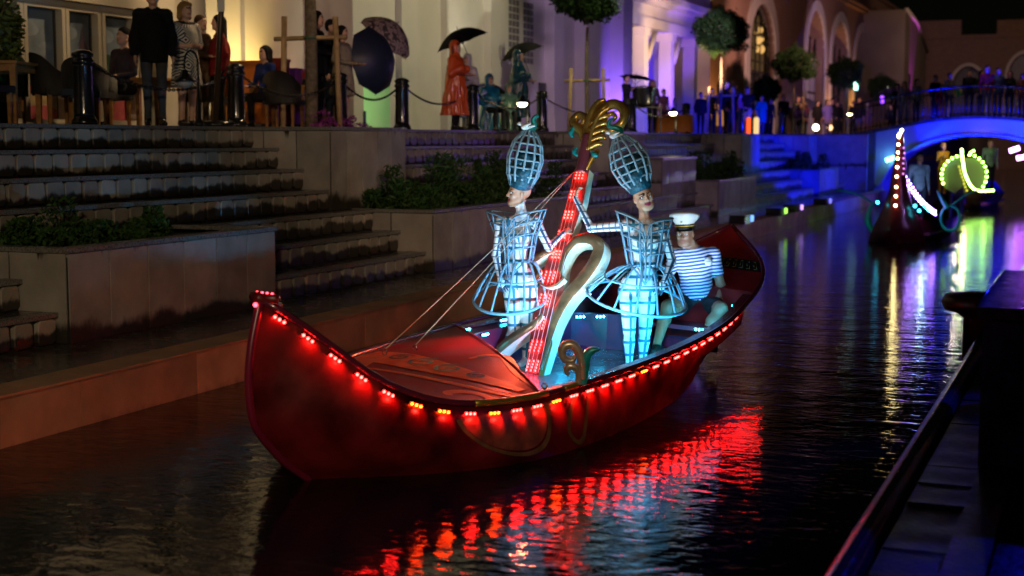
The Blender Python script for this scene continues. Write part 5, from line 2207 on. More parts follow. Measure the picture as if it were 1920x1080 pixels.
person('woman in a shiny orange plastic raincoat under a black umbrella', 'f_front', -11.4, 24.75, 1.66, 1.2, (.3, .04, .02), None, K, None, 'bob', (.25, .05, .02), 'raincoat', orange)
person('person in a white raincoat standing close beside the orange raincoat', 'f_front', -11.5, 25.5, 1.46, -.5, (.4, .36, .4), None, W_, None, 'short', K, 'raincoat', mat('white_plastic', (.55, .50, .52), .3))
person('child in a blue poncho crouched low behind the bollard', 'f_seat', -11.8, 27.29, 0.88, .6, (.01, .06, .14), None, K, None, 'short', K, 'raincoat', mat('blue_plastic', (.01, .12, .24), .25, coat=.5))
person('child in a shiny yellow-green poncho under the rainbow umbrella', 'f_seat', -11.5, 27.6, 0.74, .2, (.02, .1, .12), None, K, None, 'short', K, 'raincoat', mat('lime_plastic', (.12, .26, .20), .22, coat=.6))
person('man in a dark teal raincoat under the second black umbrella', 'm_front', -11.6, 28.38, 1.7, 1.3, (.01, .06, .09), None, K, None, 'short', K, 'raincoat', mat('teal_plastic', (.01, .07, .10), .25, coat=.4))
person('man in black reaching out under the flat black umbrella', 'm_hold', -12.3, 38.0, 1.62, 1.0, (.02, .018, .03), None, (.02, .018, .03), None, 'short', K)
person('blond guest in grey behind the serving table', 'f_front', -12.0, 39.5, 1.52, 0, (.12, .11, .12), None, K, None, 'bob', (.30, .17, .09))
person('woman in a pale top and red scarf beyond the blond guest', 'f_down', -12.4, 42.0, 1.35, .4, (.30, .12, .20), None, K, None, 'short', (.2, .05, .04))
person('small dark figure left of the big tree', 'f_down', -12.1, 45.2, 1.35, .2, K, None, K, None, 'short', K, 'jacket', K)
person('tall man in black in profile right of the big tree', 'm_down', -12, 48.09, 1.82, 1.3, K, None, K, None, 'short', K, 'jacket', K)
person('brown-haired woman behind the tall man in black', 'f_down', -12.2, 50.0, 1.66, -.5, K, None, NV, None, 'bob', (.12, .06, .03))
person('person in a pink top holding a white bag', 'f_front', -11.4, 47.6, 1.4, 1.2, (.62, .17, .20), None, (.02, .03, .12), None, 'short', BR)
person('man in a black shirt with a white collar beside the pink top', 'm_down', -11.6, 49.55, 1.66, -.4, K, None, (.45, .44, .36), (.1, .1, .1), 'short', K)
person('person in a bright turquoise raincoat', 'f_down', -11.6, 51.83, 1.44, .3, (.0, .30, .30), None, (.10, .14, .18), None, 'short', K, 'dress', (.0, .32, .32))
person('person in black beneath the potted ball tree', 'f_down', -11.5, 52.9, 1.35, .3, K, None, K, None, 'long', K)
person('broad man in navy beside the compact tree', 'm_down', -11.8, 56.64, 1.6, .5, NV, None, NV, None, 'short', (.25, .14, .08))
person('woman in a violet top on a bench near the compact tree', 'f_seat', -11.8, 60.09, 1.05, .1, (.08, .04, .2), None, NV, None, 'long', K)
person('woman in a white and blue dress walking beneath the arches', 'f_down', -11.6, 65.2, 1.63, .3, (.20, .16, .34), None, (.10, .08, .3), None, 'long', K, 'dress', (.22, .18, .40))
person('dark man walking beside the woman in white and blue', 'm_down', -11.8, 67.5, 1.72, .2, K, None, NV, None, 'short', K)
person('dark woman left of the walking pair', 'f_down', -11.6, 62.86, 1.5, .2, K, None, K, None, 'long', K, 'jacket', K)
person('woman in a mauve coat near the far bank', 'f_down', -11.0, 73.0, 1.72, .2, (.20, .12, .16), None, (.12, .08, .1), None, 'bob', BR, 'raincoat', (.22, .13, .18))
person('dark man beside the far glowing lantern', 'm_down', -11.2, 70.1, 1.68, .4, K, None, K, None, 'short', K)
for (x, y, h, tm, hr, co, cc, lab) in ((-12.6, 51.4, 1.72, 'm_down', 'short', 'jacket', K, 'man in a dark jacket half behind the turquoise raincoat'),
                                     (-12.7, 48.9, 1.60, 'f_down', 'long', None, None, 'dark figure behind the man with the white collar'),
                                     (-12.3, 55.6, 1.58, 'f_down', 'bob', 'jacket', (.10, .07, .05), 'woman in a brown jacket right of the potted ball tree'),
                                     (-12.2, 58.6, 1.66, 'm_down', 'short', None, None, 'dark man in front of the violet awning'),
                                     (-12.6, 63.6, 1.74, 'm_down', 'short', 'jacket', NV, 'tall man in navy behind the walking pair'),
                                     (-12.8, 66.0, 1.62, 'f_down', 'long', 'dress', (.16, .05, .04), 'woman in a rust-brown dress under the first arch'),
                                     (-12.2, 71.4, 1.70, 'm_down', 'short', None, None, 'dark man beneath the blue-lit tree'),
                                     (-12.9, 76.5, 1.66, 'f_down', 'bob', 'raincoat', (.05, .05, .09), 'hooded figure between the last two round trees'),
                                     (-10.6, 78.6, 1.72, 'm_down', 'short', 'jacket', K, 'man in black where the terrace meets the bridge path'),
                                     (-9.9, 63.5, 1.66, 'm_down', 'short', 'jacket', K, 'dark man near the lilac umbrella')):
    person(lab, tm, x, y, h, random.uniform(-.6, .6), K, None, random.choice((K, NV, GR)), None, hr, random.choice((K, BR)), co, cc)
# on the bridge
BGp = 'people crossing the footbridge'
for (x, y, h, c, b, tm, hr, lab) in ((-7.0, 55.4, 1.66, (.30, .26, .25), (.35, .33, .32), 'f_down', 'long', 'woman in pale clothes at the left end of the bridge'),
                                    (-6.45, 54.6, 1.62, (.22, .22, .20), K, 'f_down', 'bob', 'grey-dressed woman at the left bridge rail'),
                                    (-7.5, 57.5, 1.76, K, K, 'm_down', 'short', 'man in black at the corner of the bridge'),
                                    (-5.9, 55.6, 1.70, K, (.03, .03, .12), 'm_down', 'short', 'dark man on the bridge under the lilac umbrella'),
                                    (-5.25, 54.1, 1.62, (.25, .24, .20), K, 'f_front', 'short', 'person holding the green and yellow umbrella on the bridge'),
                                    (-5.6, 54.8, 1.30, (.35, .02, .04), (.35, .02, .04), 'f_down', 'short', 'child in red at the bridge railing'),
                                    (-4.65, 55.2, 1.72, K, K, 'm_down', 'short', 'man in black halfway over the bridge'),
                                    (-4.2, 54.7, 1.66, (.03, .05, .03), K, 'f_down', 'long', 'woman in dark green on the bridge crown'),
                                    (-3.95, 54.0, 1.80, (.40, .03, .02), (.10, .12, .18), 'm_down', 'short', 'man in a red shirt leaning by the bridge railing'),
                                    (-3.6, 54.3, 1.74, (.10, .14, .26), (.04, .05, .10), 'm_down', 'short', 'man in a blue shirt right of the red shirt'),
                                    (-3.25, 55.2, 1.68, K, K, 'f_down', 'long', 'dark woman on the right part of the bridge'),
                                    (-2.75, 54.3, 1.60, (.22, .07, .04), (.12, .05, .04), 'f_down', 'bob', 'woman in rust red at the right bridge rail')):
    person(lab, tm, x, y, h, random.uniform(-.5, .5), c, None, b, None, hr, K if hr != 'bob' else BR, grp=BGp, z=deck(x + 4.1) + .0)
spot('bridge_walk_light', (-4.0, 53.4, 9.0), (-4.0, 55.0, 3.8), 170, (1, .60, .48), 38, .8, .1)


# ------------------------------------------------------------------ the red gondola
BO = Vector((-4.770, 7.415, 0))
BA = R(-8.22)
LEN = 7.605
gon = thing('gondola', 'large red gondola edged with red lights, carrying two costumed performers and a boatman', 'boat', BO, BA)
gon.rotation_euler = (0, R(2), BA)
RIM = [(0, 0, 1.22), (.02, .10, 1.11), (.05, .29, .893), (.08, .45, .695), (.12, .62, .545), (.17, .77, .470), (.23, .89, .452), (.30, .98, .470), (.38, 1.03, .490), (.46, 1.05, .512),
       (.54, 1.04, .535), (.62, 1.00, .565), (.70, .94, .615), (.78, .84, .69), (.85, .75, .78), (.90, .65, .88), (.94, .50, .99), (.97, .30, 1.10), (1, 0, 1.28)]
WLN = [(0, .0), (.015, .11), (.04, .30), (.08, .56), (.14, .84), (.22, 1.02), (.34, 1.07), (.46, 1.03), (.60, .90), (.74, .68), (.86, .42), (.95, .16), (1, .0)]


def hermite(tab, t, c):
    for i in range(len(tab) - 1):
        if t <= tab[i + 1][0] or i == len(tab) - 2:
            p1, p2 = tab[i], tab[i + 1]
            p0 = tab[max(i - 1, 0)]
            p3 = tab[min(i + 2, len(tab) - 1)]
            d = p2[0] - p1[0]
            u = min(1, max(0, (t - p1[0]) / d))
            m1 = (p2[c] - p0[c]) / max(p2[0] - p0[0], 1e-6) * d
            m2 = (p3[c] - p1[c]) / max(p3[0] - p1[0], 1e-6) * d
            return p1[c] * (1 + 2 * u) * (1 - u) ** 2 + m1 * u * (1 - u) ** 2 + p2[c] * u * u * (3 - 2 * u) + m2 * u * u * (u - 1)
    return tab[-1][c]


rw = lambda t: max(0, hermite(RIM, t, 1))
rh = lambda t: hermite(RIM, t, 2)
ww = lambda t: max(0, hermite(WLN, t, 1))


def stem_y(z):
    q = (1.22 - z) / 1.22
    return -.10 * math.sin(min(1, q * 1.3) * math.pi) + (.50 * max(0, (q - .55) / .45) ** 2 if q < 1 else .50 + .9 * (q - 1))


def stern_y(z):
    q = (1.28 - z) / 1.28
    return LEN - (.06 * q + .85 * max(0, q) ** 1.6)


def hull_pt(s, z, side=1, off=0.0):
    """s along the boat, z height; returns a point of the planking"""
    h = rh(s)
    q = (h - z) / max(h, .05)
    a, b = rw(s), ww(s)
    if q <= 1:
        w = a + (b - a) * math.sin(q * math.pi / 2) + .02 * math.sin(q * math.pi)
    else:
        w = b * max(0, 1 - ((q - 1) * 1.3) ** 2)
    # station position slides with the stems' rake
    k0 = s
    y0 = stem_y(z) if z < 1.22 else 0
    y1 = stern_y(z) if z < 1.28 else LEN
    yr = s * LEN
    yb = y0 + (y1 - y0) * s
    f = min(1, max(0, q))
    y = yr + (yb - yr) * f * (2 - f) if s > 1e-6 else y0
    p = Vector((side * (w + off), y, z))
    return p


SS = [0, .006, .014, .025, .04, .06, .08, .105, .13, .16, .2, .25, .3, .36, .42, .48, .54, .6, .66, .72, .77, .82, .86, .90, .93, .955, .975, .99, 1]
NV = 18
MT['hull'] = mat('red_hull_lacquer', (.14, .005, .006), .42, vary=.85, vscale=2.3, bump=.12, bscale=6, coat=.08, rvar=.12)
mb = MB()
vs = []
for sd in (-1, 1):
    for s in SS:
        h = rh(s)
        for v in range(NV + 1):
            z = h + (-.30 - h) * (v / NV)
            vs.append(hull_pt(s, z, sd))
n1 = NV + 1
fs = []
for sd in (0, 1):
    o = sd * len(SS) * n1
    for i in range(len(SS) - 1):
        for v in range(NV):
            q = (o + i * n1 + v, o + (i + 1) * n1 + v, o + (i + 1) * n1 + v + 1, o + i * n1 + v + 1)
            fs.append(q if sd == 0 else q[::-1])
mb.add(vs, fs, 0, True)
mb.build('hull', MT['hull'], gon)
# stem post and keel line
mb = MB()
st = [Vector((0, stem_y(z) - .012, z)) for z in [1.235 - .055 * i for i in range(26)]]
mb.tube(st, .028, 6)
mb.build('stem_post', mat('dark_red_stem', (.16, .008, .03), .3), gon)
mb = MB()
for sd in (-1, 1):
    pts = [Vector((sd * (rw(t) + .012), t * LEN, rh(t) + .002)) for t in [i / 70 for i in range(71)]]
    mb.tube(pts, .024, 8)
mb.build('rim_tube', mat('rim_dark_paint', (.10, .012, .03), .22, coat=.5), gon)
mb = MB()
for a_, b_ in ((.165, .255), (.28, .30)):
    mb.tube([Vector((rw(t) + .016, t * LEN, rh(t) + .006)) for t in [a_ + (b_ - a_) * i / 12 for i in range(13)]], .026, 8)
mb.build('brass_rim_section', mat('old_brass', (.30, .24, .04), .35, .6), gon)
mb = MB()     # bow cap
mb.tube([(-.10, .03, 1.235), (.10, .03, 1.235)], .030, 8)
mb.tube([(0, -.05, 1.25), (0, .16, 1.16)], .035, 8)
mb.build('bow_cap', MT['hull'], gon)


# decks
def fore_edge(x):
    return 1.80 + (1.02 - x) * .98


def inv_w(x, fwd=True):
    """station where the half-beam equals |x|"""
    lo, hi = 0, .46
    for _ in range(24):
        m = (lo + hi) / 2
        if rw(m) < abs(x):
            lo = m
        else:
            hi = m
    return lo


def deck_pt(x, y, off=0.0):
    t = y / LEN
    w = max(rw(t), .02)
    u = min(1, abs(x) / w)
    return Vector((x, y, rh(t) + .055 * (1 - u ** 2) * min(1, y / .5) + off))


MT['deck'] = mat('plum_deck_paint', (.30, .018, .030), .50, vary=.35, vscale=3, bump=.12, bscale=60, rvar=.1, spec=.2)
mb = MB()
NX, NY = 24, 34
vs = []
for j in range(NY + 1):
    for i in range(NX + 1):
        f = -1 + 2 * i / NX
        g = j / NY
        y = .03 + (2.7 - .03) * g
        for _ in range(12):
            x = f * rw(y / LEN)
            y = .03 + (fore_edge(x) - .03) * g
        vs.append(deck_pt(f * rw(y / LEN), y))
mb.add(vs, [(j * (NX + 1) + i, j * (NX + 1) + i + 1, (j + 1) * (NX + 1) + i + 1, (j + 1) * (NX + 1) + i) for j in range(NY) for i in range(NX)], 0, True)
mb.build('foredeck', MT['deck'], gon)
mb = MB()     # lip below the deck's inner edge
e = []
for i in range(25):
    f = -1 + 2 * i / 24
    y = 2.7
    for _ in range(12):
        y = fore_edge(f * rw(y / LEN))
    p = deck_pt(f * rw(y / LEN), y)
    e.append(p)
for a, b in zip(e[:-1], e[1:]):
    mb.quad(a, b, b - Vector((0, 0, .34)), a - Vector((0, 0, .34)))
mb.build('bulkhead', MT['hull'], gon)
mb = MB()
mb.tube([p + Vector((0, 0, .004)) for p in e], .012, 6)
mb.build('deck_edge_trim', MT['deck'], gon)

# painted scrollwork on the foredeck
SCR = mat('orange_scroll_paint', (.85, .12, .02), .5, vary=.25, vscale=8)
SCD = mat('dark_scroll_line', (.06, .008, .012), .35, coat=.3)


def ribbon(fn, pts, w, name, m, parent, n=6):
    P = smooth_path([(x, y, 0) for x, y in pts], n)
    k = len(P)
    W = w if isinstance(w, (list, tuple)) else [w] * len(pts)
    mb_ = MB()
    vs_ = []
    for i, p in enumerate(P):
        t = (P[min(i + 1, k - 1)] - P[max(i - 1, 0)]).normalized()
        s = Vector((-t.y, t.x, 0))
        u = i / (k - 1) * (len(W) - 1)
        q = W[int(u)] + (W[min(int(u) + 1, len(W) - 1)] - W[int(u)]) * (u - int(u))
        for e_ in (-1, 0, 1):
            c = p + s * q * e_ * .5
            vs_.append(fn(c.x, c.y))
    mb_.add(vs_, [(3 * i + j, 3 * i + j + 1, 3 * i + j + 4, 3 * i + j + 3) for i in range(k - 1) for j in range(2)], 0, True)
    return mb_.build(name, m, parent)


def spiral(cx, cy, r0, r1, a0, turns, n=22):
    return [(cx + (r0 + (r1 - r0) * i / n) * math.cos(a0 + 2 * math.pi * turns * i / n), cy + (r0 + (r1 - r0) * i / n) * math.sin(a0 + 2 * math.pi * turns * i / n)) for i in range(n + 1)]


dk = lambda o_: (lambda x, y: deck_pt(x, y, o_))
ribbon(dk(.004), [(.12, .42), (-.12, .75), (-.42, 1.25), (-.66, 1.70), (-.80, 2.10)], [.08, .20, .26, .30, .30], 'painted_scroll', SCR, gon)
ribbon(dk(.005), [(-.90, 2.25), (-.55, 2.20), (-.2, 2.07), (.1, 1.98), (.4, 1.93), (.78, 1.87)], [.40, .40, .36, .30, .2, .08], 'painted_scroll', SCR, gon)
ribbon(dk(.004), [(-.55, 1.80), (-.15, 1.72), (.25, 1.66), (.60, 1.66), (.85, 1.70)], [.04, .07, .08, .07, .04], 'painted_scroll', SCR, gon)
for cx, cy, r, a in ((-.52, 2.24, .11, .8), (-.24, 2.14, .14, 1.2), (.06, 2.04, .13, 1.6), (.34, 1.98, .08, 1.9)):
    ribbon(dk(.009), spiral(cx, cy, r, .02, a, 1.35), .028, 'painted_spiral', SCD, gon, 2)
ribbon(dk(.004), spiral(.62, 1.38, .18, .11, .2, .62), [.03, .09, .10, .05], 'painted_scroll', SCR, gon, 2)
ribbon(dk(.004), [(-.02, 2.44), (.02, 2.62), (.16, 2.66), (.34, 2.46), (.55, 2.22), (.82, 2.00)], [.03, .08, .09, .09, .07, .03], 'painted_scroll', SCR, gon)
ribbon(dk(.008), spiral(.08, 2.52, .07, .02, 2.0, 1.2), .02, 'painted_spiral', SCD, gon, 2)
# gold shapes painted on the near side of the hull
HG = mat('dim_gold_hull_paint', (.16, .07, .025), .35, vary=.4, vscale=9)
hp = lambda o_: (lambda a, z: hull_pt(a / LEN, z, 1, o_))
ribbon(hp(.006), [(1.10 + .42 * (1 - math.cos(R(a))), .40 - .30 * math.sin(R(a))) for a in range(0, 181, 12)], .035, 'painted_scallop', HG, gon, 2)
mb = MB()
vs = []
for j in range(7):
    for i in range(15):
        a = R(180 * i / 14)
        r = j / 6
        vs.append(hull_pt((1.52 - .40 * r * math.cos(a)) / LEN, .40 - .27 * r * math.sin(a), 1, .004))
mb.add(vs, [(j * 15 + i, j * 15 + i + 1, (j + 1) * 15 + i + 1, (j + 1) * 15 + i) for j in range(6) for i in range(14)], 0, True)
mb.build('painted_scallop', mat('dim_red_gold_paint', (.20, .045, .02), .35, vary=.5, vscale=9), gon)
ribbon(hp(.006), [(2.30, .42), (2.18, .30), (2.10, .17), (2.18, .08), (2.30, .13), (2.42, .30), (2.48, .42)], .045, 'painted_curl', HG, gon)

# cockpit
MT['inner'] = mat('plum_inner_hull', (.16, .014, .05), .38, vary=.2, vscale=3)
MT['floor'] = mat('wet_grey_floor', (.16, .19, .22), .22, vary=.25, vscale=5, bump=.1, bscale=30)
mb = MB()
ts = [.17 + (.82 - .17) * i / 40 for i in range(41)]
for sd in (-1, 1):
    vs = []
    for t in ts:
        w, h = rw(t), rh(t)
        for g, z in ((.012, h - .004), (.05, h - .02), (.10, h * .6), (.15, .15)):
            vs.append((sd * max(.02, (w - g) if z > .16 else min(w - .10, ww(min(1, t * 1.09)) - .04)), t * LEN, z))
    mb.add(vs, [(4 * i + j, 4 * i + 4 + j, 4 * i + 5 + j, 4 * i + 1 + j) for i in range(40) for j in range(3)], 0, True)
mb.build('inner_side', MT['inner'], gon)
mb = MB()
for a, b in zip(ts[:-1], ts[1:]):
    fa, fb = [min(rw(q) - .10, ww(min(1, q * 1.09)) - .04) for q in (a, b)]
    mb.quad((-fa, a * LEN, .15), (fa, a * LEN, .15), (fb, b * LEN, .15), (-fb, b * LEN, .15))
mb.build('floor', MT['floor'], gon)
mb = MB()
for sd in (-1, 1):
    vs = []
    for t in [.22 + .60 * i / 40 for i in range(41)]:
        w, h = rw(t), rh(t)
        vs += [(sd * (w - .005), t * LEN, h + .006), (sd * (w - .10), t * LEN, h + .004), (sd * (w - .10), t * LEN, h - .03)]
    mb.add(vs, [(3 * i + j, 3 * i + 3 + j, 3 * i + 4 + j, 3 * i + 1 + j) for i in range(40) for j in range(2)], 0, False)
mb.build('side_deck', mat('wet_side_deck', (.15, .02, .03), .26, vary=.6, vscale=26, bump=.5, bscale=60, coat=.3), gon)
for y in (4.55, 5.55):
    for sd in (-1,):
        m = MB()
        w = rw(y / LEN)
        m.box(-w + .03, -w + .075, y - .012, y + .012, .15, rh(y / LEN) - .01)
        m.build('rib', MT['hull'], gon)
# thwart and rear bulkhead
m = MB()
m.box(-.60, .60, 5.80, 6.15, .40, .44)
m.build('thwart', MT['inner'], gon)
m = MB()
m.box(-.50, .50, 6.12, 6.15, .16, .40)
m.build('thwart_front', MT['inner'], gon)
# stern deck, rising to the point
mb = MB()
vs = []
for j in range(17):
    t = .835 + (1 - .835) * j / 16
    for i in range(13):
        f = -1 + 2 * i / 12
        vs.append((f * rw(t), t * LEN - (0 if j else 0), rh(t) + .02 * (1 - f * f) - .004))
mb.add(vs, [(j * 13 + i, j * 13 + i + 1, (j + 1) * 13 + i + 1, (j + 1) * 13 + i) for j in range(16) for i in range(12)], 0, True)
mb.build('stern_deck', mat('stern_red_paint', (.22, .010, .012), .42, vary=.4, vscale=2.5), gon)
mb = MB()
t = .835
k = 12
top = [(-rw(t) + 2 * rw(t) * i / k, t * LEN, rh(t) + .02 * (1 - (-1 + 2 * i / k) ** 2) - .004) for i in range(k + 1)]
for a, b in zip(top[:-1], top[1:]):
    mb.quad(a, b, (b[0] * .55, b[1] - .35, .30), (a[0] * .55, a[1] - .35, .30))
mb.build('stern_bulkhead', MT['hull'], gon)
KEY = mat('black_key_band', (.012, .010, .010), .4)
GKEY = mat('olive_key_line', (.10, .08, .03), .4)
mb = MB()
vs = []
for j in range(3):
    t = .905 + .030 * j / 2
    for i in range(17):
        f = -1 + 2 * i / 16
        vs.append((f * rw(t) * .99, t * LEN, rh(t) + .02 * (1 - f * f) + .002))
mb.add(vs, [(j * 17 + i, j * 17 + i + 1, (j + 1) * 17 + i + 1, (j + 1) * 17 + i) for j in range(2) for i in range(16)], 0, True)
mb.build('ornamental_band', KEY, gon)
mb = MB()
for i in range(15):
    f = -.88 + 1.76 * i / 14
    for (da, ta, db, tb) in ((-.035, .910, .03, .910), (.03, .910, .03, .930), (.03, .930, -.02, .930), (-.02, .930, -.02, .917)):
        p, q = [(x, t * LEN, rh(t) + .02 * (1 - f * f) + .006) for x, t in (((f + da) * rw(ta), ta), ((f + db) * rw(tb), tb))]
        mb.tube([p, q], .005, 4)
kind(mb.build('key_pattern', GKEY, gon), 'stuff')


# light modules: three lenses on a small dark carrier
def module(m_led, m_base, r=.0100, pitch=.034):
    b = MB()
    b.box(-.006, .006, -pitch * 1.6, pitch * 1.6, -.011, .011, 0)
    for i in (-1, 0, 1):
        b.ball((.011, i * pitch, 0), (r * .8, r, r), 7, 5, 1)
    return b.mesh('light_module', [m_base, m_led])


bpy.context.view_layer.update()
onb0 = lambda p: gon.matrix_basis @ p
IRN = MT['iron']
MODR, MODO, MODC = module(MT['led_red'], IRN), module(MT['led_orange'], IRN), module(MT['led_cyan'], IRN, .011, .036)
for sd in (1, -1):
    s, acc_, prev = .012, 0, None
    k = 0
    N_ = 1400
    for i in range(N_):
        t = .012 + .975 * i / N_
        p = Vector((sd * rw(t), t * LEN, rh(t)))
        if prev is not None:
            acc_ += (p - prev).length
        prev = p
        if (acc_ >= .212 or i == 0) and t < .955:
            acc_ = 0
            t2 = min(1, t + .004)
            q = Vector((sd * rw(t2), t2 * LEN, rh(t2)))
            d = (q - p).normalized()
            z = rh(t) - .052
            a = hull_pt(t, z, sd, .008 + .02 * max(0, (t - .8) / .2))
            if sd == 1 and t > .02:
                spot('rim_light', onb0(a + Vector((.065, 0, -.01))), onb0(a + Vector((-.02, 0, -.10))), 1.6, (1, .02, .012), 105, .5, .012)
            o = inst('light_module', MODO if k in (5, 6, 8, 11, 17) else MODR, gon, a)
            x = Vector((sd, 0, -.75)).normalized()
            x = (x - d * x.dot(d)).normalized()
            zz = x.cross(d)
            o.rotation_euler = Matrix([[x[r_], d[r_], zz[r_]] for r_ in range(3)]).to_euler()
            k += 1
# cyan modules under the inner gunwale
for y in (3.62, 3.82, 4.40, 4.62, 4.84, 5.10, 5.42, 5.76):
    t = y / LEN
    o = inst('light_module', MODC, gon, (-rw(t) + .120, y, rh(t) - .020))
for y in (2.6, 3.1, 3.6, 4.1, 4.6, 5.1, 5.6, 6.0):
    t = y / LEN
    o = inst('light_module', MODC, gon, (rw(t) - .115, y, rh(t) - .05), math.pi)
GM = gon.matrix_basis.copy()


def onboat(x, y, z):
    return GM @ Vector((x, y, z))


def bspot(name, a, b, e_, c, ang, bl=.6, rad=.04):
    return spot(name, onboat(*a), onboat(*b), e_, c, ang, bl, rad)


# coaming box along the far side, with its own row of cyan modules
m = MB()
pts = [(-.76, 3.45), (-.78, 4.2), (-.78, 4.9), (-.70, 5.35), (-.45, 5.62), (-.05, 5.76)]
for (xa, ya), (xb, yb) in zip(pts[:-1], pts[1:]):
    m.quad((xa, ya, .50), (xb, yb, .50), (xb, yb, .155), (xa, ya, .155))
    m.quad((xa, ya, .50), (xb, yb, .50), (xb - .16, yb, .50), (xa - .16, ya, .50))
m.build('coaming', MT['inner'], gon)
for x, y in ((-.765, 3.60), (-.772, 3.85), (-.778, 4.75), (-.775, 4.98), (-.73, 5.20), (-.66, 5.42), (-.52, 5.57)):
    inst('light_module', MODC, gon, (x + .016, y, .475), 0 if y < 5.1 else -.6)
for x, y in ((-.72, 3.72), (-.72, 4.55), (-.71, 4.95), (-.58, 5.35)):
    bspot('coaming_light', (x + .05, y, .47), (x - .03, y, .20), 2.6, (.02, .38, 1), 140, .6, .02)
for x in (-.30, .45):
    o = inst('light_module', MODC, gon, (x, 5.79, .42), -math.pi / 2)
for t, x in ((0, 0),):
    m = MB()
    for i in range(4):
        m.ball((-.060 + .04 * i, .03, 1.264), .009, 7, 5)
    m.build('bow_lights', MT['led_dim'], gon)
m = MB()
m.ball((0, -.055, 1.20), .014, 8, 6)
m.build('bow_lights', MT['led_dim'], gon)
# small eye bolts on the foredeck
for x, y in ((-.70, 2.28), (-.58, 2.52), (.88, 2.02)):
    m = MB()
    p = deck_pt(x, y)
    m.tube([p + Vector((.02 * math.cos(a), 0, .03 + .022 * math.sin(a))) for a in [2 * math.pi * i / 10 for i in range(10)]], .005, 5, closed=True)
    m.tube([p, p + Vector((0, 0, .012))], .007, 5)
    m.build('eye_bolt', mat('steel', (.5, .5, .5), .25, 1), gon)




# lamps of the boat: cool floods among the cyan strips, plus added unseen fills


CY = (.42, .90, 1)
bspot('boat_interior_light', (-.45, 3.45, .45), (.36, 4.60, 1.15), 42, (.55, .92, 1), 62)
bspot('boat_interior_light', (.85, 3.75, .46), (.36, 4.60, 1.45), 62, (.08, .68, 1), 70)
bspot('boat_interior_light', (.10, 3.35, .45), (-.60, 4.35, 1.35), 70, (.10, .68, 1), 70)
bspot('boat_interior_light', (.35, 5.25, .28), (.0, 6.0, .45), 12, (.03, .75, 1), 110)
bspot('lyre_front_fill', (-.30, 1.95, .66), (-.20, 4.1, 1.25), 60, (.9, .95, 1), 62)  # added fill without a fixture, brightens the lyre's front
bspot('boatman_fill', (.72, 5.15, .50), (.08, 6.3, 1.26), 85, (.80, .85, 1), 34)  # unseen fill added for the boatman's face
bspot('boat_interior_light', (-.55, 3.30, .45), (-.60, 4.40, 1.25), 60, (.40, .85, 1), 95)
bspot('boat_interior_light', (.93, 4.55, .42), (.44, 4.62, .65), 34, (.01, .62, 1), 120)
bspot('boat_interior_light', (.90, 3.30, .42), (-.25, 4.10, 1.3), 45, (.80, .95, 1), 85)
bspot('boat_interior_light', (.80, 5.55, .48), (.0, 6.3, .8), 30, (.02, .48, .9), 120)
bspot('boat_interior_light', (-.90, 4.9, .42), (-.2, 4.7, .15), 45, (.02, .30, 1), 140)
bspot('boat_interior_light', (-.86, 3.9, .45), (-.2, 4.2, .7), 14, (.10, .70, 1), 120)
for y_ in (3.75, 4.5, 4.95, 5.6):
    bspot('inner_rim_light', (-rw(y_ / LEN) + .16, y_, rh(y_ / LEN) - .02), (-rw(y_ / LEN) + .10, y_, .15), 3.5, (.02, .34, 1), 140, .6, .02)
bspot('floor_light', (.85, 3.4, .40), (-.1, 4.3, .15), 230, (.01, .42, 1), 120)
bspot('face_fill', (-.05, 1.9, .70), (.40, 4.5, 1.85), 34, (1, .78, .66), 18, .8)  # added fills aimed at the performers' faces, no lamp on the deck
bspot('face_fill', (-.15, 1.9, .70), (-.55, 4.3, 1.85), 28, (1, .78, .66), 20, .8)

# ------------------------------------------------------------------ the tall lyre ornament
P0 = Vector((-4.50513731, 11.40621924, .15))
lyre = thing('lyre_ornament', 'tall gilded lyre-shaped ornament with red lights and strings rising from the gondola', 'ornament', P0, 0)
E1 = Vector((math.cos(BA), math.sin(BA), 0))
AX = Vector((-math.sin(BA), math.cos(BA), 0))
E2 = AX * math.sin(R(27)) + Vector((0, 0, math.cos(R(27))))
EN = E1.cross(E2)          # towards the viewer


def lp(s, t, d=0.0):
    """d = depth behind the front face"""
    return E1 * s + E2 * t - EN * d


def stroke_outline(pts, w, n=6):
    P = smooth_path([(x, y, 0) for x, y in pts], n)
    k = len(P)
    Lf, Rt = [], []
    for i, p in enumerate(P):
        t = (P[min(i + 1, k - 1)] - P[max(i - 1, 0)]).normalized()
        s = Vector((-t.y, t.x, 0))
        u = i / (k - 1) * (len(w) - 1)
        q = w[int(u)] + (w[min(int(u) + 1, len(w) - 1)] - w[int(u)]) * (u - int(u))
        Lf.append(p + s * q * .5)
        Rt.append(p - s * q * .5)
    return P, Lf, Rt


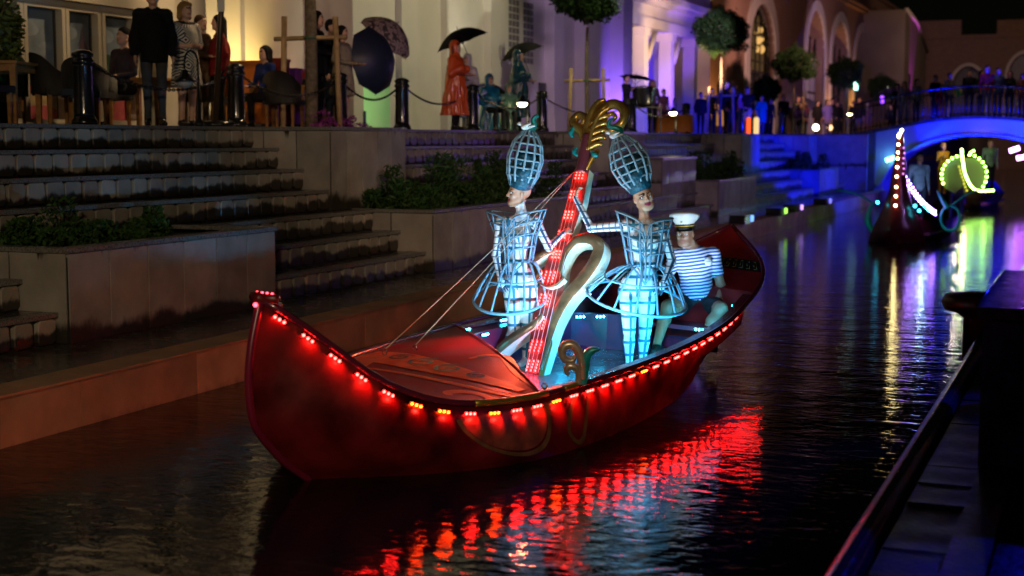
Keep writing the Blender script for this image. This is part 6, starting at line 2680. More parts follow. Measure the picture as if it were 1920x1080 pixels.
def stroke(name, pts, w, d0, d1, parent, mf=None, ms=None, dome=.02, n=6):
    """cut-out stroke: domed painted front, cream edges"""
    P, Lf, Rt = stroke_outline(pts, w, n)
    k = len(P)
    m = MB()
    vs = []
    for i in range(k):
        vs += [lp(Lf[i].x, Lf[i].y, d0), lp(P[i].x * .5 + Lf[i].x * .5, P[i].y * .5 + Lf[i].y * .5, d0 - dome * .8), lp(P[i].x, P[i].y, d0 - dome),
               lp(P[i].x * .5 + Rt[i].x * .5, P[i].y * .5 + Rt[i].y * .5, d0 - dome * .8), lp(Rt[i].x, Rt[i].y, d0)]
    m.add(vs, [(5 * i + j, 5 * i + 5 + j, 5 * i + 6 + j, 5 * i + 1 + j) for i in range(k - 1) for j in range(4)], 0, True)
    vs = []
    for i in range(k):
        vs += [lp(Lf[i].x, Lf[i].y, d0), lp(Lf[i].x, Lf[i].y, d1), lp(Rt[i].x, Rt[i].y, d1), lp(Rt[i].x, Rt[i].y, d0)]
    m.add(vs, [(4 * i + a, 4 * i + 4 + a, 4 * i + 4 + b, 4 * i + b) for i in range(k - 1) for a, b in ((1, 0), (2, 1), (3, 2))] + [(0, 1, 2, 3), (4 * k - 1, 4 * k - 2, 4 * k - 3, 4 * k - 4)], 1, False)
    return m.build(name, [mf or MT['bronze'], ms or MT['cream']], parent)


board = [(-0.097, -.02), (-0.128, 0.262), (-0.161, 0.512), (-0.175, 0.792), (-0.165, 1.026), (-0.132, 1.289), (-0.102, 1.608), (-0.103, 2.011), (0.049, 1.997), (0.066, 1.665), (0.043, 1.401),
         (0.031, 1.165), (0.038, 0.984), (0.085, 0.809), (0.073, 0.528), (0.078, 0.279), (0.092, -0.02)]
m = MB()
m.extrude(board, lp, 0, .10, 0, 1)
m.build('neck_board', [mat('translucent_red_board', (.20, .035, .025), .28, vary=.5, vscale=12, bump=.2, bscale=30), MT['cream']], lyre)
stroke('right_loop', [(.055, .06), (.062, .40), (.081, .579), (.136, .745), (.243, .918), (.324, 1.086), (.338, 1.225), (.272, 1.30), (.162, 1.311), (.071, 1.266), (.016, 1.159), (.007, 1.024), (.043, .923)],
       [.03, .07, .10, .115, .12, .115, .11, .11, .10, .085, .07, .05, .01], -.02, .13, lyre)
stroke('left_curl', [(-.097, 1.196), (-.215, 1.139), (-.311, 1.061), (-.347, .986), (-.306, .915), (-.228, .914), (-.205, .971), (-.255, 1.01)], [.05, .07, .08, .08, .08, .075, .06, .03], -.02, .12, lyre)
stroke('lower_leg', [(-.06, .56), (-.135, .46), (-.24, .38), (-.34, .292), (-.438, .187), (-.50, .09), (-.54, .0)], [.05, .075, .085, .09, .09, .08, .04], -.02, .12, lyre)
stroke('cross_arc', [(-.202, .879), (-.125, .837), (-.04, .821), (.035, .846), (.085, .905)], [.012, .02, .024, .02, .008], -.05, .02, lyre, ms=MT['cream'])
m = MB()
m.tube(smooth_path([lp(-.47, .21, .0), lp(-.52, .14, .02), lp(-.545, .04, .05), lp(-.52, -.05, .05)], 4), [.02 + .025 * math.sin(math.pi * i / 12) for i in range(13)], 8)
m.build('teal_leaf', MT['teal'], lyre)
m = MB()
m.extrude([(.045, .0), (.085, .0), (.100, .30), (.085, .36), (.060, .34), (.05, .25)], lp, -.018, .0, 0)
m.build('gold_inlay', mat('olive_gold', (.34, .26, .07), .35, .5), lyre)

# carved gilded crest
def leaf(name, pts, r, parent, m_=None, d=.0, flat=1.0):
    mb_ = MB()
    P = smooth_path([lp(x, y, d) for x, y in pts], 6)
    k = len(P)
    rr = []
    for i in range(k):
        u = i / (k - 1) * (len(r) - 1)
        rr.append(r[int(u)] + (r[min(int(u) + 1, len(r) - 1)] - r[int(u)]) * (u - int(u)))
    mb_.tube(P, rr, 10, sy=flat, up=EN)
    return mb_.build(name, m_ or MT['gold'], parent)


crest = leaf('crest_stalk', [(-.027, 1.96), (-.030, 2.08), (-.036, 2.20), (-.038, 2.34)], [.06, .055, .06, .06], lyre, mat('plum_gilt', (.22, .05, .07), .3, .4))
leaf('crest_volute', [(.0, 2.16), (-.015, 2.33), (-.005, 2.47), (.030, 2.595), (.105, 2.662), (.205, 2.650), (.275, 2.570), (.268, 2.465), (.190, 2.410), (.105, 2.440), (.085, 2.520), (.135, 2.570), (.190, 2.535), (.165, 2.495)],
     [.022, .034, .042, .046, .048, .048, .046, .040, .034, .028, .024, .020, .014], lyre)
leaf('crest_volute', [(.02, 2.18), (.012, 2.35), (.03, 2.48), (.075, 2.565), (.13, 2.60)], [.012, .02, .024, .022, .008], lyre, d=-.05)
leaf('crest_leaf', [(-.06, 2.30), (-.075, 2.44), (-.060, 2.58), (-.015, 2.685), (.045, 2.712)], [.03, .045, .045, .035, .012], lyre)
leaf('crest_volute', [(-.03, 2.18), (-.085, 2.30), (-.140, 2.395), (-.205, 2.440), (-.235, 2.500), (-.195, 2.555), (-.140, 2.535), (-.130, 2.480), (-.165, 2.462)], [.02, .032, .042, .046, .044, .040, .034, .026, .012], lyre)
for i, (y, l_) in enumerate(((2.20, .13), (2.27, .15), (2.34, .155), (2.41, .15), (2.48, .13))):
    leaf('crest_rib', [(-.035, y - .03), (.02, y + .01), (.02 + l_ * .6, y + .045), (.01 + l_, y + .03)], [.014, .030, .028, .008], lyre, d=-.03)
leaf('crest_tip', [(-.20, 2.42), (-.215, 2.36), (-.185, 2.31)], [.012, .028, .008], lyre, MT['teal'], -.03)
leaf('crest_tip', [(.04, 2.17), (.085, 2.13), (.125, 2.12)], [.012, .028, .010], lyre, MT['teal'], -.03)
leaf('crest_tip', [(-.09, 2.12), (-.13, 2.16), (-.12, 2.21)], [.010, .024, .008], lyre, MT['teal'], -.03)
leaf('crest_leaf', [(.02, 1.99), (.045, 2.08), (.075, 2.16), (.10, 2.2)], [.012, .026, .03, .01], lyre)
# light clusters and strings
clus = [(-.027, 1.931, 0), (-.035, 1.737, 0), (-.045, 1.535, 0), (-.060, 1.339, 0), (-.072, 1.145, 0), (-.086, .926, 1), (-.081, .706, 1), (-.076, .478, 1), (-.055, .267, 1), (-.040, .085, 1)]
c_ = MB()
for j in (-1, 0, 1):
    for i in (-1, 0, 1):
        p = lp(i * .034, j * .030, -.012)
        c_.ball(p, .0098, 7, 5)
CL = c_.mesh('light_cluster', [glow('red_cluster_led', (1, .016, .013), 50, True)])
c_ = MB()
for j in (-1.6, -.5, .6, 1.7):
    for i in (-1, 0, 1):
        p = lp(i * .044 + j * .002, j * .026, -.012)
        c_.ball(p, (.0075, .0075, .011), 7, 5)
CL2 = c_.mesh('light_cluster', [glow('red_tube_led', (1, .020, .020), 38, True)])
for s, t, k in clus:
    kind(inst('light_cluster', CL2 if k else CL, lyre, lp(s, t, -.004)), 'stuff')
for t in (.2, .7, 1.2, 1.7):
    bulb('lyre_light', P0 + lp(-.06, t, -.16), .22, (1, .03, .02), .03)
bspot('lyre_foot_light', (-.33, 3.75, .95), (.10, 1.9, .5), 75, (1, .09, .03), 110, .7, .03)
bspot('lyre_side_fill', (.75, 3.2, .5), (-.15, 4.2, 1.3), 85, (.95, .98, .92), 50, .7, .04)  # unseen fill added to brighten the lyre's edges
for i, (a, b) in enumerate((((-.075, 1.98), (-.085, .02)), ((-.045, 1.985), (-.045, .02)), ((-.010, 1.985), (.0, .02)), ((.02, 1.98), (.045, .02)))):
    m = MB()
    m.tube([lp(a[0], a[1], -.035), lp(b[0], b[1], -.035)], .0028, 5)
    m.build('string', mat('red_lit_cord', (.6, .35, .3), .35), lyre)
# two ropes from the lyre's neck to the foredeck
tp = P0 + lp(-.085, 1.975, -.02)
for (x, y), lab in (((-.70, 2.28), 'upper of the two taut stay ropes, ending left on the foredeck'), ((-.58, 2.52), 'second taut stay rope tied to the foredeck ring bolt')):
    e_ = onboat(*(deck_pt(x, y) + Vector((0, 0, .05))))
    m = MB()
    v = e_ - tp
    m.tube([v * (i / 8) + Vector((0, 0, -.012 * math.sin(math.pi * i / 8))) for i in range(9)], .0042, 6)
    o = m.build('stay_rope', mat('pale_rope', (.62, .50, .38), .6))
    o.location = tp
    tag(o, lab, 'rope', 'stay ropes of the lyre')

# small scroll ornament on the near gunwale
q0 = onboat(1.0, 2.30, .50)
so = thing('scroll_ornament', 'small double-curled bronze and teal scroll standing on the near gunwale', 'ornament', q0)
_o = P0.copy()


def sp_(s, t, d=0.0):
    return RT * s + Vector((0, 0, t)) + FW * d


lp_keep = lp
lp = sp_
EN_keep = EN
EN = -FW
SILV = mat('worn_silver_gilt', (.50, .42, .32), .3, .5, vary=.4, vscale=14)
stroke('upper_curl', [(.035, .02), (.030, .12), (.010, .20), (-.035, .262), (-.090, .262), (-.118, .215), (-.098, .165), (-.050, .152), (-.022, .178)], [.05, .055, .06, .06, .06, .055, .05, .04, .02], -.01, .07, so, SILV, dome=.015)
stroke('lower_curl', [(.0, -.02), (.005, .05), (-.02, .10), (-.062, .112), (-.088, .080), (-.072, .048)], [.035, .045, .05, .05, .04, .015], -.012, .075, so, SILV, dome=.012)
stroke('leaf', [(.035, -.02), (.05, .10), (.060, .18), (.100, .225), (.155, .235)], [.05, .06, .065, .05, .01], -.008, .06, so, MT['teal'], MT['teal'], .012)
lp = lp_keep
EN = EN_keep


# ------------------------------------------------------------------ performers: body suits with painted grid lines
def suit_mat(name, base, line, period=.115, nv=4, lw=.22):
    m = bpy.data.materials.new(name)
    m.use_nodes = True
    nt = m.node_tree
    N, Lk = nt.nodes, nt.links
    b = N['Principled BSDF']
    a = N.new('ShaderNodeAttribute')
    a.attribute_name = 'limb'
    g = N.new('ShaderNodeAttribute')
    g.attribute_name = 'girth'
    sp = N.new('ShaderNodeSeparateXYZ')
    Lk.new(a.outputs['Vector'], sp.inputs[0])

    def mt(op, x, y=None):
        n = N.new('ShaderNodeMath')
        n.operation = op
        for i, q in enumerate((x, y)):
            if q is None:
                continue
            if isinstance(q, (int, float)):
                n.inputs[i].default_value = q
            else:
                Lk.new(q, n.inputs[i])
        return n.outputs[0]
    th = mt('ARCTAN2', sp.outputs['Z'], sp.outputs['Y'])
    v = mt('ABSOLUTE', mt('SUBTRACT', mt('FRACT', mt('ADD', mt('MULTIPLY', th, nv / (2 * math.pi)), .5 + .12)), .5))
    vw = mt('DIVIDE', .0115 * nv / (2 * math.pi), g.outputs['Fac'])
    l1 = mt('LESS_THAN', v, vw)
    s = mt('ABSOLUTE', mt('SUBTRACT', mt('FRACT', mt('DIVIDE', sp.outputs['X'], period)), .5))
    l2 = mt('LESS_THAN', s, lw / 2)
    mask = mt('MAXIMUM', l1, l2)
    mx = N.new('ShaderNodeMix')
    mx.data_type = 'RGBA'
    mx.inputs[6].default_value = (*base, 1)
    mx.inputs[7].default_value = (*line, 1)
    Lk.new(mask, mx.inputs[0])
    Lk.new(mx.outputs[2], b.inputs['Base Color'])
    b.inputs['Roughness'].default_value = .5
    tc = N.new('ShaderNodeTexCoord')
    nz = N.new('ShaderNodeTexNoise')
    nz.inputs['Scale'].default_value = 9
    nz.inputs['Detail'].default_value = 3
    mp = N.new('ShaderNodeMapping')
    mp.inputs['Scale'].default_value = (1, 1, 2.2)
    Lk.new(tc.outputs['Object'], mp.inputs[0])
    Lk.new(mp.outputs[0], nz.inputs['Vector'])
    bp = N.new('ShaderNodeBump')
    bp.inputs['Strength'].default_value = .5
    bp.inputs['Distance'].default_value = .02
    Lk.new(nz.outputs['Fac'], bp.inputs['Height'])
    Lk.new(bp.outputs[0], b.inputs['Normal'])
    return m


MT['suit'] = suit_mat('white_suit_teal_grid', (.80, .76, .78), (.012, .16, .24))
MT['suit_arm'] = suit_mat('white_sleeve_dark_grid', (.80, .74, .76), (.03, .06, .11), .058, 3, .15)
HT = {'skin': 0, 'suit': 1, 'arm': 2, 'brow': 3, 'lip': 4, 'shadow': 5, 'shoe': 6, 'polo': 7}
HM = [MT['skin'], MT['suit'], MT['suit_arm'], MT['brow'], MT['lip'], MT['shadow'], mat('white_shoe', (.6, .6, .62), .4), mat('pale_collar', (.78, .70, .72), .6)]


def Z(p, dz=.15):
    return (p[0], p[1], p[2] - dz)


def performer(label, loc, J, fwd, up, hand_r, hand_l, face=(0, -1, 0)):
    """J: joints in metres, x to the viewer's right, y away from the viewer, z above the water"""
    t = bpy.data.objects.new('person', None)
    P = []
    j = {k: vec(Z(v)) for k, v in J.items()}
    f = vec(face)
    sx = np.cross(f, [0, 0, 1.0])
    pel, wst, ch, nk = j['pel'], j['waist'], j['chest'], j['neck']
    M = frame_from(f, (ch - pel))
    P += [_ell(pel + vec((0, 0, .0)), (.155, .112, .115), .06, 'suit', M),
          _ell(pel - M[:, 1] * -.045 + vec((0, 0, -.03)), (.12, .09, .10), .05, 'suit', M),
          _ell(wst, (.105, .088, .13), .07, 'suit', M),
          _ell(ch, (.135, .095, .145), .07, 'suit', M),
          _cone(j['shR'], j['shL'], .047, .047, .05, 'suit'),
          _cone(ch + vec((0, 0, .06)), nk, .075, .048, .05, 'polo'),
          _cone(nk, j['head'] - vec((0, 0, .02)), .045, .045, .02, 'polo' if 'polo' in J else 'skin')]
    for s in (-1, 1):
        c = ch + M[:, 0] * .062 * s - M[:, 1] * .075 + vec((0, 0, -.01))
        P.append(_ell(c, (.055, .050, .055), .035, 'suit', M))
    hp_, hM = head_prims(j['head'], fwd, up, 1.07, True)
    P += hp_
    for s, S_ in (('R', -1), ('L', 1)):
        P.append(_cone(j['sh' + s], j['el' + s], .046, .036, .035, 'arm'))
        P.append(_cone(j['el' + s], j['wr' + s], .036, .024, .02, 'arm'))
        hd = (hand_r, hand_l)[S_ > 0]
        P += hand_prims(j['wr' + s], hd[0], hd[1], .93, hd[2], .14, 'arm' if hd[3] else 'skin', hd[4])
        P.append(_cone(j['hip' + s], j['kn' + s], .090, .056, .022, 'suit'))
        mid = j['kn' + s] * .68 + j['an' + s] * .32 + vec((0, .012, 0))
        P.append(_cone(j['kn' + s], mid, .048, .053, .012, 'suit'))
        P.append(_cone(mid, j['an' + s], .053, .031, .012, 'suit'))
        P.append(_cone(j['an' + s] - vec((0, 0, .03)), j['an' + s] + f * .13 - vec((0, 0, .055)), .036, .026, .02, 'shoe'))
    me = sdf_mesh('person', P, .0068, HM, HT, attr=True)
    o = bpy.data.objects.new('person', me)
    link(o)
    o.location = loc
    o.rotation_euler = (0, 0, PSI)
    tag(o, label, 'person', 'costumed performers')
    eyes(j['head'], hM, o, 1.07)
    return o, j, M, hM


def cage_hat(parent, base, top, prof, nmer, nring, label_bird, tw=0.0):
    """balloon cage of flat strips over a teal wig"""
    b, tpt = vec(Z(base)), vec(Z(top))
    ax = tpt - b
    H_ = np.linalg.norm(ax)
    az = ax / H_
    ex = np.cross([0, 1.0, 0], az)
    ex /= np.linalg.norm(ex)
    ey = np.cross(az, ex)

    def rad(t):
        for (t0, r0), (t1, r1) in zip(prof[:-1], prof[1:]):
            if t <= t1:
                u = (t - t0) / (t1 - t0)
                u = u * u * (3 - 2 * u) * .5 + u * .5
                return r0 + (r1 - r0) * u
        return prof[-1][1]

    def pt(t, th, k=1.0, off=0.0):
        return b + az * (t * H_ + off) + (ex * math.cos(th) + ey * math.sin(th)) * rad(min(max(t, 0), 1)) * k
    # wig filling the lower half
    P = [_ell(b + az * .03, (.100, .112, .085), .03, 'w', np.stack([ex, ey, az], 1))]
    rnd = random.Random(5 + nmer)
    for i in range(26):
        t = rnd.uniform(.02, .52)
        th = rnd.uniform(0, 6.28)
        k = rnd.uniform(.55, .86)
        P.append(_ell(pt(t, th, k), [rnd.uniform(.028, .05)] * 3, .03, 'w'))
    P.append(_cone(b + az * .04, b + az * H_ * .50, .105, .085, .04, 'w'))
    wig = bpy.data.objects.new('headdress', sdf_mesh('headdress', P, .011, [mat('teal_wig', (.008, .085, .14), .42, vary=.7, vscale=22, bump=.8, bscale=35)], {'w': 0}))
    link(wig, parent)
    for i in range(nmer):
        th = 2 * math.pi * (i + tw) / nmer
        m = MB()
        lo_ = -.01
        pts = [pt(lo_ + (1 - lo_) * q / 16, th) for q in range(17)]
        m.tube(pts, .0125, 4, sy=1.0, up=Vector(ex * math.cos(th) + ey * math.sin(th)))
        m.build('cage_bar', MT['cage'], wig)
    for i in range(nring):
        t = .03 + .86 * i / (nring - 1)
        m = MB()
        m.tube([pt(t, 2 * math.pi * q / 30, .985) for q in range(30)], .0110, 4, closed=True, sy=.8, up=Vector(az))
        m.build('cage_ring', MT['cage'], wig)
    # swirl and dove on top
    m = MB()
    sp0 = pt(1, 0, 0)
    pts = [sp0 + az * .0, sp0 + az * .035 + ex * .03, sp0 + az * .075 + ex * -.005, sp0 + az * .11 - ex * .045, sp0 + az * .15 - ex * .02, sp0 + az * .155 + ex * .025]
    if tw == 0:
        pts = [sp0 + ex * .02, sp0 + az * .05 + ex * .03, sp0 + az * .09 + ex * .015, sp0 + az * .13 + ex * .04, sp0 + az * .115 + ex * .055]
    m.tube(smooth_path(pts, 5), [.034 - .024 * q / ((len(pts) - 1) * 5) for q in range((len(pts) - 1) * 5 + 1)], 8)
    m.ball(sp0, (.055, .055, .022), 12, 6)
    m.build('teal_swirl', MT['teal'], wig)
    d0 = pt(.97, math.pi, .9) + az * .03 - ey * .0 + np.array([-.01, -.05, .0])
    P = [_ell(d0, (.050, .028, .026), .01, 'd', frame_from((.9, -.3, .25), (0, 0, 1))), _ell(d0 + [-.040, .0, .030], (.022, .018, .018), .015, 'd'),
         _cone(d0 + [-.055, 0, .028], d0 + [-.072, -.004, .024], .006, .002, .004, 'd'),
         _cone(d0 + [.03, 0, .0], d0 + [.085, .01, .012], .018, .010, .02, 'd'),
         _cone(d0 + [.0, -.02, .010], d0 + [.055, -.055, .030], .015, .006, .015, 'd'), _cone(d0 + [.0, .02, .012], d0 + [.06, .055, .04], .015, .006, .015, 'd')]
    dv = bpy.data.objects.new('dove', sdf_mesh('dove', P, .006, [MT['dove']], {'d': 0}))
    link(dv, wig)
    return wig


def cage_bodice(parent, c, M, zw, zb, wing, flare):
    """bars from the waist to the flared collar"""
    o = bpy.data.objects.new('bodice_cage', None)
    root = MB()
    cx, cy, _ = c
    ex, ey = M[:, 0], M[:, 1]
    c0 = vec((cx, cy, 0))

    def P_(u, th):
        ct, st = math.cos(th), math.sin(th)
        side = abs(ct)
        zt = zb + .03 + wing * side ** .26
        z = zw + (zt - zw) * u
        v = min(1, max(0, (z - zw) / (zb - zw)))
        rx = .148 + (.190 - .148) * v + flare * side * max(0, (z - zb) / wing) if wing else .19
        ry = .128 + (.170 - .128) * math.sin(v * math.pi / 2)
        return c0 + ex * (rx * ct) - ey * (ry * st) + vec((0, 0, z))
    m = MB()
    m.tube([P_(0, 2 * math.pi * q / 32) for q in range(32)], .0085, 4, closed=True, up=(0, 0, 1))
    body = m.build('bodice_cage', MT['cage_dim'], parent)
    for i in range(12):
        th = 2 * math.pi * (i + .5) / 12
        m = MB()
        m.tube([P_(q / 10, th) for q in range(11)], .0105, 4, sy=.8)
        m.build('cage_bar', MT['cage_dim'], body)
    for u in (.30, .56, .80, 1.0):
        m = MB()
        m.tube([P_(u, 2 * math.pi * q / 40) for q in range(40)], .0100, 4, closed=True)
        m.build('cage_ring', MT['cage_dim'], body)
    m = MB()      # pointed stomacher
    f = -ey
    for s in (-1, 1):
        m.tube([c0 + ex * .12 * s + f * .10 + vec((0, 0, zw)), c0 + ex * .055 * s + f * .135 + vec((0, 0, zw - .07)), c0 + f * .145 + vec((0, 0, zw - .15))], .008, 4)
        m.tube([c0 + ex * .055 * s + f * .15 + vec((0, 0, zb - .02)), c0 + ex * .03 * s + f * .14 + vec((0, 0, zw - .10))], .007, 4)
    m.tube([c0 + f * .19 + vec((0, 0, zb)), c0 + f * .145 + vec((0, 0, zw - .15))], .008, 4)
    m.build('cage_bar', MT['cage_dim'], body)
    return body


def cage_skirt(parent, c, hoop, rx, ry, sx, sy, nb=14, mid=(.5,)):
    c0, h0 = vec(c), vec(hoop)

    def P_(u, th):
        a = c0 + (h0 - c0) * (u ** 1.25)
        r = .150 + (rx - .150) * (u ** .78)
        r2 = .125 + (ry - .125) * (u ** .78)
        x, y = r * math.cos(th), r2 * math.sin(th)
        return a + vec((x, y, (sx * x + sy * y) * u))
    m = MB()
    m.tube([P_(1, 2 * math.pi * q / 44) for q in range(44)], .0150, 6, closed=True)
    body = m.build('skirt_cage', MT['cage'], parent)
    for i in range(nb):
        th = 2 * math.pi * (i + .3) / nb
        m = MB()
        m.tube([P_(q / 10, th) for q in range(11)], .0105, 4)
        m.build('cage_bar', MT['cage'], body)
    for u in mid:
        m = MB()
        m.tube([P_(u, 2 * math.pi * q / 40) for q in range(40)], .0085, 4, closed=True)
        m.build('cage_ring', MT['cage'], body)
    return body


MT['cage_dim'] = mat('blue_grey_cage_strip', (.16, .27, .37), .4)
# second performer, facing the viewer
w2, j2, M2, hM2 = performer('performer in white grid suit and hooped cage, facing the camera, head tilted', (-3.744, 11.875, .15),
                            {'pel': (.022, 0, .93), 'waist': (.070, -.01, 1.12), 'chest': (.075, -.01, 1.33), 'neck': (.075, 0, 1.485), 'head': (.058, -.02, 1.705),
                             'shR': (-.085, .0, 1.455), 'elR': (-.385, .12, 1.425), 'wrR': (-.515, .26, 1.68), 'shL': (.232, 0, 1.445), 'elL': (.315, -.02, 1.15), 'wrL': (.235, -.16, .985),
                             'hipR': (-.065, 0, .88), 'knR': (-.058, -.07, .53), 'anR': (-.050, .0, .24), 'hipL': (.105, 0, .88), 'knL': (.090, .03, .52), 'anL': (.075, .10, .24)},
                            (.26, -1, -.06), (-.27, 0, .96), ((.10, .35, .95), (.8, .3, 0), .9, False, -1), ((-.45, -.25, -.85), (-.3, .9, -.2), .35, True, 1))
cage_hat(w2, (.034, .0, 1.782), (-.155, .05, 2.235), [(0, .095), (.22, .150), (.48, .172), (.74, .140), (.92, .078), (1, .03)], 12, 7, '', .35)
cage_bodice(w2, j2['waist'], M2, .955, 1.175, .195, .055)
cage_skirt(w2, (.070, 0, .955), (.010, .0, .665), .435, .37, -.14, .28)
# first performer, in profile
w1, j1, M1, hM1 = performer('performer in white grid suit and hooped cage, seen in profile left of the lyre', (-4.790, 11.761, .15),
                            {'pel': (-.010, 0, .95), 'waist': (-.035, 0, 1.13), 'chest': (-.030, 0, 1.35), 'neck': (.015, 0, 1.54), 'head': (-.012, -.01, 1.725), 'polo': (0, 0, 0),
                             'shR': (-.170, -.03, 1.47), 'elR': (-.215, -.06, 1.18), 'wrR': (-.180, -.14, .985), 'shL': (.140, .02, 1.47), 'elL': (.255, -.02, 1.245), 'wrL': (.385, .10, 1.36),
                             'hipR': (-.075, 0, .88), 'knR': (-.055, -.05, .53), 'anR': (-.130, .0, .24), 'hipL': (.075, 0, .88), 'knL': (.070, -.02, .53), 'anL': (.050, .05, .24)},
                            (-1, -.30, -.02), (.10, 0, 1), ((.25, -.15, -.95), (.3, .9, 0), .35, True, -1), ((.8, .3, .55), (0, .3, -1), .9, False, 1), face=(-.42, -.9, 0))
cage_hat(w1, (.006, .0, 1.792), (.086, .0, 2.29), [(0, .098), (.22, .142), (.48, .158), (.74, .132), (.92, .076), (1, .03)], 12, 7, '', 0)
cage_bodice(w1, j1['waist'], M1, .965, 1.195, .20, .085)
cage_skirt(w1, (-.035, 0, .965), (-.085, .0, .64), .335, .36, .06, .30, 14, (.5,))


# ------------------------------------------------------------------ the boatman
def stripe_mat():
    m = bpy.data.materials.new('blue_white_striped_jersey')
    m.use_nodes = True
    nt = m.node_tree
    N, Lk = nt.nodes, nt.links
    b = N['Principled BSDF']
    tc = N.new('ShaderNodeTexCoord')
    sp = N.new('ShaderNodeSeparateXYZ')
    Lk.new(tc.outputs['Object'], sp.inputs[0])
    nz = N.new('ShaderNodeTexNoise')
    nz.inputs['Scale'].default_value = 5
    Lk.new(tc.outputs['Object'], nz.inputs['Vector'])

    def mt(op, x, y=None):
        n = N.new('ShaderNodeMath')
        n.operation = op
        for i, q in enumerate((x, y)):
            if q is None:
                continue
            if isinstance(q, (int, float)):
                n.inputs[i].default_value = q
            else:
                Lk.new(q, n.inputs[i])
        return n.outputs[0]
    z = mt('ADD', sp.outputs['Z'], mt('MULTIPLY', mt('SUBTRACT', nz.outputs['Fac'], .5), .035))
    z = mt('ADD', z, mt('MULTIPLY', sp.outputs['X'], -.12))
    s = mt('GREATER_THAN', mt('FRACT', mt('DIVIDE', z, .032)), .50)
    mx = N.new('ShaderNodeMix')
    mx.data_type = 'RGBA'
    mx.inputs[6].default_value = (.78, .80, .84, 1)
    mx.inputs[7].default_value = (.02, .10, .42, 1)
    Lk.new(s, mx.inputs[0])
    Lk.new(mx.outputs[2], b.inputs['Base Color'])
    b.inputs['Roughness'].default_value = .75
    bp = N.new('ShaderNodeBump')
    bp.inputs['Strength'].default_value = .4
    bp.inputs['Distance'].default_value = .04
    Lk.new(nz.outputs['Fac'], bp.inputs['Height'])
    Lk.new(bp.outputs[0], b.inputs['Normal'])
    return m


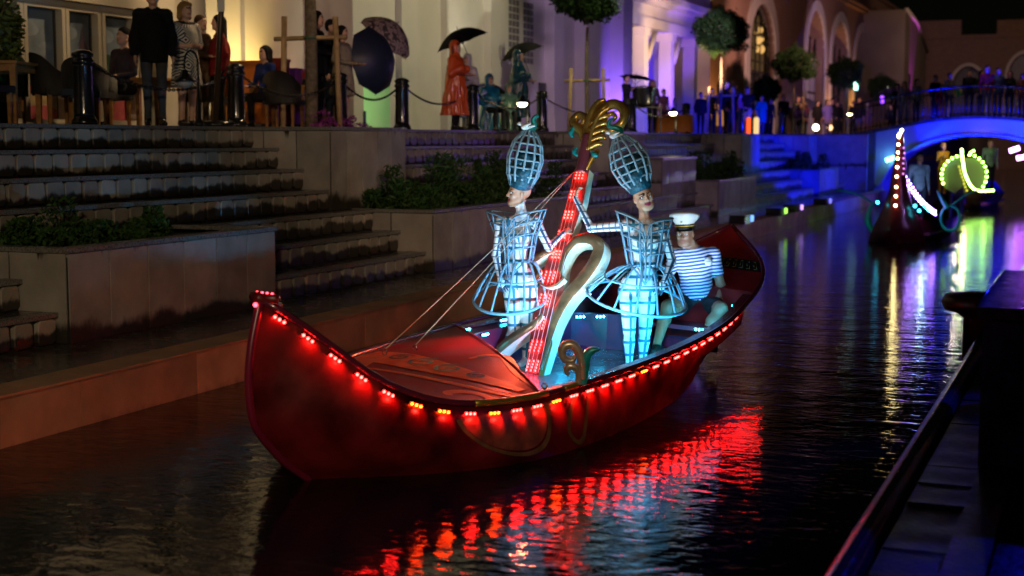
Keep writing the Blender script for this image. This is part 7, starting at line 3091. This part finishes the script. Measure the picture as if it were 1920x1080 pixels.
def boatman():
    j = {'pel': (.06, .02, .42), 'waist': (.055, -.02, .60), 'chest': (.035, -.02, .80), 'neck': (-.015, -.02, .99), 'head': (-.060, -.05, 1.085),
         'shR': (-.150, -.02, .885), 'elR': (-.235, -.10, .64), 'wrR': (-.18, -.30, .50), 'shL': (.215, 0, .890), 'elL': (.285, -.03, .60), 'wrL': (.245, -.22, .44),
         'hipR': (-.04, 0, .40), 'knR': (-.245, -.38, .44), 'anR': (-.36, -.50, .10), 'hipL': (.16, 0, .40), 'knL': (.235, -.38, .42), 'anL': (.02, -.52, .08)}
    j = {k: vec(v) for k, v in j.items()}
    P = [_ell(j['pel'], (.165, .13, .12), .05, 'shorts'), _ell(j['waist'], (.155, .135, .16), .07, 'shirt'), _ell(j['chest'], (.180, .120, .17), .07, 'shirt'),
         _cone(j['shR'], j['shL'], .062, .062, .05, 'shirt'), _cone(j['chest'] + vec((-.02, 0, .12)), j['neck'], .075, .060, .04, 'skin'), _cone(j['neck'], j['head'], .056, .054, .03, 'skin')]
    hp_, hM = head_prims(j['head'], (-.42, -1, -.05), (-.06, 0, 1), 1.04, False, makeup=False)
    P += hp_
    for s, S_ in (('R', -1), ('L', 1)):
        mid = j['sh' + s] * .42 + j['el' + s] * .58
        P.append(_cone(j['sh' + s], mid, .066, .058, .035, 'shirt'))
        P.append(_cone(mid, j['el' + s], .048, .041, .015, 'skin'))
        P.append(_cone(j['el' + s], j['wr' + s], .042, .029, .03, 'skin'))
        hd = j['wr' + s] - j['el' + s]
        P += hand_prims(j['wr' + s], hd + vec((-.05 * S_, -.02, -.02)), (0, .3, -1), 1.0, .7, .08, 'skin', -S_)
        m2 = j['hip' + s] * .25 + j['kn' + s] * .75
        P.append(_cone(j['hip' + s], m2, .100, .080, .05, 'shorts'))
        P.append(_cone(m2, j['kn' + s], .066, .060, .02, 'skin'))
        cf = j['kn' + s] * .66 + j['an' + s] * .34 + vec((0, .015, 0))
        P.append(_cone(j['kn' + s], cf, .056, .058, .04, 'skin'))
        P.append(_cone(cf, j['an' + s], .058, .037, .04, 'skin'))
        P.append(_cone(j['an' + s] - vec((0, 0, .03)), j['an' + s] + vec((-.04, -.17, -.05)), .042, .034, .02, 'shoe'))
    tg = {'skin': 0, 'shirt': 1, 'shorts': 2, 'shoe': 3, 'brow': 4, 'lip': 5, 'shadow': 0}
    mats = [MT['skin_tan'], stripe_mat(), mat('black_shorts', (.010, .010, .012), .7), mat('dark_shoe', (.02, .02, .02), .5), MT['brow'], MT['lip_n']]
    o = bpy.data.objects.new('person', sdf_mesh('person', P, .0072, mats, tg))
    link(o)
    o.location = (-3.735, 13.64, .14)
    o.scale = (1.05, 1.05, 1.05)
    o.rotation_euler = (0, 0, PSI)
    tag(o, 'seated boatman in a blue and white striped jersey, black shorts and white captain cap', 'person')
    eyes(j['head'], hM, o, 1.04)
    # short hair
    c = j['head']
    H = [_ell(c + hM @ vec((0, .032, .035)), vec((.082, .082, .078)), .02, 'h', hM), _ell(c + hM @ vec((0, .045, -.015)), vec((.074, .055, .06)), .02, 'h', hM)]
    link(bpy.data.objects.new('hair', sdf_mesh('hair', H, .009, [MT['brow']], {'h': 0})), o)
    # cap
    cm_ = Matrix([list(r) for r in hM]).to_4x4()
    cap = bpy.data.objects.new('cap', None)
    m = MB()
    prof = [(.090, .0), (.092, .038), (.122, .072), (.142, .098), (.140, .120), (.10, .134), (.04, .140), (.001, .140)]
    vs = []
    for i, (r, z) in enumerate(prof):
        for q in range(24):
            th = 2 * math.pi * q / 24
            vs.append((r * math.cos(th), r * 1.10 * math.sin(th), z + (-.16 * r * math.sin(th) if i > 1 else 0)))
    m.add(vs, [(i * 24 + q, i * 24 + (q + 1) % 24, (i + 1) * 24 + (q + 1) % 24, (i + 1) * 24 + q) for i in range(len(prof) - 1) for q in range(24)], 0, True)
    cp = m.build('cap', mat('white_cap_cloth', (.80, .78, .72), .6), o)
    cp.location = c + hM @ vec((0, .008, .062))
    rot = Matrix([list(r) for r in hM]).to_euler()
    cp.rotation_euler = rot
    for nm, z0, z1, mm, r in (('black_band', -.004, .034, (.01, .01, .01), .0915), ('gold_cord', .010, .020, (.65, .38, .04), .0945)):
        m = MB()
        m.lathe([(r, z0), (r + .001, (z0 + z1) / 2), (r, z1)], 28)
        q = m.build(nm, mat(nm, mm, .35), cp)
        q.scale = (1, 1.10, 1)
    m = MB()
    vs, fs = [], []
    for i in range(15):
        a = R(205 + 130 * i / 14)
        vs += [(.088 * math.cos(a), .096 * math.sin(a), .004), (.100 * math.cos(a), .150 * math.sin(a) - .0, -.026), (.088 * math.cos(a), .096 * math.sin(a), -.004), (.100 * math.cos(a), .150 * math.sin(a), -.031)]
    for i in range(14):
        a, b = 4 * i, 4 * i + 4
        fs += [(a, b, b + 1, a + 1), (a + 2, a + 3, b + 3, b + 2), (a + 1, b + 1, b + 3, a + 3)]
    m.add(vs, fs, 0, True)
    m.build('peak', mat('black_patent', (.01, .01, .01), .15), cp)
    m = MB()
    m.ball((0, -.112, .062), (.012, .005, .016), 8, 6)
    m.tube([(0, -.118, .045), (0, -.118, .075)], .003, 5)
    m.build('anchor_badge', mat('gold_thread', (.7, .45, .08), .3, .8), cp)
    # round badge on the chest
    m = MB()
    m.lathe([(.040, 0), (.040, .004), (.001, .005)], 24)
    m.box(-.026, .026, -.004, .004, .0055, .006, 1)
    bd = m.build('round_badge', [mat('badge_white', (.72, .78, .80), .4), mat('badge_print', (.25, .35, .45), .5)], o)
    bd.location = j['chest'] + vec((.115, -.122, .03))
    bd.rotation_euler = (R(82), 0, R(18))
    # wrist watch
    m = MB()
    w = j['wrL']
    dd = Vector(j['wrL'] - j['elL']).normalized()
    a1 = dd.orthogonal().normalized()
    b1_ = dd.cross(a1)
    m.tube([Vector(w) - dd * .02 + a1 * .033 * math.cos(t) + b1_ * .033 * math.sin(t) for t in [2 * math.pi * i / 16 for i in range(16)]], .007, 6, closed=True)
    m.build('watch', mat('steel_watch', (.6, .6, .6), .2, 1), o)


boatman()


# ------------------------------------------------------------------ the two boats behind
def far_boat(lab, loc, rz, L_, W_2, hb, hs, m_):
    t = thing('light_boat', lab, 'boat', loc, rz)
    m = MB()
    vs = []
    n = 16
    for i in range(n + 1):
        s = i / n
        w = W_2 * (1 - abs(2 * s - 1) ** 2.6) ** .7 if 0 < s < 1 else .03
        h = .42 + (hb - .42) * max(0, 1 - s / .16) ** 1.7 + (hs - .42) * max(0, (s - .84) / .16) ** 1.6
        for k in range(-5, 6):
            u = abs(k) / 5
            vs.append((math.copysign(w * (u ** .6 if u else 0), k) * 1.0, s * L_, -.2 + (h + .2) * u ** 1.6))
    m.add(vs, [(i * 11 + k, i * 11 + k + 1, (i + 1) * 11 + k + 1, (i + 1) * 11 + k) for i in range(n) for k in range(10)], 0, True)
    m.build('hull', m_, t)
    m = MB()
    m.box(-W_2 * .8, W_2 * .8, L_ * .14, L_ * .86, .12, .16)
    m.build('floor', MT['inner'], t)
    return t


DR = mat('dark_wine_paint', (.09, .006, .012), .3, coat=.3)
b2 = far_boat('dark red boat with a tall light-dotted prow and teal winged sides, middle distance', (-4.02, 31.3, 0), R(-4), 6.5, .66, .9, .9, DR)


def bead(parent, name, p, r, m_):
    k = (round(r, 3), m_.name)
    if k not in CM:
        q = MB()
        q.ball((0, 0, 0), r, 8, 6)
        CM[k] = q.mesh(name, [m_])
    return inst(name, CM[k], parent, p)


YW, VW, CYM = glow('warm_white_bulb', (1, .80, .33), 34, True), glow('violet_white_bulb', (.42, .20, 1), 34, True), glow('cyan_bulb', (.05, .7, .9), 9, True)
m = MB()      # the prow: a tall flattened post
sec = [(.0, .62, .62), (.35, .50, .55), (.7, .34, .42), (1.1, .20, .30), (1.6, .13, .20), (2.1, .08, .14), (2.38, .05, .09)]
vs = []
for z, hw_, dp in sec:
    vs += [(-hw_, .02, z), (0, -.08, z), (hw_, .02, z), (hw_ * .7, dp + .1, z), (-hw_ * .7, dp + .1, z)]
m.add(vs, [(5 * i + k, 5 * i + (k + 1) % 5, 5 * i + 5 + (k + 1) % 5, 5 * i + 5 + k) for i in range(len(sec) - 1) for k in range(5)] + [(0, 4, 3, 2, 1), tuple(range(30, 35))], 0, True)
m.build('prow', DR, b2)
for i, z in enumerate((.80, 1.00, 1.20, 1.42, 1.62, 1.80, 1.93, 2.10, 2.26)):
    bead(b2, 'bulb', (-.03 + .004 * i, -.11, z), .026, YW)
for dx, z in ((.03, 2.33), (.06, 2.40), (.0, 2.30)):
    bead(b2, 'bulb', (dx, -.11, z), .028, YW)
for i in range(15):
    u = i / 14
    x, z = .10 + .58 * u, 1.36 - .78 * u - .10 * math.sin(u * math.pi)
    bead(b2, 'bulb', (x, .05 + .55 * u, z + .02), .026, VW)
    if i % 1 == 0 and i < 14:
        bead(b2, 'bulb', (x + .045, .05 + .55 * u, z + .055), .022, VW)
for i in range(6):
    bead(b2, 'bulb', (.10 + .012 * math.sin(i * 2.), -.02, 1.48 + i * .11), .018, glow('pink_bulb', (.75, .25, .8), 3))
for x, z in ((.37, .80), (.46, .70), (.56, .82), (.66, .72), (-.42, .86), (.60, .78)):
    bead(b2, 'bulb', (x, -.05, z), .036, CYM)
TW = mat('teal_wing', (.01, .22, .20), .35, coat=.3)
for s, cx in ((1, .98), (-1, -.78)):
    m = MB()
    if s > 0:
        m.tube([(cx + .20 * math.cos(R(a)), .7, .52 + .27 * math.sin(R(a))) for a in range(0, 360, 20)], .035, 7, closed=True)
        m.tube(smooth_path([(cx - .06, .7, .72), (cx - .20, .7, .95), (cx - .30, .7, 1.12)], 4), [.07, .068, .06, .055, .05, .04, .03, .02, .01], 7)
        m.tube(smooth_path([(cx + .02, .7, .78), (cx + .14, .7, .90), (cx + .36, .7, 1.06), (cx + .55, .7, 1.12)], 4), .022, 6)
    else:
        m.tube(smooth_path([(-.62, .6, .15), (-.76, .6, .42), (-.72, .6, .70), (-.60, .6, .84)], 4), [.03, .05, .07, .08, .09, .085, .07, .06, .05, .045, .04, .03, .02], 7)
        m.tube(smooth_path([(-.66, .6, .80), (-.90, .6, .96), (-1.25, .6, 1.06), (-1.5, .6, 1.08)], 4), .022, 6)
    m.build('teal_wing', TW, b2)
spot('teal_glow', (-4.9, 30.6, .25), (-4.9, 32.1, .7), 8, (.05, 1, .8), 100, .6, .05)
spot('teal_glow', (-3.1, 30.9, .25), (-3.05, 32.1, .7), 8, (.05, 1, .8), 100, .6, .05)
bulb('boat_fill', (-3.75, 33.6, 1.1), 9, (.4, .6, 1), .05)  # unseen point added to brighten the man in this boat
person('man in a pale blue shirt standing in the middle boat behind its lit prow', 'm_down', -3.95, 34.4, 1.76, .1, (.30, .38, .50), None, (.04, .05, .09), None, 'short', K, grp='people riding the boats behind', z=.15, sk='t')
b3 = far_boat('dark boat behind with green-white light rings and a glowing curved prow', (-3.95, 46.6, 0), R(-3), 6.5, .72, .8, .8, mat('near_black_paint', (.03, .006, .010), .3))
GW = glow('green_white_bulb', (.36, 1, .10), 24, True)
m = MB()
m.tube(smooth_path([(-.14, 0, 1.92), (-.10, 0, 1.55), (.0, 0, 1.10), (.18, 0, .76), (.40, 0, .62), (.86, -.02, .64)], 5), .030, 8)
m.build('glowing_prow', glow('green_neon', (.45, 1, .15), 22, True), b3)
for c, lo_, hi_, rx_, rz_ in ((-.30, 92, 205, .62, .62), (-.18, -32, 82, .62, .66)):
    for i in range(9):
        a = R(lo_ + (hi_ - lo_) * i / 8)
        bead(b3, 'bulb', (c + rx_ * math.cos(a) + (.1 if lo_ > 0 else .12), .6, 1.08 + rz_ * math.sin(a)), .036, GW)
for dx, z in ((.06, 1.80), (.14, 1.85), (.02, 1.72)):
    bead(b3, 'bulb', (dx, .55, z), .034, GW)
for i in range(8):
    bead(b3, 'bulb', (-.20 + .035 * i + .01 * math.sin(i * 2), -.02, 1.36 - .105 * i), .03, glow('yellow_bulb', (.8, .75, .05), 2.0))
m = MB()
m.add([(-.30 + .58 * math.cos(R(a)), .72, 1.08 + .58 * math.sin(R(a))) for a in range(0, 360, 15)], [tuple(range(24))])
m.add([(.0 + .58 * math.cos(R(a)), .70, 1.06 + .58 * math.sin(R(a))) for a in range(0, 360, 15)], [tuple(range(24))])
m.build('round_panel', mat('parchment_panel', (.13, .105, .10), .7), b3)
bulb('boat_fill', (-3.9, 45.9, 1.3), 16, (1, .72, .45), .05)  # added warm fill before the round panel, no visible bulb
person('performer in a yellow costume in the far boat', 'f_hold', -4.85, 48.6, 1.74, .2, (.75, .40, .02), None, (.70, .36, .02), None, 'short', (.6, .35, .05), grp='people riding the boats behind', z=.35)
person('boatman in a pale green shirt in the far boat', 'm_down', -3.45, 49.6, 1.76, .0, (.25, .42, .34), None, K, None, 'short', BR, grp='people riding the boats behind', z=.45)
bulb('boat_fill', (-4.3, 48.0, 2.4), 26, (1, .8, .5), .05)  # added fill to brighten the yellow performer
# violet reflector at the right end of the bridge
t = thing('floodlight', 'violet-white floodlight panel glowing under the right side of the bridge', 'lamp', (-1.35, 50.5, .2))
m = MB()
m.tube([(0, 0, 0), (0, 0, 1.55)], .04, 8)
m.build('post', MT['iron'], t)
m = MB()
m.box(-1.0, -.60, -.05, .05, 1.55, 1.70)
o = m.build('lit_panel', glow('violet_panel', (.55, .14, 1), 26), t)
o.rotation_euler = (0, R(-12), 0)
m = MB()
m.tube([(-.6, 0, 1.5), (0, 0, 1.4)], .03, 6)
m.build('arm', MT['iron'], t)
spot('violet_flood', (-2.1, 50.2, 1.6), (-2.4, 44, 0), 200, (.45, .10, 1), 70, .6, .08)
# low fixtures along the canal wall
for i, (y, c, lab) in enumerate(((30.7, (.15, .35, 1), 'small blue-lit black fixture on the canal wall behind the stern'), (34.3, (.35, 1, .1), 'small green-lit black fixture on the canal wall'),
                                 (36.3, (.55, .3, 1), 'small lilac-lit black fixture on the canal wall'), (40.4, (.15, .15, 1), 'small deep-blue-lit black fixture on the canal wall, farthest'))):
    t = thing('wall_fixture', lab, 'lamp', (-7.16, y, .42), 0, 'lit fixtures along the canal wall')
    m = MB()
    m.box(-.25, .10, -.55, .0, -.03, .16)
    m.build('housing', MT['iron'], t)
    m = MB()
    m.box(-.10, .12, .002, .20, .0, .13)
    m.build('lens', glow('fixture_lens', c, 2.2), t)
